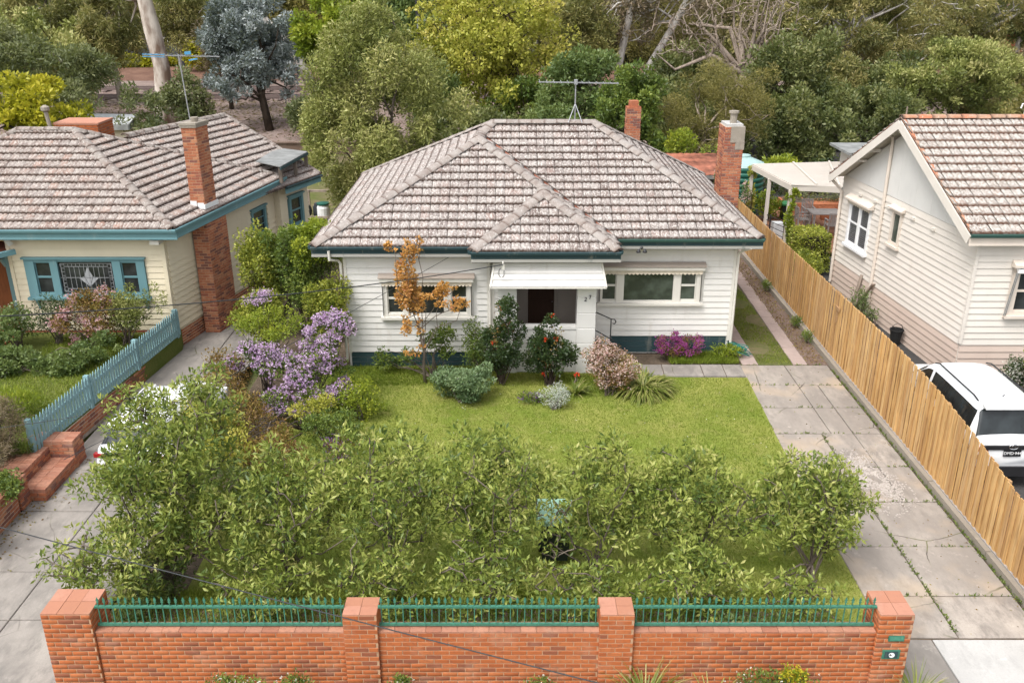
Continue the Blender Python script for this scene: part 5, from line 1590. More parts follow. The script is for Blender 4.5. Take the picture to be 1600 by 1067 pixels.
core = MB(); core.box(-10.62, -10.38, 9.0, 16.55, -.1, .60); core.prism([(-10.92, 18.6, -.1), (-10.70, 18.6, -.1), (-9.98, 25.5, -.1), (-10.2, 25.5, -.1)], (0, 0, .55)); core.build('wall_core', M['mortar_dark'], RW)
sp = []
brick_specs(sp, (-10.38, 9.0, 0), Y1, X1, 7.55, .6, 'brick_red', seed=81)
d2 = Vector((.72, 6.9, 0)).normalized(); brick_specs(sp, (-10.70, 18.6, 0), d2, Vector((d2.y, -d2.x, 0)), 6.9, .45, 'brick_red', seed=82)
lay(sp, RW)
for k in range(31):
    q = MB(); y0 = 9.0 + k * .243; q.box(-10.63, -10.365, y0 + .004, y0 + .237, .602, .67); q.build('coping_brick', M['brick_step'], RW, org=(-10.5, y0, .6))
ST = empty('brick_steps', (-10.5, 17.6, 0), 'red brick garden steps with side blocks below the blue picket fence', 'steps')
def brick_block(x0, x1, y0, y1, z0, z1, name, seed):
    q = MB(); q.box(x0 + .01, x1 - .01, y0 + .01, y1 - .01, z0, z1 - .012); o = q.build(name, M['mortar_dark'], ST)
    sp = []; brick_specs(sp, (x0, y0, z0), X1, NF, x1 - x0, z1 - z0 - .07, 'brick_red', seed=seed); brick_specs(sp, (x1, y0, z0), Y1, X1, y1 - y0, z1 - z0 - .07, 'brick_red', 1, seed=seed + 1); lay(sp, o)
    nx = max(1, int(round((x1 - x0) / .235))); ny = max(1, int(round((y1 - y0) / .112)))
    for i in range(nx):
        for j in range(ny):
            q = MB(); a = x0 + (x1 - x0) * i / nx; b = y0 + (y1 - y0) * j / ny
            q.box(a + .004, a + (x1 - x0) / nx - .004, b + .004, b + (y1 - y0) / ny - .004, z1 - .07, z1 + random.uniform(-.002, .003)); q.build('brick', M['brick_step'], o, org=(a, b, z1))
brick_block(-10.55, -10.02, 16.98, 18.40, 0, .28, 'lower_step', 91)
brick_block(-11.30, -10.555, 16.98, 18.40, 0, .56, 'upper_step', 93)
brick_block(-10.95, -10.0, 18.405, 18.90, 0, .68, 'side_block', 95)
brick_block(-10.90, -10.35, 16.60, 16.975, 0, .68, 'side_block', 97)

# ================================================================== CARS
def car(name, label, loc, rz, suv=True, plate=None, mirrors=(-1, 1)):
    """hatchback or wagon facing +Y in its own frame, origin on the ground at its middle; sections lofted along its length"""
    root = empty(name, loc, label, 'car')
    Lh = 2.30 if suv else 2.05; hw = .83 if suv else .84; Hh = 1.68 if suv else 1.47
    rot = Matrix.Rotation(rz, 3, 'Z'); base = Vector(loc)
    T = lambda p: rot @ Vector(p) + base
    # side stations (y, half width, sill z, belt z) and cabin stations (y, half width low, roof z, half width at roof), splined along the length
    def spline(rows, m):
        rows = np.array(rows, dtype=float); out = []
        for i in range(len(rows) - 1):
            p0, p1, p2, p3 = rows[max(i - 1, 0)], rows[i], rows[i + 1], rows[min(i + 2, len(rows) - 1)]
            for t in np.linspace(0, 1, m, endpoint=False):
                out.append(.5 * (2 * p1 + (p2 - p0) * t + (2 * p0 - 5 * p1 + 4 * p2 - p3) * t * t + (3 * p1 - p0 - 3 * p2 + p3) * t ** 3))
        out.append(rows[-1]); return out
    st = spline([(-Lh, .80, .46, .74), (-Lh + .05, hw * .93, .32, .96), (-Lh + .20, hw * .985, .26, 1.02), (-Lh + .62, hw, .25, 1.02), (-.6, hw, .24, 1.00), (.55, hw, .24, .99), (1.02, hw, .24, .98), (Lh - .75, hw * .98, .25, .95), (Lh - .25, hw * .92, .27, .86), (Lh - .06, hw * .82, .32, .74), (Lh, hw * .70, .40, .62)], 4)
    def ring(y, w, zs, zb):
        m = (zs + zb) / 2; h = zb - zs
        half = [(w * .88, zs), (w * .97, zs + .05), (w, zs + .16 * h + .03), (w * 1.0, m), (w * .992, zb - .16 * h), (w * .975, zb - .07 * h), (w * .94, zb - .01), (w * .86, zb + .012), (w * .5, zb + .03)]
        return [(-x, y, z) for x, z in half] + [(0, y, zb + .036)] + [(x, y, z) for x, z in half[::-1]]
    mb = MB(); V = []; F = []
    rs = [ring(*s_) for s_ in st]; n = len(rs[0])
    for r in rs: V += [T(p) for p in r]
    for i in range(len(rs) - 1):
        for k in range(n): F.append((i * n + k, i * n + (k + 1) % n, (i + 1) * n + (k + 1) % n, (i + 1) * n + k))
    F.append(tuple(range(n))[::-1]); F.append(tuple((len(rs) - 1) * n + k for k in range(n)))
    mb.add(V, F)
    zb = 1.0
    cab = [(-Lh + .10, hw * .92, zb - .02, hw * .90), (-Lh + .40, hw * .92, Hh - .085, hw * .72), (-Lh + .62, hw * .925, Hh - .01, hw * .75), (-.35, hw * .93, Hh + .015, hw * .765), (.25, hw * .93, Hh - .03, hw * .745), (.62, hw * .92, Hh - .17, hw * .745), (1.30, hw * .91, zb - .02, hw * .86)]
    V = []; F = []
    cs_ = spline(cab, 4)
    def cring(y, wb, z, wr):
        k = max(0.0, min(1.0, (z - zb) / .25)); e = .05 * k
        half = [(wb, zb - .04), (wr + (wb - wr) * .10, z - e * 1.6 - .02 * (1 - k)), (wr * .975, z - e * .55), (wr * .90, z - e * .1), (wr * .6, z + .018)]
        return [(-x, y, q) for x, q in half] + [(0, y, z + .028)] + [(x, y, q) for x, q in half[::-1]]
    cr = [cring(*c_) for c_ in cs_]; m_ = len(cr[0])
    for r in cr: V += [T(p) for p in r]
    for i in range(len(cr) - 1):
        for k in range(m_ - 1): F.append((i * m_ + k, i * m_ + k + 1, (i + 1) * m_ + k + 1, (i + 1) * m_ + k))
    mb.add(V, F)
    body = mb.build('body', M['car_white'], root, smooth=True)
    def quad(name, pts, m, off=.006, parent=root):
        P = [T(p) for p in pts]; nn = (P[1] - P[0]).cross(P[2] - P[0]).normalized()
        c = sum(P, Vector()) / len(P)
        if nn.dot(c - (base + Vector((0, 0, .7)))) < 0: nn = -nn
        q = MB(); q.prism([p + nn * .001 for p in P], nn * off); return q.build(name, M[m], parent)
    # glass: strips of the cabin surface set a little proud of it
    def strip(name, i0, i1, k0, k1, m, inset=0.0):
        V = []; w = k1 - k0 + 1
        for i in range(i0, i1 + 1):
            c = Vector((0, cs_[i][0], .85)); row = []
            for k in range(k0, k1 + 1):
                p = Vector(cr[i][k]); d = (p - c).normalized(); row.append(p + d * .010)
            if inset:
                a_, b_ = row[0].copy(), row[-1].copy(); row[0] = a_.lerp(b_, inset); row[-1] = b_.lerp(a_, inset * .6)
            V += row
        F = [(i * w + k, i * w + k + 1, (i + 1) * w + k + 1, (i + 1) * w + k) for i in range(i1 - i0) for k in range(w - 1)]
        q = MB(); q.add([T(p) for p in V], F); return q.build(name, M[m], root, smooth=True)
    rw = strip('rear_window', 1, 4, 1, m_ - 2, 'car_glass')
    strip('windscreen', len(cr) - 5, len(cr) - 2, 1, m_ - 2, 'car_glass')
    for i0_, i1_ in ((6, 15), (16, 21)):
        strip('side_window', i0_, i1_, 0, 1, 'car_glass', .14); strip('side_window', i0_, i1_, m_ - 2, m_ - 1, 'car_glass', .14)
    # wheels
    for sx in (-1, 1):
        for yy in (-Lh * .62, Lh * .62):
            w = MB(); n = 20
            def disc(r, x): return [T((x, yy + r * math.cos(2 * math.pi * k / n), .34 + r * math.sin(2 * math.pi * k / n))) for k in range(n)]
            w.prism(disc(.40, sx * (hw - .02)), rot @ Vector((sx * .012, 0, 0))); w.build('wheel_arch', M['car_black'], root)
            w = MB(); w.prism(disc(.335, sx * (hw - .20)), rot @ Vector((sx * .215, 0, 0))); tw = w.build('wheel', M['rubber'], root)
            w = MB(); w.prism(disc(.22, sx * (hw + .015)), rot @ Vector((sx * .012, 0, 0))); w.build('rim', M['metal'], tw)
    q = MB()
    for sx in (-1, 1):
        pts = [T((sx * hw * .70, y, z)) for y, z in ((-Lh + .6, Hh + .012), (-Lh + .8, Hh + .05), (.15, Hh + .05), (.35, Hh - .02))]
        q = MB(); q.tube(pts, .017, 6); q.build('roof_rail', M['car_black'] if suv else M['car_white'], root)
        pts = [(sx * hw * .97, .98, 1.02), (sx * (hw + .16), .94, 1.05), (sx * (hw + .17), .90, 1.17), (sx * hw * .98, .94, 1.15)]
        if sx in mirrors: q = MB(); q.prism([T(p) for p in pts], rot @ Vector((0, .09, 0))); q.build('wing_mirror', M['car_white'], root)
        q = MB(); q.obox(T((sx * hw * .80, -Lh + .045, .86)), rot @ X1, rot @ Y1, Z1, .17, .05, .045); q.build('tail_light', M['tail_red'], root)
        q = MB(); q.obox(T((sx * hw * .72, Lh - .10, .72)), rot @ X1, rot @ Y1, Z1, .16, .06, .05); q.build('headlight', M['plate_white'], root)
    # spoiler over the rear window, black lower bumper, dark band, plate
    q = MB(); q.prism([T((-hw * .66, -Lh + .62, Hh + .012)), T((hw * .66, -Lh + .62, Hh + .012)), T((hw * .70, -Lh + .24, Hh - .035)), T((-hw * .70, -Lh + .24, Hh - .035))], (0, 0, .04)); q.build('spoiler', M['car_white'], root)
    q = MB(); q.obox(T((0, -Lh + .07, .36)), rot @ X1, rot @ Y1, Z1, hw * .86, .12, .11); q.build('bumper', M['car_black'], root)
    q = MB(); q.obox(T((0, -Lh + .012, .90)), rot @ X1, rot @ Y1, Z1, hw * .70, .03, .045); q.build('tail_panel', M['car_black'], root)
    q = MB(); q.tube([T((.10, -Lh + .19, 1.16)), T((-.25, -Lh + .17, 1.13))], .012, 5); q.build('wiper', M['car_black'], rw)
    q = MB(); e = [T((.09 * math.cos(t), -Lh - .025, .93 + .055 * math.sin(t))) for t in np.linspace(0, 2 * math.pi, 19)]; q.tube(e, .010, 5, cap=False)
    e = [T((.035 * math.cos(t), -Lh - .025, .93 + .05 * math.sin(t))) for t in np.linspace(0, 2 * math.pi, 15)]; q.tube(e, .008, 5, cap=False)
    q.build('emblem', M['chrome'], root)
    if plate:
        q = MB(); q.obox(T((.0, -Lh - .018, .78)), rot @ X1, rot @ Y1, Z1, .18, .008, .07); po = q.build('number_plate', M['plate_black'], root)
        cu = bpy.data.curves.new('plate_text', 'FONT'); cu.body = plate; cu.size = .094; cu.extrude = .002; cu.align_x = 'CENTER'; cu.align_y = 'CENTER'; cu.space_character = .95; 
        t = bpy.data.objects.new('plate_lettering', cu); COL.objects.link(t); cu.materials.append(M['plate_white']); t = to_mesh(t); t.parent = po
        w = T((0, -Lh - .030, .782)); ORG[t] = w; t.location = w - ORG[po]; t.rotation_euler = (R(90), 0, rz)
    q = MB(); q.tube([T((0, -Lh + .75, Hh + .03)), T((0, -Lh + .70, Hh + .10))], .012, 5); q.build('antenna', M['car_black'], root)
    return root


car('parked_car', 'white wagon parked behind the paling fence with a black number plate', (10.33, 18.95, .58), R(0), True, 'DMD\u00b7944', (1,))
car('parked_car', 'white hatchback on the left drive half hidden by leafy shrubs', (-8.05, 19.4, 0), R(-5), False, None)

# ================================================================== RIGHT BACK YARD
PG = empty('pergola', (11.6, 35.5, .75), 'white timber pergola with slatted roof over the brick courtyard', 'pergola')
GZ = .76
cs = [Vector((9.86, 37.4, 3.16)), Vector((10.36, 33.6, 3.16)), Vector((12.1, 33.2, 3.16)), Vector((13.3, 37.9, 3.16))]
for a, b in ((0, 1), (1, 2), (0, 3)):
    q = MB(); q.beam(cs[a], cs[b], .06, .20); q.build('beam', M['white_wood'], PG)
for k in range(21):
    t = k / 20; a = cs[1].lerp(cs[0], t) + Z1 * .12; b = cs[2].lerp(cs[3], t) + Z1 * .12 + X1 * .3
    q = MB(); q.beam(a, b, .135, .035); q.build('roof_slat', M['white_wood'], PG)
for t in (.5, .95):
    q = MB(); q.beam(cs[1].lerp(cs[2], t) + Z1 * .17, cs[0].lerp(cs[3], t) + Z1 * .17, .07, .06); q.build('batten', M['white_wood'], PG)
for p in (cs[0], cs[0].lerp(cs[1], .48), cs[1]):
    q = MB(); q.box(p.x - .06, p.x + .06, p.y - .06, p.y + .06, GZ, 3.08); q.build('post', M['white_wood'], PG)
tb = empty('outdoor_table', (12.75, 36.7, GZ), 'weathered grey timber outdoor table under the pergola', 'table')
for k in range(6):
    q = MB(); q.box(12.2, 13.45, 36.25 + k * .16, 36.39 + k * .16, GZ + .70, GZ + .74); q.build('plank', M['grey_wood'], tb)
for x, y in ((12.3, 36.35), (13.35, 36.35), (12.3, 37.1), (13.35, 37.1)):
    q = MB(); q.box(x - .04, x + .04, y - .04, y + .04, GZ, GZ + .70); q.build('leg', M['grey_wood'], tb)
def chair(x, y, rz, lab):
    c = empty('outdoor_chair', (x, y, GZ), lab, 'chair', 'slatted outdoor chairs'); rot = Matrix.Rotation(rz, 3, 'Z'); b = Vector((x, y, GZ))
    T = lambda p: rot @ Vector(p) + b
    for sx in (-.22, .22):
        for sy, h in ((-.22, .62), (.22, .95)):
            q = MB(); q.beam(T((sx, sy, 0)), T((sx, sy + (.06 if h > .7 else 0), h)), .05, .05); q.build('leg', M['grey_wood'], c)
        q = MB(); q.beam(T((sx, -.25, .63)), T((sx, .24, .65)), .06, .03); q.build('armrest', M['grey_wood'], c)
    q = MB()
    for k in range(5): q.beam(T((-.23, -.2 + k * .1, .43)), T((.23, -.2 + k * .1, .43)), .08, .025)
    q.build('seat', M['grey_wood'], c)
    for k in range(7): q = MB(); q.beam(T((-.19 + k * .063, .22, .46)), T((-.19 + k * .063, .28, .90)), .04, .018); q.build('slat', M['grey_wood'], c)
    q = MB(); q.beam(T((-.24, .285, .92)), T((.24, .285, .92)), .03, .07); q.build('top_rail', M['grey_wood'], c)
chair(12.5, 37.75, 0, 'slatted grey outdoor chair on the far side of the timber table')
chair(11.95, 36.7, R(90), 'slatted grey outdoor chair at the fence end of the timber table')
chair(12.85, 35.75, R(180), 'slatted grey outdoor chair with its back to the clipped hedge')
def pot(x, y, r, h, lab, name='plant_pot', m='terracotta', z=GZ, cat='pot'):
    q = MB(); q.lathe([(r * .72, 0), (r, h * .86), (r * 1.08, h * .86), (r * 1.08, h), (r * .9, h), (r * .85, h * .9)], (x, y, z), 14); return thing1(q, name, M[m], lab, cat)
pot(13.45, 38.3, .32, .5, 'round terracotta pot standing behind the timber table')
tk = empty('raised_planter', (12.9, 39.6, GZ), 'red brick raised planter full of herbs beyond the table', 'planter')
q = MB(); q.box(11.9, 13.0, 39.1, 40.3, GZ, GZ + .5); q.box(13.02, 14.9, 39.3, 40.4, GZ, GZ + .42); q.build('planter_wall', M['terracotta'], tk)
q = MB(); q.box(12.0, 12.9, 39.2, 40.2, GZ + .5, GZ + .51); q.build('soil', M['soil'], tk)
bn = empty('compost_bin', (11.75, 38.4, GZ), 'dark bin with a bright green lid beyond the pergola post', 'bin')
q = MB(); q.prism([(11.55, 38.2, GZ), (11.95, 38.2, GZ), (11.95, 38.6, GZ), (11.55, 38.6, GZ)], (0, 0, .62)); q.build('body', M['bin_dark'], bn)
q = MB(); q.prism([(11.5, 38.12, GZ + .63), (12.0, 38.12, GZ + .63), (12.0, 38.65, GZ + .67), (11.5, 38.65, GZ + .67)], (0, 0, .06)); q.build('lid', M['bin_lid_green'], bn)
tank = empty('water_tank', (10.0, 39.6, .6), 'dark green ribbed rainwater tank with a pale lid beside the pergola', 'water tank')
q = MB(); prof = []
for k in range(10): prof += [(.92, k * .23), (.96, k * .23 + .08), (.96, k * .23 + .15), (.92, k * .23 + .20)]
q.lathe(prof, (10.0, 39.6, .6), 28); q.build('shell', M['tank_green'], tank)
q = MB(); q.lathe([(.95, 2.27), (.90, 2.36), (.3, 2.60), (.3, 2.68), (.01, 2.70)], (10.0, 39.6, .6), 28); q.build('lid', M['tank_lid'], tank)
sh = empty('garden_shed', (8.2, 40, 0), 'garden shed with a rusty corrugated roof behind the brick chimney', 'shed')
q = MB()
for k in range(22):
    x = 6.1 + k * .15; z = 2.66 + .025 * (k % 2); z2 = 2.66 + .025 * ((k + 1) % 2)
    q.prism([(x, 38.3, z), (x + .15, 38.3, z2), (x + .15, 42.2, z2 + .2), (x, 42.2, z + .2)], (0, 0, -.012))
q.build('roof', M['iron_rust'], sh)
q = MB(); q.box(6.2, 9.2, 38.6, 42, 0, 2.55); q.build('wall', M['wall_dark'], sh)
q = MB(); q.box(6.1, 9.4, 38.22, 38.29, 2.50, 2.64); q.build('fascia', M['iron_grey'], sh)

gs = empty('garden_rail', (10.2, 35.5, GZ), 'dark wire garden fence with a cloth hung on it below the pergola posts', 'fence')
for z in (.1, .3, .5, .7, .9):
    q = MB(); q.beam((9.62, 37.2, GZ + z), (10.5, 34.3, GZ + z), .02, .02); q.build('rail', M['iron_black'], gs)
for k in range(4):
    p = Vector((9.62, 37.2, GZ)).lerp(Vector((10.5, 34.3, GZ)), k / 3); q = MB(); q.beam(p, p + Z1 * .95, .05, .05); q.build('post', M['iron_black'], gs)
bx = MB(); bx.box(10.35, 10.75, 35.2, 35.6, GZ, GZ + .62); thing1(bx, 'storage_box', M['iron_pale'], 'pale grey storage box beside the pergola post', 'box')
cl = MB()
for k in range(6): cl.prism([(10.70, 34.6 + k * .09, GZ + .75), (10.70, 34.6 + k * .09 + .08, GZ + .75), (10.73, 34.6 + k * .09 + .08, GZ + .15 + .04 * (k % 2)), (10.73, 34.6 + k * .09, GZ + .12)], (.03, 0, 0))
thing1(cl, 'hanging_cloth', M['purple_cloth'], 'dark purple cloth hanging near the storage box', 'cloth')
bp = empty('black_bucket', (11.12, 24.6, .6), 'black plastic bucket against the buff plinth boards of the ivory house', 'bucket')
q = MB(); q.lathe([(.13, 0), (.18, .36), (.20, .36), (.20, .40), (.17, .40), (.15, .2)], (11.12, 24.6, .62), 14); q.build('body', M['rubber'], bp)
q = MB(); q.tube([(10.95, 24.6, 1.0), (11.0, 24.6, 1.14), (11.12, 24.6, 1.2), (11.24, 24.6, 1.14), (11.3, 24.6, 1.0)], .01, 5); q.build('handle', M['iron_black'], bp)
for i, (x0, y0, x1_, y1_, l) in enumerate(((10.9, 27.4, 11.12, 26.7, 'split timber plank leaning on the plinth of the ivory house'), (10.75, 27.3, 11.08, 27.6, 'weathered timber stake propped beside the downpipe'))):
    q = MB(); q.beam((x0, y0, .62), (x1_, y1_, 1.7), .12 - .03 * i, .04); thing1(q, ('timber_plank', 'timber_stake')[i], M['bark_twig'], l, ('plank', 'stake')[i])

# ================================================================== LEFT BACK YARD
yd = empty('timber_rail_fence', (-9, 41.5, 0), 'low timber post and rail yard fence behind the olive tree', 'fence')
for p, q_ in (((-10.3, 42.6, 1.05), (-7.0, 42.4, 1.05)), ((-10, 41.2, .12), (-7.4, 41.1, .12))):
    q = MB(); q.beam(p, q_, .10, .10); q.build('rail', M['bark_twig'], yd)
for x, y in ((-9.6, 42.5), (-8.4, 42.4), (-7.4, 42.3)):
    q = MB(); q.beam((x, y, 0), (x, y, 1.1), .12, .12); q.build('post', M['bark_twig'], yd)
ct = empty('water_container', (-8.75, 41.6, 0), 'white plastic water container with a green cap in the yard', 'container')
q = MB(); q.lathe([(.26, 0), (.30, .06), (.30, .48), (.24, .60), (.10, .64)], (-8.75, 41.6, 0), 14); q.build('body', M['plate_white'], ct)
q = MB(); q.lathe([(.30, .641), (.30, .70), (.12, .74)], (-8.75, 41.6, 0), 12); q.build('lid', M['tank_green'], ct)
q = MB(); e = [(-9.72, 41.5 + .2 * math.cos(t) * .3, .36 + .28 * math.sin(t)) for t in np.linspace(0, 2 * math.pi, 17)]
e = [(-9.62 + .28 * math.cos(t), 41.5, .36 + .28 * math.sin(t)) for t in np.linspace(0, 2 * math.pi, 17)]; q.tube(e, .09, 8, cap=False); thing1(q, 'old_tyre', M['rubber'], 'black tyre standing up beside the yard fence post', 'tyre')
q = MB(); q.box(-9.25, -8.9, 41.7, 42.1, 0, .5); q.box(-9.2, -9.0, 41.75, 42.0, .5, .62); thing1(q, 'storage_tub', M['fence_dark'], 'dark storage tub between the tyre and the white container', 'tub')
pot(-7.75, 43.2, .3, .5, 'terracotta pot on the ground behind the yard fence', z=0)
pot(-7.9, 41.6, .22, .45, 'terracotta pot beside the white water container', z=0)
bw_ = MB(); bw_.box(-26, -9, 58, 58.3, -.1, .62); bw_.box(-26, -9, 57.9, 58.35, .62, .70); thing1(bw_, 'retaining_wall', M['mulch'], 'long low earth coloured wall below the railway bank', 'wall')
ga = empty('garage', (-22.5, 52, 0), 'low garage with a pale metal roof behind the cream house', 'garage')
q = MB(); q.prism([(-26.0, 53.6, 3.05), (-21.3, 53.0, 3.05), (-20.8, 50.3, 2.85), (-23.3, 50.3, 2.85)], (0, 0, .05)); q.build('roof', M['iron_pale'], ga)
q = MB(); q.beam((-23.3, 50.28, 2.80), (-20.8, 50.28, 2.80), .05, .30); q.beam((-20.78, 50.3, 2.80), (-21.28, 53.0, 3.0), .05, .30); q.build('fascia', M['iron_grey'], ga)
q = MB(); q.box(-23.2, -21.0, 50.6, 52.6, 0, 2.75); q.build('wall', M['render_beige'], ga)
df = empty('metal_fence', (-37, 100, 1.5), 'dark grey ribbed metal fence across the railway line', 'fence')
for k in range(26):
    q = MB(); q.box(-46 + k * .72, -45.3 + k * .72, 100, 100.1, 1.45, 3.6); q.build('panel', M['fence_dark'], df)
for k in range(7): q = MB(); q.box(-46.08 + k * 2.9, -45.9 + k * 2.9, 99.9, 100.0, 1.45, 3.75); q.build('post', M['iron_black'], df)
def far_house(x0, x1, y0, y1, zh, rh, m, rm, lab, z0=1.5, wins=3):
    h = empty('house', ((x0 + x1) / 2, y0, z0), lab, 'house', 'houses beyond the railway')
    q = MB(); q.box(x0, x1, y0, y1, z0, zh); q.build('wall', M[m], h)
    ov = .5; q = MB(); ym = (y0 + y1) / 2
    q.prism([(x0 - ov, y0 - ov, zh + .01), (x0 - ov, y1 + ov, zh + .01), (x0 - ov + (x1 - x0) * .0, ym, zh + rh)], (x1 - x0 + 2 * ov, 0, 0)); q.build('roof', M[rm], h)
    for k in range(wins):
        xc = x0 + (x1 - x0) * (k + .5) / wins; q = MB(); q.box(xc - .8, xc + .8, y0 - .05, y0 - .002, z0 + 1.0, z0 + 2.3); w = q.build('window', M['white_trim'], h)
        q = MB(); q.box(xc - .7, xc + .7, y0 - .07, y0 - .051, z0 + 1.1, z0 + 2.2); q.build('pane', M['glass'], w)
far_house(-46, -33, 108, 118, 5.2, 2.2, 'wall_dark', 'tile_grey', 'dark walled house with a grey roof behind the metal fence')
far_house(8, 20, 106, 116, 6.0, 2.4, 'iron_grey', 'iron_grey', 'grey house glimpsed behind the bare branched trees')
far_house(-14, 0, 112, 122, 6.5, 2.2, 'wall_pale', 'tile_pink', 'pale house mostly hidden behind the yellow green tree')
far_house(26, 42, 114, 124, 6.4, 2.4, 'wall_pale', 'tile_red', 'cream house with a red roof hidden behind the gum trees')
far_house(-70, -56, 118, 128, 6, 2.2, 'wall_pale', 'iron_grey', 'pale house beyond the railway behind the grey green trees')
far_house(50, 66, 116, 126, 6, 2.2, 'brick_red', 'tile_red', 'red brick house beyond the railway at the far right')
sgn = empty('rail_gantry', (-6.3, 68, .8), 'grey steel railway signal post with a railed platform among the trees', 'signal')
q = MB(); q.beam((-6.6, 68, .8), (-6.6, 68, 9.2), .16, .16); q.build('post', M['iron_grey'], sgn)
q = MB(); q.box(-6.7, -5.2, 67.5, 68.5, 6.2, 6.3); q.build('platform', M['iron_grey'], sgn)
for x in (-6.6, -5.9, -5.25): q = MB(); q.beam((x, 67.5, 6.3), (x, 67.5, 7.5), .06, .06); q.build('baluster', M['iron_grey'], sgn)
for z in (6.9, 7.5): q = MB(); q.beam((-6.65, 67.5, z), (-5.2, 67.5, z), .05, .05); q.build('rail', M['iron_grey'], sgn)
q = MB(); q.box(-6.75, -6.45, 67.8, 68.1, 7.9, 9.1); q.build('signal_head', M['iron_black'], sgn)

# ================================================================== WIRES, HOSE, BIN
def wire(p, q_, sag, r, m, lab, name='service_cable', n=18):
    P = [Vector(p).lerp(Vector(q_), t) - Z1 * sag * 4 * t * (1 - t) for t in np.linspace(0, 1, n)]
    mb = MB(); mb.tube(P, r, 6); thing1(mb, name, M[m], lab, 'cable')
wire((-.24, 23.30, 3.36), (-14.2, 13.5, 5.35), .38, .014, 'cable', 'dark service cable sagging from the porch roof across the left garden')
wire((-1.55, 24.15, 3.42), (-9.5, 17.0, 1.0), .1, .008, 'cable', 'thin dark wire slanting from the eave past the left window')
wire((-11.24, 13.3, 2.61), (5.1, 8.3, 1.66), .05, .009, 'cable', 'dark twin cable crossing low in front of the brick wall', 'overhead_cable')
wire((-12.6, 17.0, 1.55), (-9.2, 17.6, 1.75), .05, .007, 'cable', 'thin dark wire passing in front of the blue pickets', 'overhead_cable')
wire((-70, 70, 10.25), (60, 70, 9.9), .4, .025, 'cable_pale', 'pale wire strung above the railway in front of the trees', 'overhead_cable', 30)
hs = MB()
for k in range(9):
    c = Vector((6.72 + random.uniform(-.08, .08), 25.1 + random.uniform(-.12, .12), .10 + .02 * k)); r = random.uniform(.22, .38); tl_ = Matrix.Rotation(random.uniform(-.5, .5), 3, 'X') @ Matrix.Rotation(random.uniform(-.6, .6), 3, 'Y')
    hs.tube([c + tl_ @ Vector((r * math.cos(a), r * math.sin(a) * .8, 0)) for a in np.linspace(0, 6.0, 18)], .014, 5)
thing1(hs, 'garden_hose', M['hose'], 'tangled green garden hose heaped at the house corner', 'hose')
wb = empty('wheelie_bin', (.82, 14.95, 0), 'black wheelie bin with a pale green lid among the front shrubs', 'bin')
def binpart(name, m, x0, x1, y0, y1, z0, z1, tp=.06):
    q = MB(); V = [(x0 + tp, y0 + tp, z0), (x1 - tp, y0 + tp, z0), (x1 - tp, y1 - tp, z0), (x0 + tp, y1 - tp, z0), (x0, y0, z1), (x1, y0, z1), (x1, y1, z1), (x0, y1, z1)]
    q.add(V, [(3, 2, 1, 0), (4, 5, 6, 7), (0, 1, 5, 4), (1, 2, 6, 5), (2, 3, 7, 6), (3, 0, 4, 7)]); return q.build(name, M[m], wb)
binpart('body', 'bin_dark', .52, 1.12, 14.6, 15.3, .12, .98)
binpart('lid', 'bin_lid', .48, 1.16, 14.54, 15.36, .985, 1.06, -.02)
q = MB(); q.tube([(.55, 15.36, 1.0), (1.09, 15.36, 1.0)], .02, 6); q.build('handle', M['bin_dark'], wb)
for x in (.55, 1.09):
    q = MB(); q.prism([(x - .03, 15.15 + .11 * math.cos(t), .12 + .11 * math.sin(t)) for t in np.linspace(0, 2 * math.pi, 13)[:-1]], (.06, 0, 0)); q.build('wheel', M['rubber'], wb)

# ================================================================== FRONT ROW OF LEAFY SHRUBS
row = [
    ((-6.25, 13.8, 0), [(-6.2, 14.2, 2.0, 1.75, 1.25, 1.75, 4), (-5.6, 14.9, 3.35, .95, .85, .95, 1.5), (-6.9, 15.2, 3.1, .8, .7, .6, .8), (-7.55, 13.1, 1.15, .75, .7, .75, .9), (-6.7, 13.1, 1.25, 1.25, .9, .95, 2), (-4.9, 13.6, 1.3, 1.0, .9, 1.1, 1.3), (-6.5, 15.2, 2.9, .9, .8, .8, 1)], 19500, 'biggest leafy shrub at the left end of the row behind the brick wall'),
    ((-4.05, 13.7, 0), [(-3.7, 14.1, 1.6, 1.35, 1.15, 1.4, 2.4), (-4.3, 14.5, 2.3, .7, .7, .7, 1), (-4.2, 12.8, .85, 1.3, .75, .62, 1.7)], 7600, 'thin shrub behind the left iron railing next to the biggest shrub'),
    ((-2.15, 13.5, 0), [(-2.1, 14.1, 2.0, 1.4, 1.15, 1.55, 3), (-2.2, 12.85, .95, 1.3, .85, .72, 1.8)], 8000, 'tall airy shrub just behind the left narrow brick pier'),
    ((-.35, 13.75, 0), [(-.4, 14.2, 1.95, 1.4, 1.15, 1.5, 3), (-.5, 12.85, .95, 1.3, .85, .72, 1.8)], 7800, 'tall airy shrub behind the middle of the central iron railing'),
    ((1.50, 13.85, 0), [(1.55, 14.3, 1.75, 1.25, 1.0, 1.35, 3), (1.2, 12.7, .90, 1.3, .75, .68, 1.9), (.75, 13.6, 1.15, .55, .4, .5, .55)], 6800, 'open shrub in front of the wheelie bin'),
    ((3.40, 14.0, 0), [(3.2, 14.3, 1.7, 1.5, 1.15, 1.3, 3), (3.1, 12.85, .95, 1.4, .85, .74, 2.0), (4.3, 14.0, 1.35, .7, .7, .8, .9)], 9000, 'rounded shrub behind the middle of the right iron railing'),
    ((5.50, 13.9, 0), [(5.45, 14.35, 1.6, 1.3, 1.0, 1.2, 3), (4.9, 12.7, .8, .9, .6, .6, 1.0)], 7600, 'leafy shrub at the right end of the row beside the concrete drive'),
]
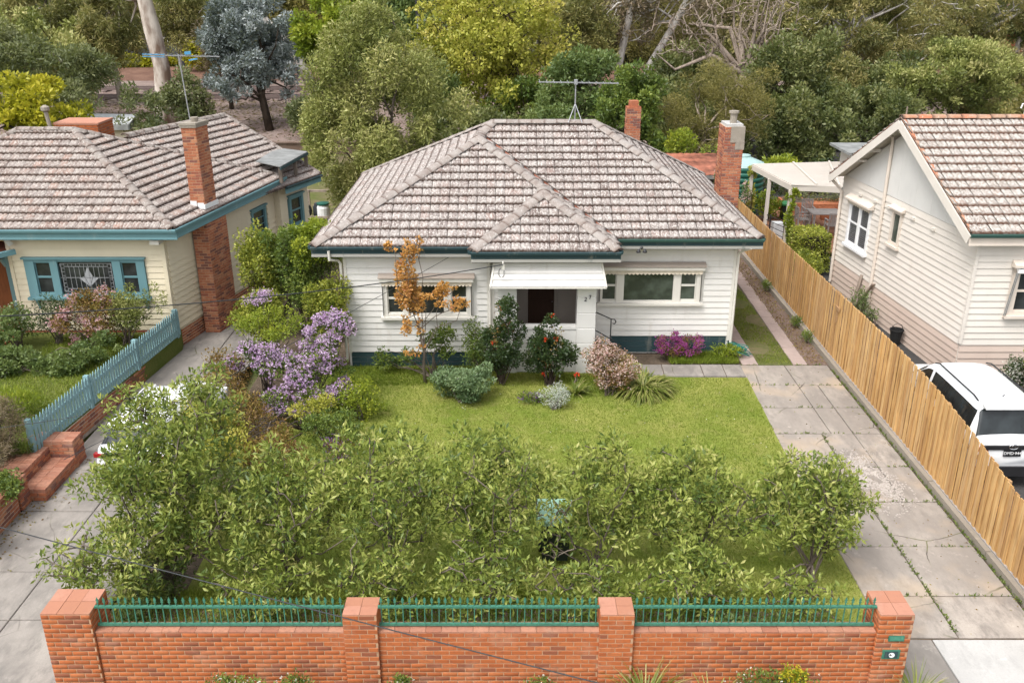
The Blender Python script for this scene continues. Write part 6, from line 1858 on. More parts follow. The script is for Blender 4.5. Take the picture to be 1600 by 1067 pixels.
for i, (b, cr, n, lab) in enumerate(row):
    bx_, by_, _z = b
    tr = ([(bx_, by_, -.05), (bx_ + .03, by_ + .05, .25), (bx_ - .02, by_ + .1, .5)], [.055, .045, .04])
    plant('leafy_shrub', lab, 'shrub', b, cr, n, (.125, .042), 'lf_photinia', 'bark_grey', clumps=int(n / 30), trunk=tr, group='leafy shrubs in a row behind the front wall', seed=100 + i,
          spread=.15 if i else .12, shell=.15, limbs=90 if i else 170, upw=.35, clumpvar=.40, rmin=.6, sides=4)

# ================================================================== GARDEN IN FRONT OF THE WHITE HOUSE
def shrub(name, lab, base, cr, n, leaf, lm, seed, cat='shrub', **k):
    k.setdefault('stems', 14); k.setdefault('clumps', 26)
    return plant(name, lab, cat, base, cr, n, leaf, lm, seed=seed, **k)

plant('maple_sapling', 'slender young tree with orange leaves in front of the left window', 'tree', (-2.40, 23.1, 0),
      [(-2.7, 23.0, 2.9, .50, .4, 1.1, 3), (-1.75, 23.1, 2.55, .68, .4, .48, 1.6), (-2.55, 23.0, 3.95, .42, .35, .25, .9), (-3.15, 23.0, 3.95, .28, .3, .25, .5), (-2.7, 23.0, 1.75, .35, .3, .5, .8), (-2.65, 22.9, 1.05, .45, .3, .15, .5)], 3400, (.085, .06), 'lf_orange', 'bark_grey', clumps=64,
      trunk=([(-2.40, 23.1, -.05), (-2.44, 23.1, .5), (-2.40, 23.1, .95), (-2.5, 23.05, 1.6)], [.05, .042, .038, .025]), seed=5, spread=.24, shell=.2, limbs=34, clumpvar=.3, sides=4)
shrub('green_shrub', 'fresh green shrub around the foot of the orange sapling', (-2.2, 23.5, 0), [(-2.0, 23.5, 1.05, .65, .4, .55, 2), (-3.2, 23.7, .55, .7, .35, .45, 2)], 1700, (.10, .05), 'lf_green', 6, spread=.34)
shrub('green_shrub', 'soft dull green shrub between the window and the porch pier', (-.85, 23.5, 0), [(-.9, 23.5, .95, .55, .45, .85)], 2600, (.075, .035), 'lf_green', 7, spread=.4)
# camellias with red flowers
for i, (x, y, hh, w, lab) in enumerate(((-.30, 23.05, 2.65, .62, 'taller dark camellia with red flowers before the left porch pier'), (1.05, 23.0, 2.1, .74, 'dark camellia with orange red flowers in front of the porch opening'))):
    shrub('camellia_bush', lab, (x, y, 0), [(x, y, hh * .44, w * 1.12, .5, hh * .33, 2.6), (x - (.05 if i else -.1), y, hh * .72, w * .66, .38, hh * .30, 1.4)], 6000, (.085, .045), 'lf_dark' , 20 + i, bm='bark_dark', clumps=46, spread=.28, stems=20, cup=.1, rag=.12, rmin=.35,
          flowers=[('fl_red', 4 if i == 0 else 6, .085, None, 'flower')])
    shrub('camellia_bush' if 0 else 'new_growth', 'bronze new shoots over the %s camellia' % ('taller left' if i == 0 else 'right hand'), (x + .02, y + .05, 0.1), [(x, y - .02, hh * .55, w * .85, .48, hh * .36)], 260, (.075, .035), 'lf_bronze', 30 + i, clumps=24, spread=.2, stems=2)
shrub('white_flowered_shrub', 'dense grey green mounded shrub dotted with small white flowers', (-1.35, 21.9, 0), [(-1.35, 22.0, .50, 1.0, .70, .55, 3), (-.9, 22.1, .68, .5, .45, .4, 1)], 8200, (.075, .04), 'lf_pitto', 33, clumps=40, spread=.3, flowers=[('fl_white', 70, .022, on_clumps(.6), 'flowers')])
shrub('silver_bush', 'small silvery bush covered in tiny white flowers at the lawn edge', (1.15, 21.55, 0), [(1.15, 21.6, .33, .46, .4, .34)], 1500, (.05, .02), 'lf_silver', 34, spread=.42, flowers=[('fl_white', 260, .022, on_clumps(.8), 'flowers')])
shrub('violet_flowers', 'low violet flowers left of the small silvery bush', (.55, 21.9, 0), [(.5, 21.9, .14, .40, .28, .12)], 500, (.07, .03), 'lf_green', 35, stems=4, flowers=[('fl_violet', 90, .03, on_clumps(.5), 'flowers')])
shrub('pink_flowered_bush', 'round bush smothered in pale pink blossom beside the porch pier', (2.66, 22.4, 0), [(2.66, 22.4, .82, .86, .66, .80)], 4600, (.06, .032), 'lf_bronze', 36, clumps=46, spread=.28, flowers=[('fl_pink', 2300, .036, on_clumps(.95), 'blossom')])
strap_plant('strap_leaved_clump', 'large clump of arching striped strap leaves beside the pink blossom bush', 'plant', (3.55, 22.6, 0), 1000, .70, .05, 'lf_strap', 37, r0=.50, tilt=(.0, .75), arch=1.15)
strap_plant('strap_leaved_clump', 'small clump of strap leaves with one red bloom left of the pink bush', 'plant', (1.72, 22.4, 0), 60, .55, .05, 'lf_strap', 38, r0=.15, tilt=(.2, 1.1))
shrub('red_bloom', 'single orange red bloom above the small strap leaved clump', (1.75, 22.5, .35), [(1.75, 22.5, .52, .07, .07, .06)], 30, (.06, .04), 'fl_red', 39, stems=2, cat='flower')
shrub('azalea_bush', 'magenta azalea against the dark plinth under the right window', (4.78, 24.85, 0), [(4.65, 24.75, .52, .52, .32, .50, 2), (5.25, 24.8, .45, .45, .3, .40, 1.3)], 2200, (.05, .025), 'lf_bronze', 40, clumps=34, spread=.28, flowers=[('fl_magenta', 1500, .032, on_clumps(.85), 'blossom')])
blades('corner_grass', 5200, (4.6, 6.62, 24.4, 25.2), .16, .022, 41, keep=lambda x, y: (y > 24.42) & (x + y * .3 < 14.1))
shrub('green_weeds', 'bright green weeds by the coiled hose at the house corner', (6.35, 24.9, 0), [(6.3, 24.9, .2, .5, .3, .22)], 900, (.09, .03), 'lf_lime', 42, stems=6)

# lilac and the border along the left drive
shrub('lilac_bush', 'spreading bush with many lilac flower heads left of the orange sapling', (-5.3, 21.6, 0), [(-5.2, 21.6, 1.25, 1.55, .9, .75, 3), (-4.7, 21.9, 2.05, .8, .6, .6, 1.4), (-6.7, 21.4, 1.45, .8, .7, .55, 1.2), (-4.4, 21.4, .7, .55, .5, .5, .7), (-5.5, 20.9, .6, 1.3, .7, .55, 2)], 9500, (.085, .045), 'lf_green', 50, clumps=70, spread=.27, stems=34,
      flowers=[('fl_lilac', 6800, .045, on_clumps(.85, 1.05), 'blossom')])
shrub('lime_shrub', 'lime green feathery shrub above the lilac on the drive side', (-6.6, 22.4, 0), [(-6.5, 22.4, 2.0, .85, .6, .55, 2), (-5.9, 22.6, 2.1, .5, .4, .5, 1)], 3000, (.07, .03), 'lf_lime', 51, spread=.36)
shrub('bronze_shrub', 'low rust and olive coloured shrub below the lilac by the drive', (-6.3, 19.3, 0), [(-6.4, 19.4, .8, 1.0, 1.0, .75, 2), (-5.6, 18.9, .6, .8, .8, .55, 1), (-6.9, 20.5, 1.0, .6, .7, .6, 1)], 4600, (.07, .035), 'lf_bronze', 52, clumps=44, spread=.3)
shrub('yellow_green_shrub', 'yellow green low shrub in front of the rust coloured one', (-5.2, 20.3, 0), [(-4.9, 20.3, .55, .8, .6, .5, 1), (-6.2, 17.3, .8, .8, .7, .7, 1.2)], 3000, (.085, .04), 'lf_elm', 53, spread=.36)
shrub('violet_shrub', 'small purple flowered plant at the left edge of the lawn', (-4.0, 18.7, 0), [(-4.0, 18.7, .35, .5, .4, .32)], 800, (.05, .025), 'lf_bronze', 54, flowers=[('fl_violet', 260, .028, on_clumps(.7), 'flowers')])
shrub('leafy_seedling', 'pale fresh leaves low beside the lilac on the lawn', (-4.15, 21.4, 0), [(-4.1, 21.3, .28, .45, .35, .28)], 700, (.08, .045), 'lf_mid', 55)
for i, (x, y, z, rx, ry, rz, n, lm, lab) in enumerate((
    (-5.3, 17.6, .75, 1.1, .8, .6, 4200, 'lf_bronze', 'reddish brown low bush between the lilac and the big front shrub'),
    (-4.3, 19.4, .5, .9, .7, .5, 3200, 'lf_green', 'low bright green bush at the corner of the lawn below the lilac'),
    (-6.9, 18.6, .95, .9, .9, .8, 4200, 'lf_elm', 'yellow green bush beside the left drive next to the white hatchback'),
    (-3.9, 20.9, .55, .7, .6, .6, 2600, 'lf_lime', 'fresh lime green bush at the right foot of the lilac'),
    (-5.9, 16.2, .7, 1.0, .7, .6, 3400, 'lf_mid', 'mid green low bush just behind the biggest front shrub'),
    (-7.3, 21.4, 1.0, .7, .8, .85, 3600, 'lf_bronze', 'rusty green bush on the drive edge left of the lilac'))):
    shrub('border_bush', lab, (x, y, 0), [(x, y, z, rx, ry, rz)], n, (.075, .035), lm, 130 + i, clumps=40, spread=.3, group='border bushes along the left drive')
# big evergreen screen between the two houses
for i, (b, cr, n, lm, lab) in enumerate((
    ((-7.6, 26.5, 0), [(-7.55, 26.4, 2.3, .75, .9, 1.55, 2)], 9500, 'lf_hedge', 'tall leafy hedge bush nearest the brick chimney'),
    ((-6.3, 26.3, 0), [(-6.3, 26.2, 2.35, 1.05, .9, 1.55, 3), (-6.9, 25.9, 3.2, .6, .6, .6, 1)], 12000, 'lf_green', 'dense dark green bush in the middle of the tall hedge'),
    ((-5.6, 25.9, 0), [(-5.7, 26.0, 3.1, .95, .8, .75, 2), (-6.2, 26.4, 3.5, .6, .5, .45, 1)], 7500, 'lf_lime', 'bright lime topped bush behind the tall hedge'),
    ((-5.1, 23.9, 0), [(-5.2, 23.9, 1.45, .70, .5, 1.40, 2), (-4.9, 24.0, 2.35, .50, .35, .55, .8)], 7000, 'lf_hedge', 'glossy green bush against the left corner of the white house'),
    ((-7.1, 24.2, 0), [(-7.1, 24.2, 1.6, .85, .7, .8, 2)], 4200, 'lf_hedge', 'mid green bush in front of the hedge, under the stray lilac flowers'))):
    shrub('hedge_bush', lab, b, cr, n, (.095, .048), lm, 60 + i, clumps=60, spread=.30, stems=16, bm='bark_dark', group='bushes between the two houses')
shrub('lilac_sprig', 'stray lilac flower heads high on the tall hedge', (-7.0, 24.0, 0), [(-7.0, 23.6, 2.35, .50, .3, .22)], 160, (.07, .04), 'lf_green', 66, clumps=7, stems=3, flowers=[('fl_lilac', 320, .036, on_clumps(1.0), 'blossom')], cat='flower')

# ================================================================== LEFT FRONT GARDEN
shrub('rose_bush', 'tall bronze green bush with pink roses under the leadlight window', (-12.1, 24.6, .5), [(-11.9, 24.4, 1.5, .85, .6, .85, 2), (-12.5, 24.2, 1.2, .6, .5, .6, 1)], 4800, (.085, .04), 'lf_bronze', 70, spread=.34, flowers=[('fl_rose', 950, .046, on_clumps(.55), 'blossom')])
shrub('green_shrub', 'open olive green bush beside the corner of the cream house', (-11.2, 24.6, .5), [(-11.1, 24.6, 1.6, .85, .5, 1.0, 2), (-10.3, 24.9, 1.9, .35, .3, .65, .6)], 4600, (.085, .035), 'lf_olive', 71, spread=.34)
shrub('green_shrub', 'dark blue green bush left of the pink roses', (-13.2, 24.7, .5), [(-13.1, 24.6, 1.4, .7, .45, .75)], 2200, (.075, .03), 'lf_dark', 72, spread=.4)
shrub('ground_cover', 'broad bank of leafy green perennials along the left lawn', (-13.4, 22.6, .5), [(-13.9, 22.6, .85, 1.6, .7, .42, 3), (-12.2, 22.6, .85, 1.1, .7, .42, 2), (-14.6, 23.6, 1.3, 1.0, .7, .6, 1.5), (-11.5, 23.3, .85, .8, .7, .5, 1)], 13000, (.10, .05), 'lf_mid', 73, clumps=90, spread=.26, stems=10, flowers=[('fl_white', 60, .03, on_clumps(.2), 'flowers')])
shrub('cream_bush', 'pale leaved bush with cream flowers near the left porch', (-14.3, 24.5, .5), [(-14.3, 24.4, 1.35, .8, .5, .6)], 2200, (.085, .045), 'lf_mid', 74, spread=.36, flowers=[('fl_white', 120, .03, on_clumps(.4), 'flowers')])
shrub('feathery_bush', 'yellow green grassy bush on the left lawn', (-12.2, 19.6, .55), [(-12.1, 19.8, .85, .9, .8, .38, 2)], 3200, (.12, .018), 'lf_lime', 75, spread=.4, upw=1.0)
shrub('brown_bush', 'brownish twiggy bush at the left edge of the picture', (-11.35, 17.8, .55), [(-11.3, 17.9, 1.25, .72, .75, .85, 2), (-11.05, 16.9, 1.0, .5, .5, .6, 1)], 9000, (.10, .014), 'lf_brush', 76, clumps=60, spread=.30, stems=34, bm='bark_dark')
shrub('green_shrub', 'low green creeper tumbling over the left brick wall', (-10.5, 16.3, .5), [(-10.5, 16.3, .72, .40, .75, .26)], 2200, (.075, .045), 'lf_green', 77)
shrub('red_flowered_plant', 'plant with bright crimson flowers at the left edge above the brick wall', (-10.3, 14.9, .5), [(-10.15, 14.9, .80, .30, .5, .25)], 300, (.07, .035), 'lf_green', 78, flowers=[('fl_crimson', 14, .075, None, 'flower')])
shrub('green_shrub', 'strappy green weeds at the foot of the blue picket post', (-10.9, 18.0, .55), [(-10.95, 18.05, .62, .25, .2, .22)], 300, (.16, .02), 'lf_green', 79, upw=.9, stems=2)

# ================================================================== FOOT OF THE FRONT WALL
for i, (x, w, lab) in enumerate(((-4.2, .55, 'white daisies at the foot of the wall below the left railing'), (-1.75, .22, 'small white daisy clump just right of the left narrow pier'), (4.0, .75, 'white daisies at the foot of the wall below the right railing'), (-3.3, .35, 'scattered white daisies close to the left narrow pier'), (.4, .3, 'few white daisies below the middle railing'))):
    shrub('daisy_clump', lab, (x, 10.95, -.04), [(x, 10.95, .38, w, .20, .34)], 1300, (.07, .025), 'lf_green', 80 + i, stems=5, group='daisies along the wall', flowers=[('fl_white', 60, .026, on_clumps(.8, 1.25), 'flowers')])
strap_plant('grass_tussock', 'grassy tussock against the right narrow brick pier', 'grass tussock', (2.05, 10.95, -.04), 120, 1.05, .022, 'lf_strap', 90, tilt=(.05, .7))
strap_plant('grass_tussock', 'thin grassy tuft below the right railing', 'grass tussock', (3.05, 10.95, -.04), 34, .95, .02, 'lf_strap', 91, tilt=(.1, .9))
strap_plant('grass_tussock', 'dry pale tussock beside the letterbox pier', 'grass tussock', (6.28, 11.1, -.04), 110, .8, .018, 'lf_strap', 92, tilt=(.1, .9))
shrub('yellow_spurge', 'bright yellow flower heads below the right railing', (4.28, 10.9, -.04), [(4.28, 10.9, .62, .22, .12, .32)], 260, (.07, .03), 'lf_lime', 93, stems=6, clumps=6, flowers=[('fl_yellow', 200, .03, on_clumps(.9), 'blossom')])
shrub('ground_cover', 'weedy ground cover in the soil under the biggest front shrub', (-6.6, 13.5, 0), [(-6.6, 13.6, .22, .7, 1.6, .26), (-6.5, 16.2, .22, .7, 1.2, .24)], 5000, (.08, .035), 'lf_mid', 99, clumps=70, spread=.2, stems=4)
for i, (x, w, lab) in enumerate(((-4.4, 1.6, 'leafy ground cover with specks of white behind the left railing'), (-.4, 1.5, 'leafy ground cover behind the middle railing'), (3.6, 1.7, 'leafy ground cover behind the right railing'))):
    shrub('ground_cover', lab, (x, 12.1, 0), [(x, 12.15, .30, w + .2, .65, .30)], 7500, (.085, .035), 'lf_mid', 95 + i, clumps=90, spread=.20, stems=4, group='ground cover behind the railings', flowers=[('fl_white', 150, .022, on_clumps(.4), 'flowers')])

# ================================================================== RIGHT NEIGHBOUR
def box_hedge(lab, x0, x1, y0, y1, z0, z1, n, lm, seed):
    rng = np.random.default_rng(seed); root = empty('clipped_hedge', ((x0 + x1) / 2, (y0 + y1) / 2, z0), lab, 'hedge', 'clipped hedges by the ivory house')
    P = rng.uniform(0, 1, (n, 3)); f = rng.integers(0, 5, n)
    for ax, v, k in ((0, 0, 0), (0, 1, 1), (1, 0, 2), (1, 1, 3), (2, 1, 4)): P[f == k, ax] = v + (rng.uniform(-.05, .05, (f == k).sum()))
    P = P * [x1 - x0, y1 - y0, z1 - z0] + [x0, y0, z0]
    D = rand_unit(rng, n) + (P - [(x0 + x1) / 2, (y0 + y1) / 2, (z0 + z1) / 2]) * .6
    link(leaf_mesh(P - np.array(ORG[root]), D, .085, .045, rng, .45 + rng.normal(0, .22, n) + .18 * (f == 4)), 'foliage', M[lm], root, kind='stuff')
    q = MB(); q.box(x0 + .1, x1 - .1, y0 + .1, y1 - .1, z0, z1 - .1); q.build('inner_twigs', M['bark_dark'], root)
box_hedge('taller clipped hedge with a flat top against the ivory house', 10.1, 11.15, 30.9, 32.2, .74, 2.05, 5200, 'lf_hedge', 110)
shrub('clipped_hedge', 'rounded clipped hedge between the tall hedge and the paling fence', (10.1, 29.7, .7), [(10.05, 29.7, 1.25, .55, 1.1, .62, 2)], 5200, (.075, .04), 'lf_hedge', 111, clumps=50, spread=.28, cat='hedge', group='clipped hedges by the ivory house')
shrub('potted_plant', 'straggly pale potted plant against the buff plinth boards', (10.95, 26.9, .65), [(10.85, 26.9, 1.1, .32, .4, .42)], 500, (.09, .035), 'lf_mid', 112, stems=10)
shrub('potted_plant', 'smaller straggly plant near the leaning timber', (10.95, 26.0, .65), [(10.85, 26.0, .95, .25, .3, .25)], 300, (.08, .03), 'lf_mid', 113)
shrub('white_flowered_shrub', 'white flowering bush in front of the ivory house beside the white car', (12.6, 20.7, .5), [(12.7, 20.8, 1.35, .55, .5, .42)], 1800, (.07, .035), 'lf_dark', 114, flowers=[('fl_white', 420, .032, on_clumps(.7), 'flowers')])
shrub('lime_shrub', 'bright lime green young tree at the right edge of the picture', (12.7, 20.0, .5), [(12.75, 20.1, 2.0, .5, .5, .75, 2), (12.9, 19.6, 1.2, .4, .4, .5, 1)], 2600, (.09, .05), 'lf_lime', 115, spread=.34)
for i, (x, y, lab) in enumerate(((9.9, 37.5, 'climber on the far left pergola post'), (10.4, 33.65, 'yellow green climber on the near pergola post'))):
    shrub('climbing_vine', lab, (x, y, GZ), [(x, y - .08, 1.9, .17, .16, 1.15, 2), (x, y - .1, 2.95, .35, .25, .25, .8)], 1500, (.11, .06), 'lf_lime' if i else 'lf_elm', 116 + i, clumps=20, spread=.34, stems=5, cat='climber')
shrub('lime_shrub', 'yellow green bush on the courtyard behind the pergola post', (10.9, 38.3, GZ), [(10.9, 38.3, 1.35, .75, .6, .6)], 1600, (.12, .06), 'lf_lime', 118)
shrub('herb_bed', 'grey green herbs filling the raised planter', (13.2, 39.8, GZ), [(12.5, 39.7, 1.4, .6, .5, .35, 1), (13.9, 39.9, 1.35, .9, .5, .3, 1.5)], 1500, (.10, .035), 'lf_grey', 119)
shrub('green_shrub', 'dark green garden bushes along the back of the courtyard', (13.4, 41.5, GZ), [(12.2, 41.6, 1.6, 1.3, .5, .8, 1), (14.4, 41.5, 1.8, 1.2, .6, 1.0, 1)], 2400, (.14, .06), 'lf_dark', 120)
for k, (x, y, lab) in enumerate(((9.18, 27.4, 'grassy weeds at the foot of the paling fence near the brick chimney'), (9.12, 31.0, 'green weed tuft by the far end of the paling fence'), (9.12, 26.1, 'small weed at the fence foot beside the pavers'))):
    shrub('weed_tuft', lab, (x, y, 0), [(x - .05, y, .18, .16, .35, .18)], 220, (.14, .025), 'lf_green', 122 + k, upw=.8, stems=2)
shrub('flowering_climber', 'pale pink flowering climber beside the tall brick chimney', (8.3, 38.0, 0), [(8.75, 37.9, 2.7, .45, .4, .40, 1), (9.6, 37.0, 2.2, .3, .3, .4, .5)], 900, (.10, .05), 'lf_mid', 126, flowers=[('fl_pink', 300, .05, on_clumps(.7), 'blossom')])
shrub('lime_shrub', 'bright green feathery shrub behind the rusty shed roof', (8.0, 43.4, 0), [(8.0, 43.4, 3.1, .9, .7, .85, 2), (9.3, 43, 2.6, .8, .6, .6, 1)], 2200, (.16, .05), 'lf_lime', 127)

rl_ = np.random.default_rng(400)
Pl = np.stack([rl_.uniform(-45, 12, 9000), rl_.uniform(58.5, 77, 9000), np.zeros(9000)], axis=1)
Pl[:, 2] = np.clip((Pl[:, 1] - 60) / 6 * .9 - .1, -.1, .82) + .03
link(leaf_mesh(Pl, rl_.normal(size=(9000, 3)) * [1, 1, .25], rl_.uniform(.15, .5, 9000), rl_.uniform(.04, .16, 9000), rl_, rl_.uniform(0, 1, 9000)), 'bark_litter', M['lf_brush'], None, kind='stuff')
# ================================================================== TREES BEHIND
def tree(name, lab, x, y, zc, rx, rz, n, leaf, lm, bm, seed, ry=None, extra=(), tr=.2, z0=0.0, lean=0, fork=.5, trunk=None, **k):
    ry = ry or rx * .8
    zt = max(z0 + .6, zc - rz * .55)
    t = trunk or ([(x - lean, y, z0 - .2), (x - lean * .5, y, z0 + (zt - z0) * .5), (x, y, zt)], [tr, tr * .8, tr * .62])
    b = (t[0][0][0], t[0][0][1], z0) if trunk is None else (t[0][0][0], t[0][0][1], t[0][0][2])
    cr = [(x, y, zc, rx, ry, rz)] + list(extra)
    k.setdefault('limbs', 16); k.setdefault('clumps', 60); k.setdefault('spread', .27); k.setdefault('rmin', .3); k.setdefault('rag', .32); k.setdefault('rt', .012 + max(0, y - 44) * .0009)
    k.setdefault('group', 'trees behind the houses')
    return plant(name, lab, 'tree', b, cr, n, leaf, lm, bm, trunk=t, seed=seed, **k)

tree('olive_tree', 'big soft olive green tree standing behind the white house on its left', -5.7, 41.0, 4.6, 3.6, 4.5, 72000, (.20, .06), 'lf_olive', 'bark_grey', 200, ry=2.8, extra=[(-6.0, 41, 8.6, 2.0, 1.7, 1.7, 4), (-3.5, 40.5, 3.2, 1.6, 1.5, 2.4, 3)], clumps=130, spread=.22, limbs=40, hang=.2)
tree('lime_tree', 'bright lime green tree behind the top left of the olive tree', -11.3, 56, 7.4, 1.7, 1.8, 5200, (.32, .16), 'lf_lime', 'bark_dark', 201, extra=[(-9.6, 57, 8.8, 1.6, 1.4, 1.4, 2)])
tree('golden_tree', 'bright golden green tree at the far left behind the cream house', -21.8, 42, 4.7, 2.5, 1.75, 12000, (.24, .12), 'lf_gold', 'bark_dark', 202, extra=[(-19.9, 41.5, 3.7, 1.4, 1.3, 1.1, 3), (-24.6, 42, 5.0, 2.0, 1.6, 1.6, 3)], clumps=90, spread=.24)
tree('grey_green_tree', 'wide grey green tree behind the golden tree', -24.5, 52, 5.3, 3.2, 2.2, 15000, (.26, .09), 'lf_grey', 'bark_grey', 203, extra=[(-28.2, 52, 6.3, 2.6, 2, 2.0, 6), (-20.5, 51, 3.4, 1.7, 1.5, 1.6, 3)], clumps=110, spread=.24)
gt = plant('gum_tree', 'tall pale barked gum with a thick straight trunk behind the cream house', 'tree', (-24.7, 66, .8), [(-28.0, 67, 8.0, 2.8, 2, 2.8, 5), (-21.5, 67, 10.0, 3.4, 3, 1.8, 3), (-28.8, 67, 6.0, 1.9, 1.5, 2.2, 3)], 20000, (.34, .07), 'lf_gum', 'bark_gum',
           trunk=([(-24.4, 66, .5), (-24.45, 66, 2.0), (-24.35, 66, 4.6), (-24.65, 66, 7.0), (-24.9, 66, 9.0), (-25.4, 66, 12.0)], [.95, .68, .58, .60, .50, .36]), clumps=60, spread=.26, hang=.6, limbs=14, seed=204, group='trees behind the houses')
for i, (x0, x1, y, z1, r, lab) in enumerate(((-33.2, -35.2, 74, 9, .34, 'leaning pale gum trunk left of the thick gum'), (-31.2, -31.8, 75, 9.5, .30, 'upright pale gum trunk left of the thick gum'))):
    plant('gum_tree', lab, 'tree', (x0, y, .8), [(x1, y, 9.0, 5.2, 3, 3.2, 4), (x1 + 2, y - 1, 5.6, 2.8, 2, 2.4, 2), (x1 - 4, y, 6, 3, 2, 2.6, 2)], 26000, (.34, .08), 'lf_gum', 'bark_pale', trunk=([(x0, y, .5), ((x0 + x1) / 2, y, 5), (x1, y, z1)], [r, r * .8, r * .5]), clumps=80, spread=.25, hang=.5, limbs=18, seed=206 + i, group='trees behind the houses')
plant('bare_gum', 'pale leaning bare limbed gum behind the blue grey tree', 'tree', (-16.5, 80, .8), [(-24.5, 80, 11.5, 3, 2, 1.5), (-17, 80, 11, 3, 2, 1.5)], 1800, (.34, .08), 'lf_gum', 'bark_pale', trunk=([(-16.5, 80, .6), (-18.5, 80, 4.8), (-21.5, 80, 8.0), (-23.8, 80, 10.6)], [.5, .42, .36, .25]), clumps=30, limbs=16, seed=209, group='trees behind the houses')
tree('blue_grey_wattle', 'silvery blue grey wattle tree with a dark crooked trunk', -17.3, 64, 6.2, 3.4, 3.3, 34000, (.26, .10), 'lf_blue', 'bark_dark', 210, ry=2.5, z0=.4, lean=-.6, extra=[(-18.9, 63, 3.9, 1.7, 1.5, 1.4, 4), (-15.3, 64, 3.6, 1.2, 1, 1.2, 2)], clumps=110, spread=.22, limbs=30, tr=.32)
tree('elm_tree', 'yellow green spring elm with a dark upright trunk behind the roof', -1.3, 60, 6.2, 5.9, 5.0, 24000, (.26, .15), 'lf_elm', 'bark_dark', 211, ry=3.6, extra=[(-4.6, 60, 7.5, 2.6, 2, 2.2, 5), (1.7, 60, 4.2, 2.2, 2, 2.4, 4)], clumps=240, spread=.15, limbs=120, tr=.36, trunk=([(-.4, 60, -.2), (-.2, 60, 2.6), (.1, 60, 5.2), (-.3, 60, 8.2)], [.42, .36, .30, .16]), shell=.25)
tree('dark_evergreen', 'low dark evergreen below the yellow green elm', -2.2, 50, 2.6, 2.2, 1.7, 7000, (.24, .11), 'lf_deep', 'bark_dark', 212, extra=[(.4, 51, 2.6, 1.6, 1.3, 1.5, 2)])
tree('green_tree', 'rounded mid green tree behind the ridge aerial', 4.0, 55, 4.4, 2.6, 2.4, 13000, (.24, .12), 'lf_mid', 'bark_dark', 213, extra=[(2.4, 54, 2.8, 1.6, 1.4, 1.7, 2)], clumps=90, spread=.24)
tree('dark_evergreen', 'deep green tree directly behind the short back chimney', 5.9, 46.5, 4.4, 1.9, 2.2, 13000, (.20, .10), 'lf_green', 'bark_dark', 214, extra=[(4.2, 46, 3.4, 1.2, 1.1, 1.7, 2), (6.6, 46, 2.6, 1.3, 1.1, 1.6, 1.5)], clumps=100, spread=.25)
for i, (x, y, pts, lab) in enumerate(((8.0, 72, [(8.0, 72, .5), (8.1, 72, 4.2), (8.9, 72, 8.6), (9.2, 72, 12)], 'pale forked gum trunk right of the ridge aerial'), (9.9, 73, [(9.9, 73, .5), (10.6, 73, 4.0), (12.4, 73, 7.2), (13.4, 73, 9.5)], 'slanting pale bare trunk beside the forked gum'))):
    plant('bare_gum', lab, 'tree', (x, y, .8), [(pts[-1][0], y, 9.6, 3.4, 2, 2.6, 2), (pts[1][0] - 1.5, y, 7.0, 2.6, 2, 2.6, 1.4)], 5000, (.30, .09), 'lf_brush', 'bark_pale', trunk=(pts, [.36, .30, .24, .14]), clumps=130, limbs=120, seed=215 + i, spread=.2, group='trees behind the houses', rmin=.3)
tree('bare_tree', 'leafless grey brown tree with a fan of bare branches', 14.0, 62, 7.6, 4.2, 3.6, 5200, (.22, .03), 'lf_brush', 'bark_twig', 220, ry=3, z0=.2, trunk=([(15.4, 62, 0), (15.3, 62, 2.6), (15.2, 62, 4.4)], [.45, .40, .34]), clumps=300, limbs=300, spread=.16, shell=.1, tr=.4, extra=[(10.8, 62, 7.4, 2.6, 2.2, 2.6, 4), (16.6, 62, 8.5, 2.6, 2.2, 2.6, 4)])
tree('feathery_wattle', 'brownish olive feathery wattle behind the tall brick chimney', 10.0, 48, 4.2, 3.1, 2.2, 26000, (.22, .028), 'lf_feather', 'bark_twig', 221, ry=2.4, extra=[(9.2, 47.5, 2.4, 2.2, 1.8, 1.6, 4), (12.3, 48, 4.3, 1.5, 1.5, 2.0, 3)], clumps=130, spread=.23, limbs=60, hang=.1)
tree('dark_evergreen', 'tall deep green tree filling the gap beside the feathery wattle', 16.6, 56, 4.4, 2.8, 3.6, 16000, (.26, .12), 'lf_deep', 'bark_dark', 222, extra=[(18.2, 56, 3.2, 2.0, 1.8, 2.6, 3)], clumps=100)
tree('camellia_tree', 'very dark glossy evergreen behind the pergola', 15.4, 50, 2.9, 2.3, 2.4, 16000, (.22, .11), 'lf_deep', 'bark_dark', 223, ry=1.8, extra=[(12.6, 49, 2.0, 1.5, 1.4, 1.6, 2), (17.6, 50, 2.4, 1.4, 1.3, 1.6, 2)], clumps=110, spread=.24, cup=.1)
strap_plant('cordyline', 'spiky strap leaved palm like plant behind the pergola', 'plant', (15.0, 44.0, .75), 110, 1.2, .07, 'lf_strap', 224, tilt=(.0, 1.4), r0=.4)
shrub('fern_bush', 'bright green ferny bush beside the spiky plant', (13.2, 43.6, .75), [(13.2, 43.5, 2.0, 1.3, .8, .55, 2), (11.4, 43.4, 1.7, 1.0, .8, .5, 1)], 2600, (.26, .06), 'lf_lime', 225)
tree('gum_canopy', 'wide olive brown gum canopy with white branches above the ivory house', 25.0, 72, 7.2, 7.0, 4.2, 40000, (.34, .085), 'lf_gum', 'bark_pale', 226, ry=4, extra=[(19.5, 71, 6.0, 3.2, 2.6, 2.6, 6), (30, 72, 8.5, 4, 3, 2.4, 6), (22, 70, 3.6, 3.2, 2.4, 1.8, 4)], clumps=240, spread=.15, limbs=150, hang=.45, tr=.4, z0=.8)
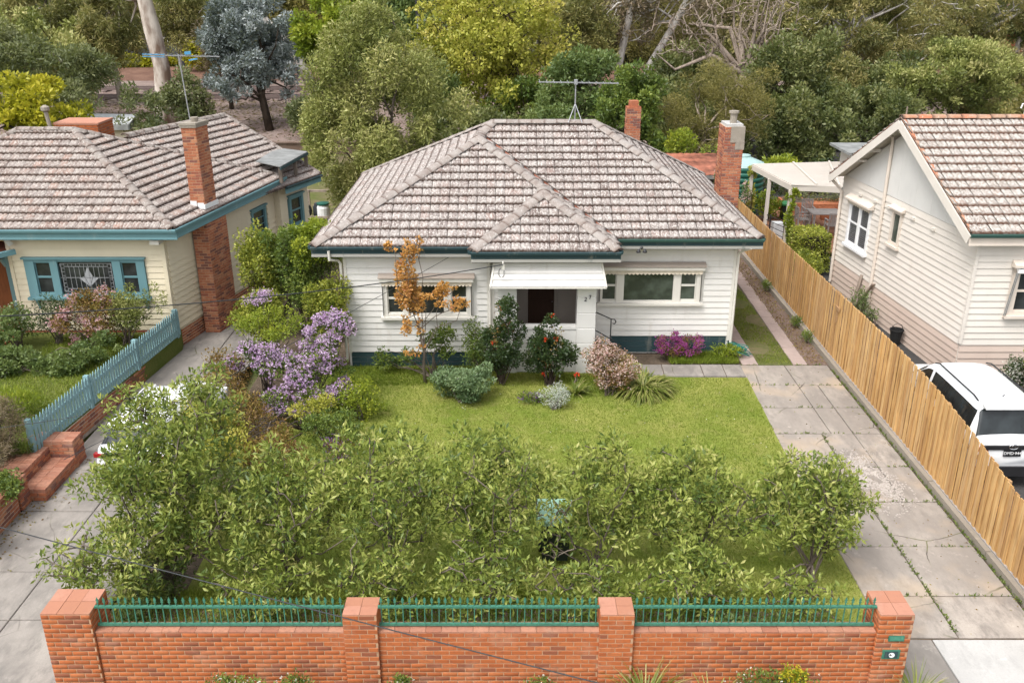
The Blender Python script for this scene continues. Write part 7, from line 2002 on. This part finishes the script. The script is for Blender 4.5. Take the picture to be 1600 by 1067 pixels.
tree('gum_canopy', 'olive gum canopy with a thick pale limb at the top right', 38.0, 80, 8.0, 6.5, 4.4, 34000, (.36, .09), 'lf_gum', 'bark_pale', 227, ry=4, clumps=150, spread=.17, limbs=120, hang=.45, tr=.45, z0=.8, extra=[(46, 80, 7, 4, 3, 3.6, 6), (33, 78, 4.4, 4, 2.6, 2.4, 4)])
tree('golden_green_tree', 'rounded bright green tree with golden tips above the ivory roof', 27.2, 58, 4.9, 3.6, 2.4, 20000, (.24, .09), 'lf_olive', 'bark_dark', 228, ry=2.6, extra=[(24.4, 57.5, 4.0, 1.9, 1.6, 1.6, 3), (29.6, 58, 3.6, 1.7, 1.5, 1.6, 3)], clumps=130, spread=.23, clumpvar=.5)
tree('dark_evergreen', 'dark bushy evergreen low behind the gable of the ivory house', 20.6, 54, 2.9, 2.8, 2.1, 12000, (.24, .11), 'lf_deep', 'bark_dark', 229, extra=[(23.5, 54, 2.4, 2, 1.6, 1.6, 2)])
tree('purple_tree', 'dull purplish brown tree at the far right edge', 35.2, 64, 4.4, 2.6, 2.2, 8000, (.28, .10), 'lf_brush', 'bark_twig', 230)
tree('olive_bush', 'olive green bush above the right end of the ivory roof', 29.6, 52, 3.2, 2.2, 1.6, 8000, (.24, .07), 'lf_feather', 'bark_dark', 231)
tree('gum_sapling', 'weeping olive gum hanging in front of the dark walled house', -30.0, 86, 7.0, 3.2, 3.4, 18000, (.34, .08), 'lf_gum', 'bark_pale', 330, clumps=90, hang=.5, z0=.8)
tree('green_bush', 'dark green bush below the blue grey wattle by the gum trunk', -21.5, 62, 2.6, 1.8, 1.9, 5500, (.24, .11), 'lf_grey', 'bark_dark', 232, z0=.2)
tree('yellow_hedge', 'low yellow green hedge in front of the dark metal fence', -40.0, 99.2, 2.0, 5.5, .75, 5200, (.36, .2), 'lf_gold', 'bark_dark', 233, ry=.8, z0=1.4)
tree('green_tree', 'yellow green shrubs beside the thick gum across the tracks', -31.0, 97, 3.0, 2.6, 1.8, 4200, (.36, .2), 'lf_gold', 'bark_dark', 234, z0=1.4)
# fillers between the gardens and the tracks
for a in (
    ('green_tree', 'mid green bush mass directly behind the right end of the main ridge', 2.0, 47.5, 2.6, 2.2, 1.9, 9000, (.22, .10), 'lf_mid', 300),
    ('dark_evergreen', 'dark evergreen low between the feathery wattle and the rusty shed', 9.0, 52, 2.6, 3.0, 2.4, 12000, (.24, .11), 'lf_deep', 301),
    ('olive_bush', 'brownish olive bush below the bare branched tree', 13.2, 54, 3.2, 2.4, 2.2, 11000, (.24, .06), 'lf_feather', 302),
    ('dark_evergreen', 'dark green tree under the fan of bare branches', 12.6, 66, 3.4, 3.4, 2.8, 12000, (.30, .14), 'lf_deep', 303),
    ('gum_sapling', 'olive young gum tree low under the wide gum canopy', 20.5, 63, 3.6, 3.2, 3.0, 14000, (.30, .09), 'lf_gum', 304),
    ('dark_evergreen', 'dark tree behind the ridge of the ivory house', 26.0, 64, 3.0, 3.4, 2.6, 13000, (.30, .13), 'lf_deep', 305),
    ('gum_sapling', 'brown green young gum behind the right end of the ivory roof', 31.5, 62, 3.4, 3.2, 2.8, 13000, (.30, .09), 'lf_gum', 306),
    ('green_tree', 'bright green bush between the elm trunk and the signal post', -4.6, 57, 3.4, 2.0, 2.0, 8000, (.26, .13), 'lf_mid', 307),
    ('dark_evergreen', 'dark bush at the foot of the elm', .6, 58, 2.6, 2.6, 2.2, 9000, (.26, .12), 'lf_green', 308),
    ('olive_bush', 'grey green shrub on the railway bank below the blue grey tree', -13.4, 61, 1.9, 1.6, 1.5, 5000, (.24, .09), 'lf_grey', 309),
    ('green_tree', 'tall mid green tree beyond the tracks behind the signal post', -8.5, 76, 5.5, 3.6, 4.4, 16000, (.36, .17), 'lf_mid', 310),
    ('gum_sapling', 'brownish gum between the pale forked trunk and the elm', 4.8, 70, 6.8, 2.8, 3.6, 16000, (.32, .10), 'lf_gum', 311),
    ('gum_sapling', 'feathery brown gum behind the leaning bare trunk', 12.5, 78, 6.8, 3.6, 3.8, 14000, (.34, .06), 'lf_feather', 312),
    ('green_tree', 'dull green tree right of the bare branches beyond the tracks', 18.5, 74, 6.4, 3.2, 4.0, 17000, (.34, .14), 'lf_gum', 313),
    ('gum_sapling', 'pinkish brown twiggy tree between the thick gum and the blue grey tree', -21.6, 72, 5.2, 2.4, 3.0, 8000, (.32, .06), 'lf_brush', 314),
    ('green_tree', 'olive tree in front of the leaning pale trunks at the far left', -33.0, 66, 4.8, 4.4, 3.4, 22000, (.30, .12), 'lf_olive', 315)):
    tree(a[0], a[1], a[2], a[3], a[4], a[5], a[6], a[7], a[8], a[9], 'bark_dark', a[10], z0=.0 if a[3] < 60 else .5, clumps=100, spread=.24)
# belt of larger trees beyond the tracks
belt = [(-62, 118, 'lf_gum'), (-52, 112, 'lf_mid'), (-44, 130, 'lf_gum'), (-38, 126, 'lf_olive'), (-29, 106, 'lf_olive'), (-23, 104, 'lf_feather'), (-17, 108, 'lf_gum'), (-10, 104, 'lf_deep'), (-4, 100, 'lf_olive'), (3, 106, 'lf_gum'), (8, 101, 'lf_feather'), (14, 104, 'lf_gum'), (19, 100, 'lf_deep'), (25, 104, 'lf_gum'), (32, 106, 'lf_gum'), (39, 102, 'lf_olive'), (48, 108, 'lf_gum'), (56, 106, 'lf_deep'), (66, 112, 'lf_gum'), (76, 114, 'lf_olive'), (-74, 118, 'lf_gum')]
kinds = {'lf_deep': 'dark green tree', 'lf_gum': 'olive brown gum', 'lf_mid': 'mid green tree', 'lf_olive': 'olive green tree', 'lf_feather': 'brownish feathery tree', 'lf_green': 'deep green tree'}
behind = ['behind the leaning pale trunks', 'behind the roof of the dark walled house', 'behind the dark walled house', 'right behind the dark walled house', 'behind the thick gum trunk', 'just right of the thick gum trunk', 'behind the blue grey wattle', 'behind the bright lime tree', 'behind the left half of the elm', 'behind the right half of the elm', 'behind the pale forked trunk', 'behind the slanting bare trunk', 'behind the fan of bare branches', 'right of the fan of bare branches', 'behind the middle of the wide gum canopy', 'behind the golden tipped tree', 'behind the gum with the thick pale limb', 'behind the upper right gum canopy', 'far right of the tree belt', 'farthest right in the tree belt', 'farthest left in the tree belt']
for i, (x, y, lm) in enumerate(belt):
    hh = 13 + 2.5 * math.sin(i * 2.3)
    tree('woodland_tree', 'tall background %s %s beyond the railway' % (kinds[lm], behind[i]), x, y, hh * .56, 5.4, hh * .5, 15000, (.55, .20), lm, 'bark_pale' if i % 2 else 'bark_dark', 240 + i, clumps=90, spread=.24, limbs=24, hang=.3, z0=1.5, tr=.4, group='tree belt beyond the railway')
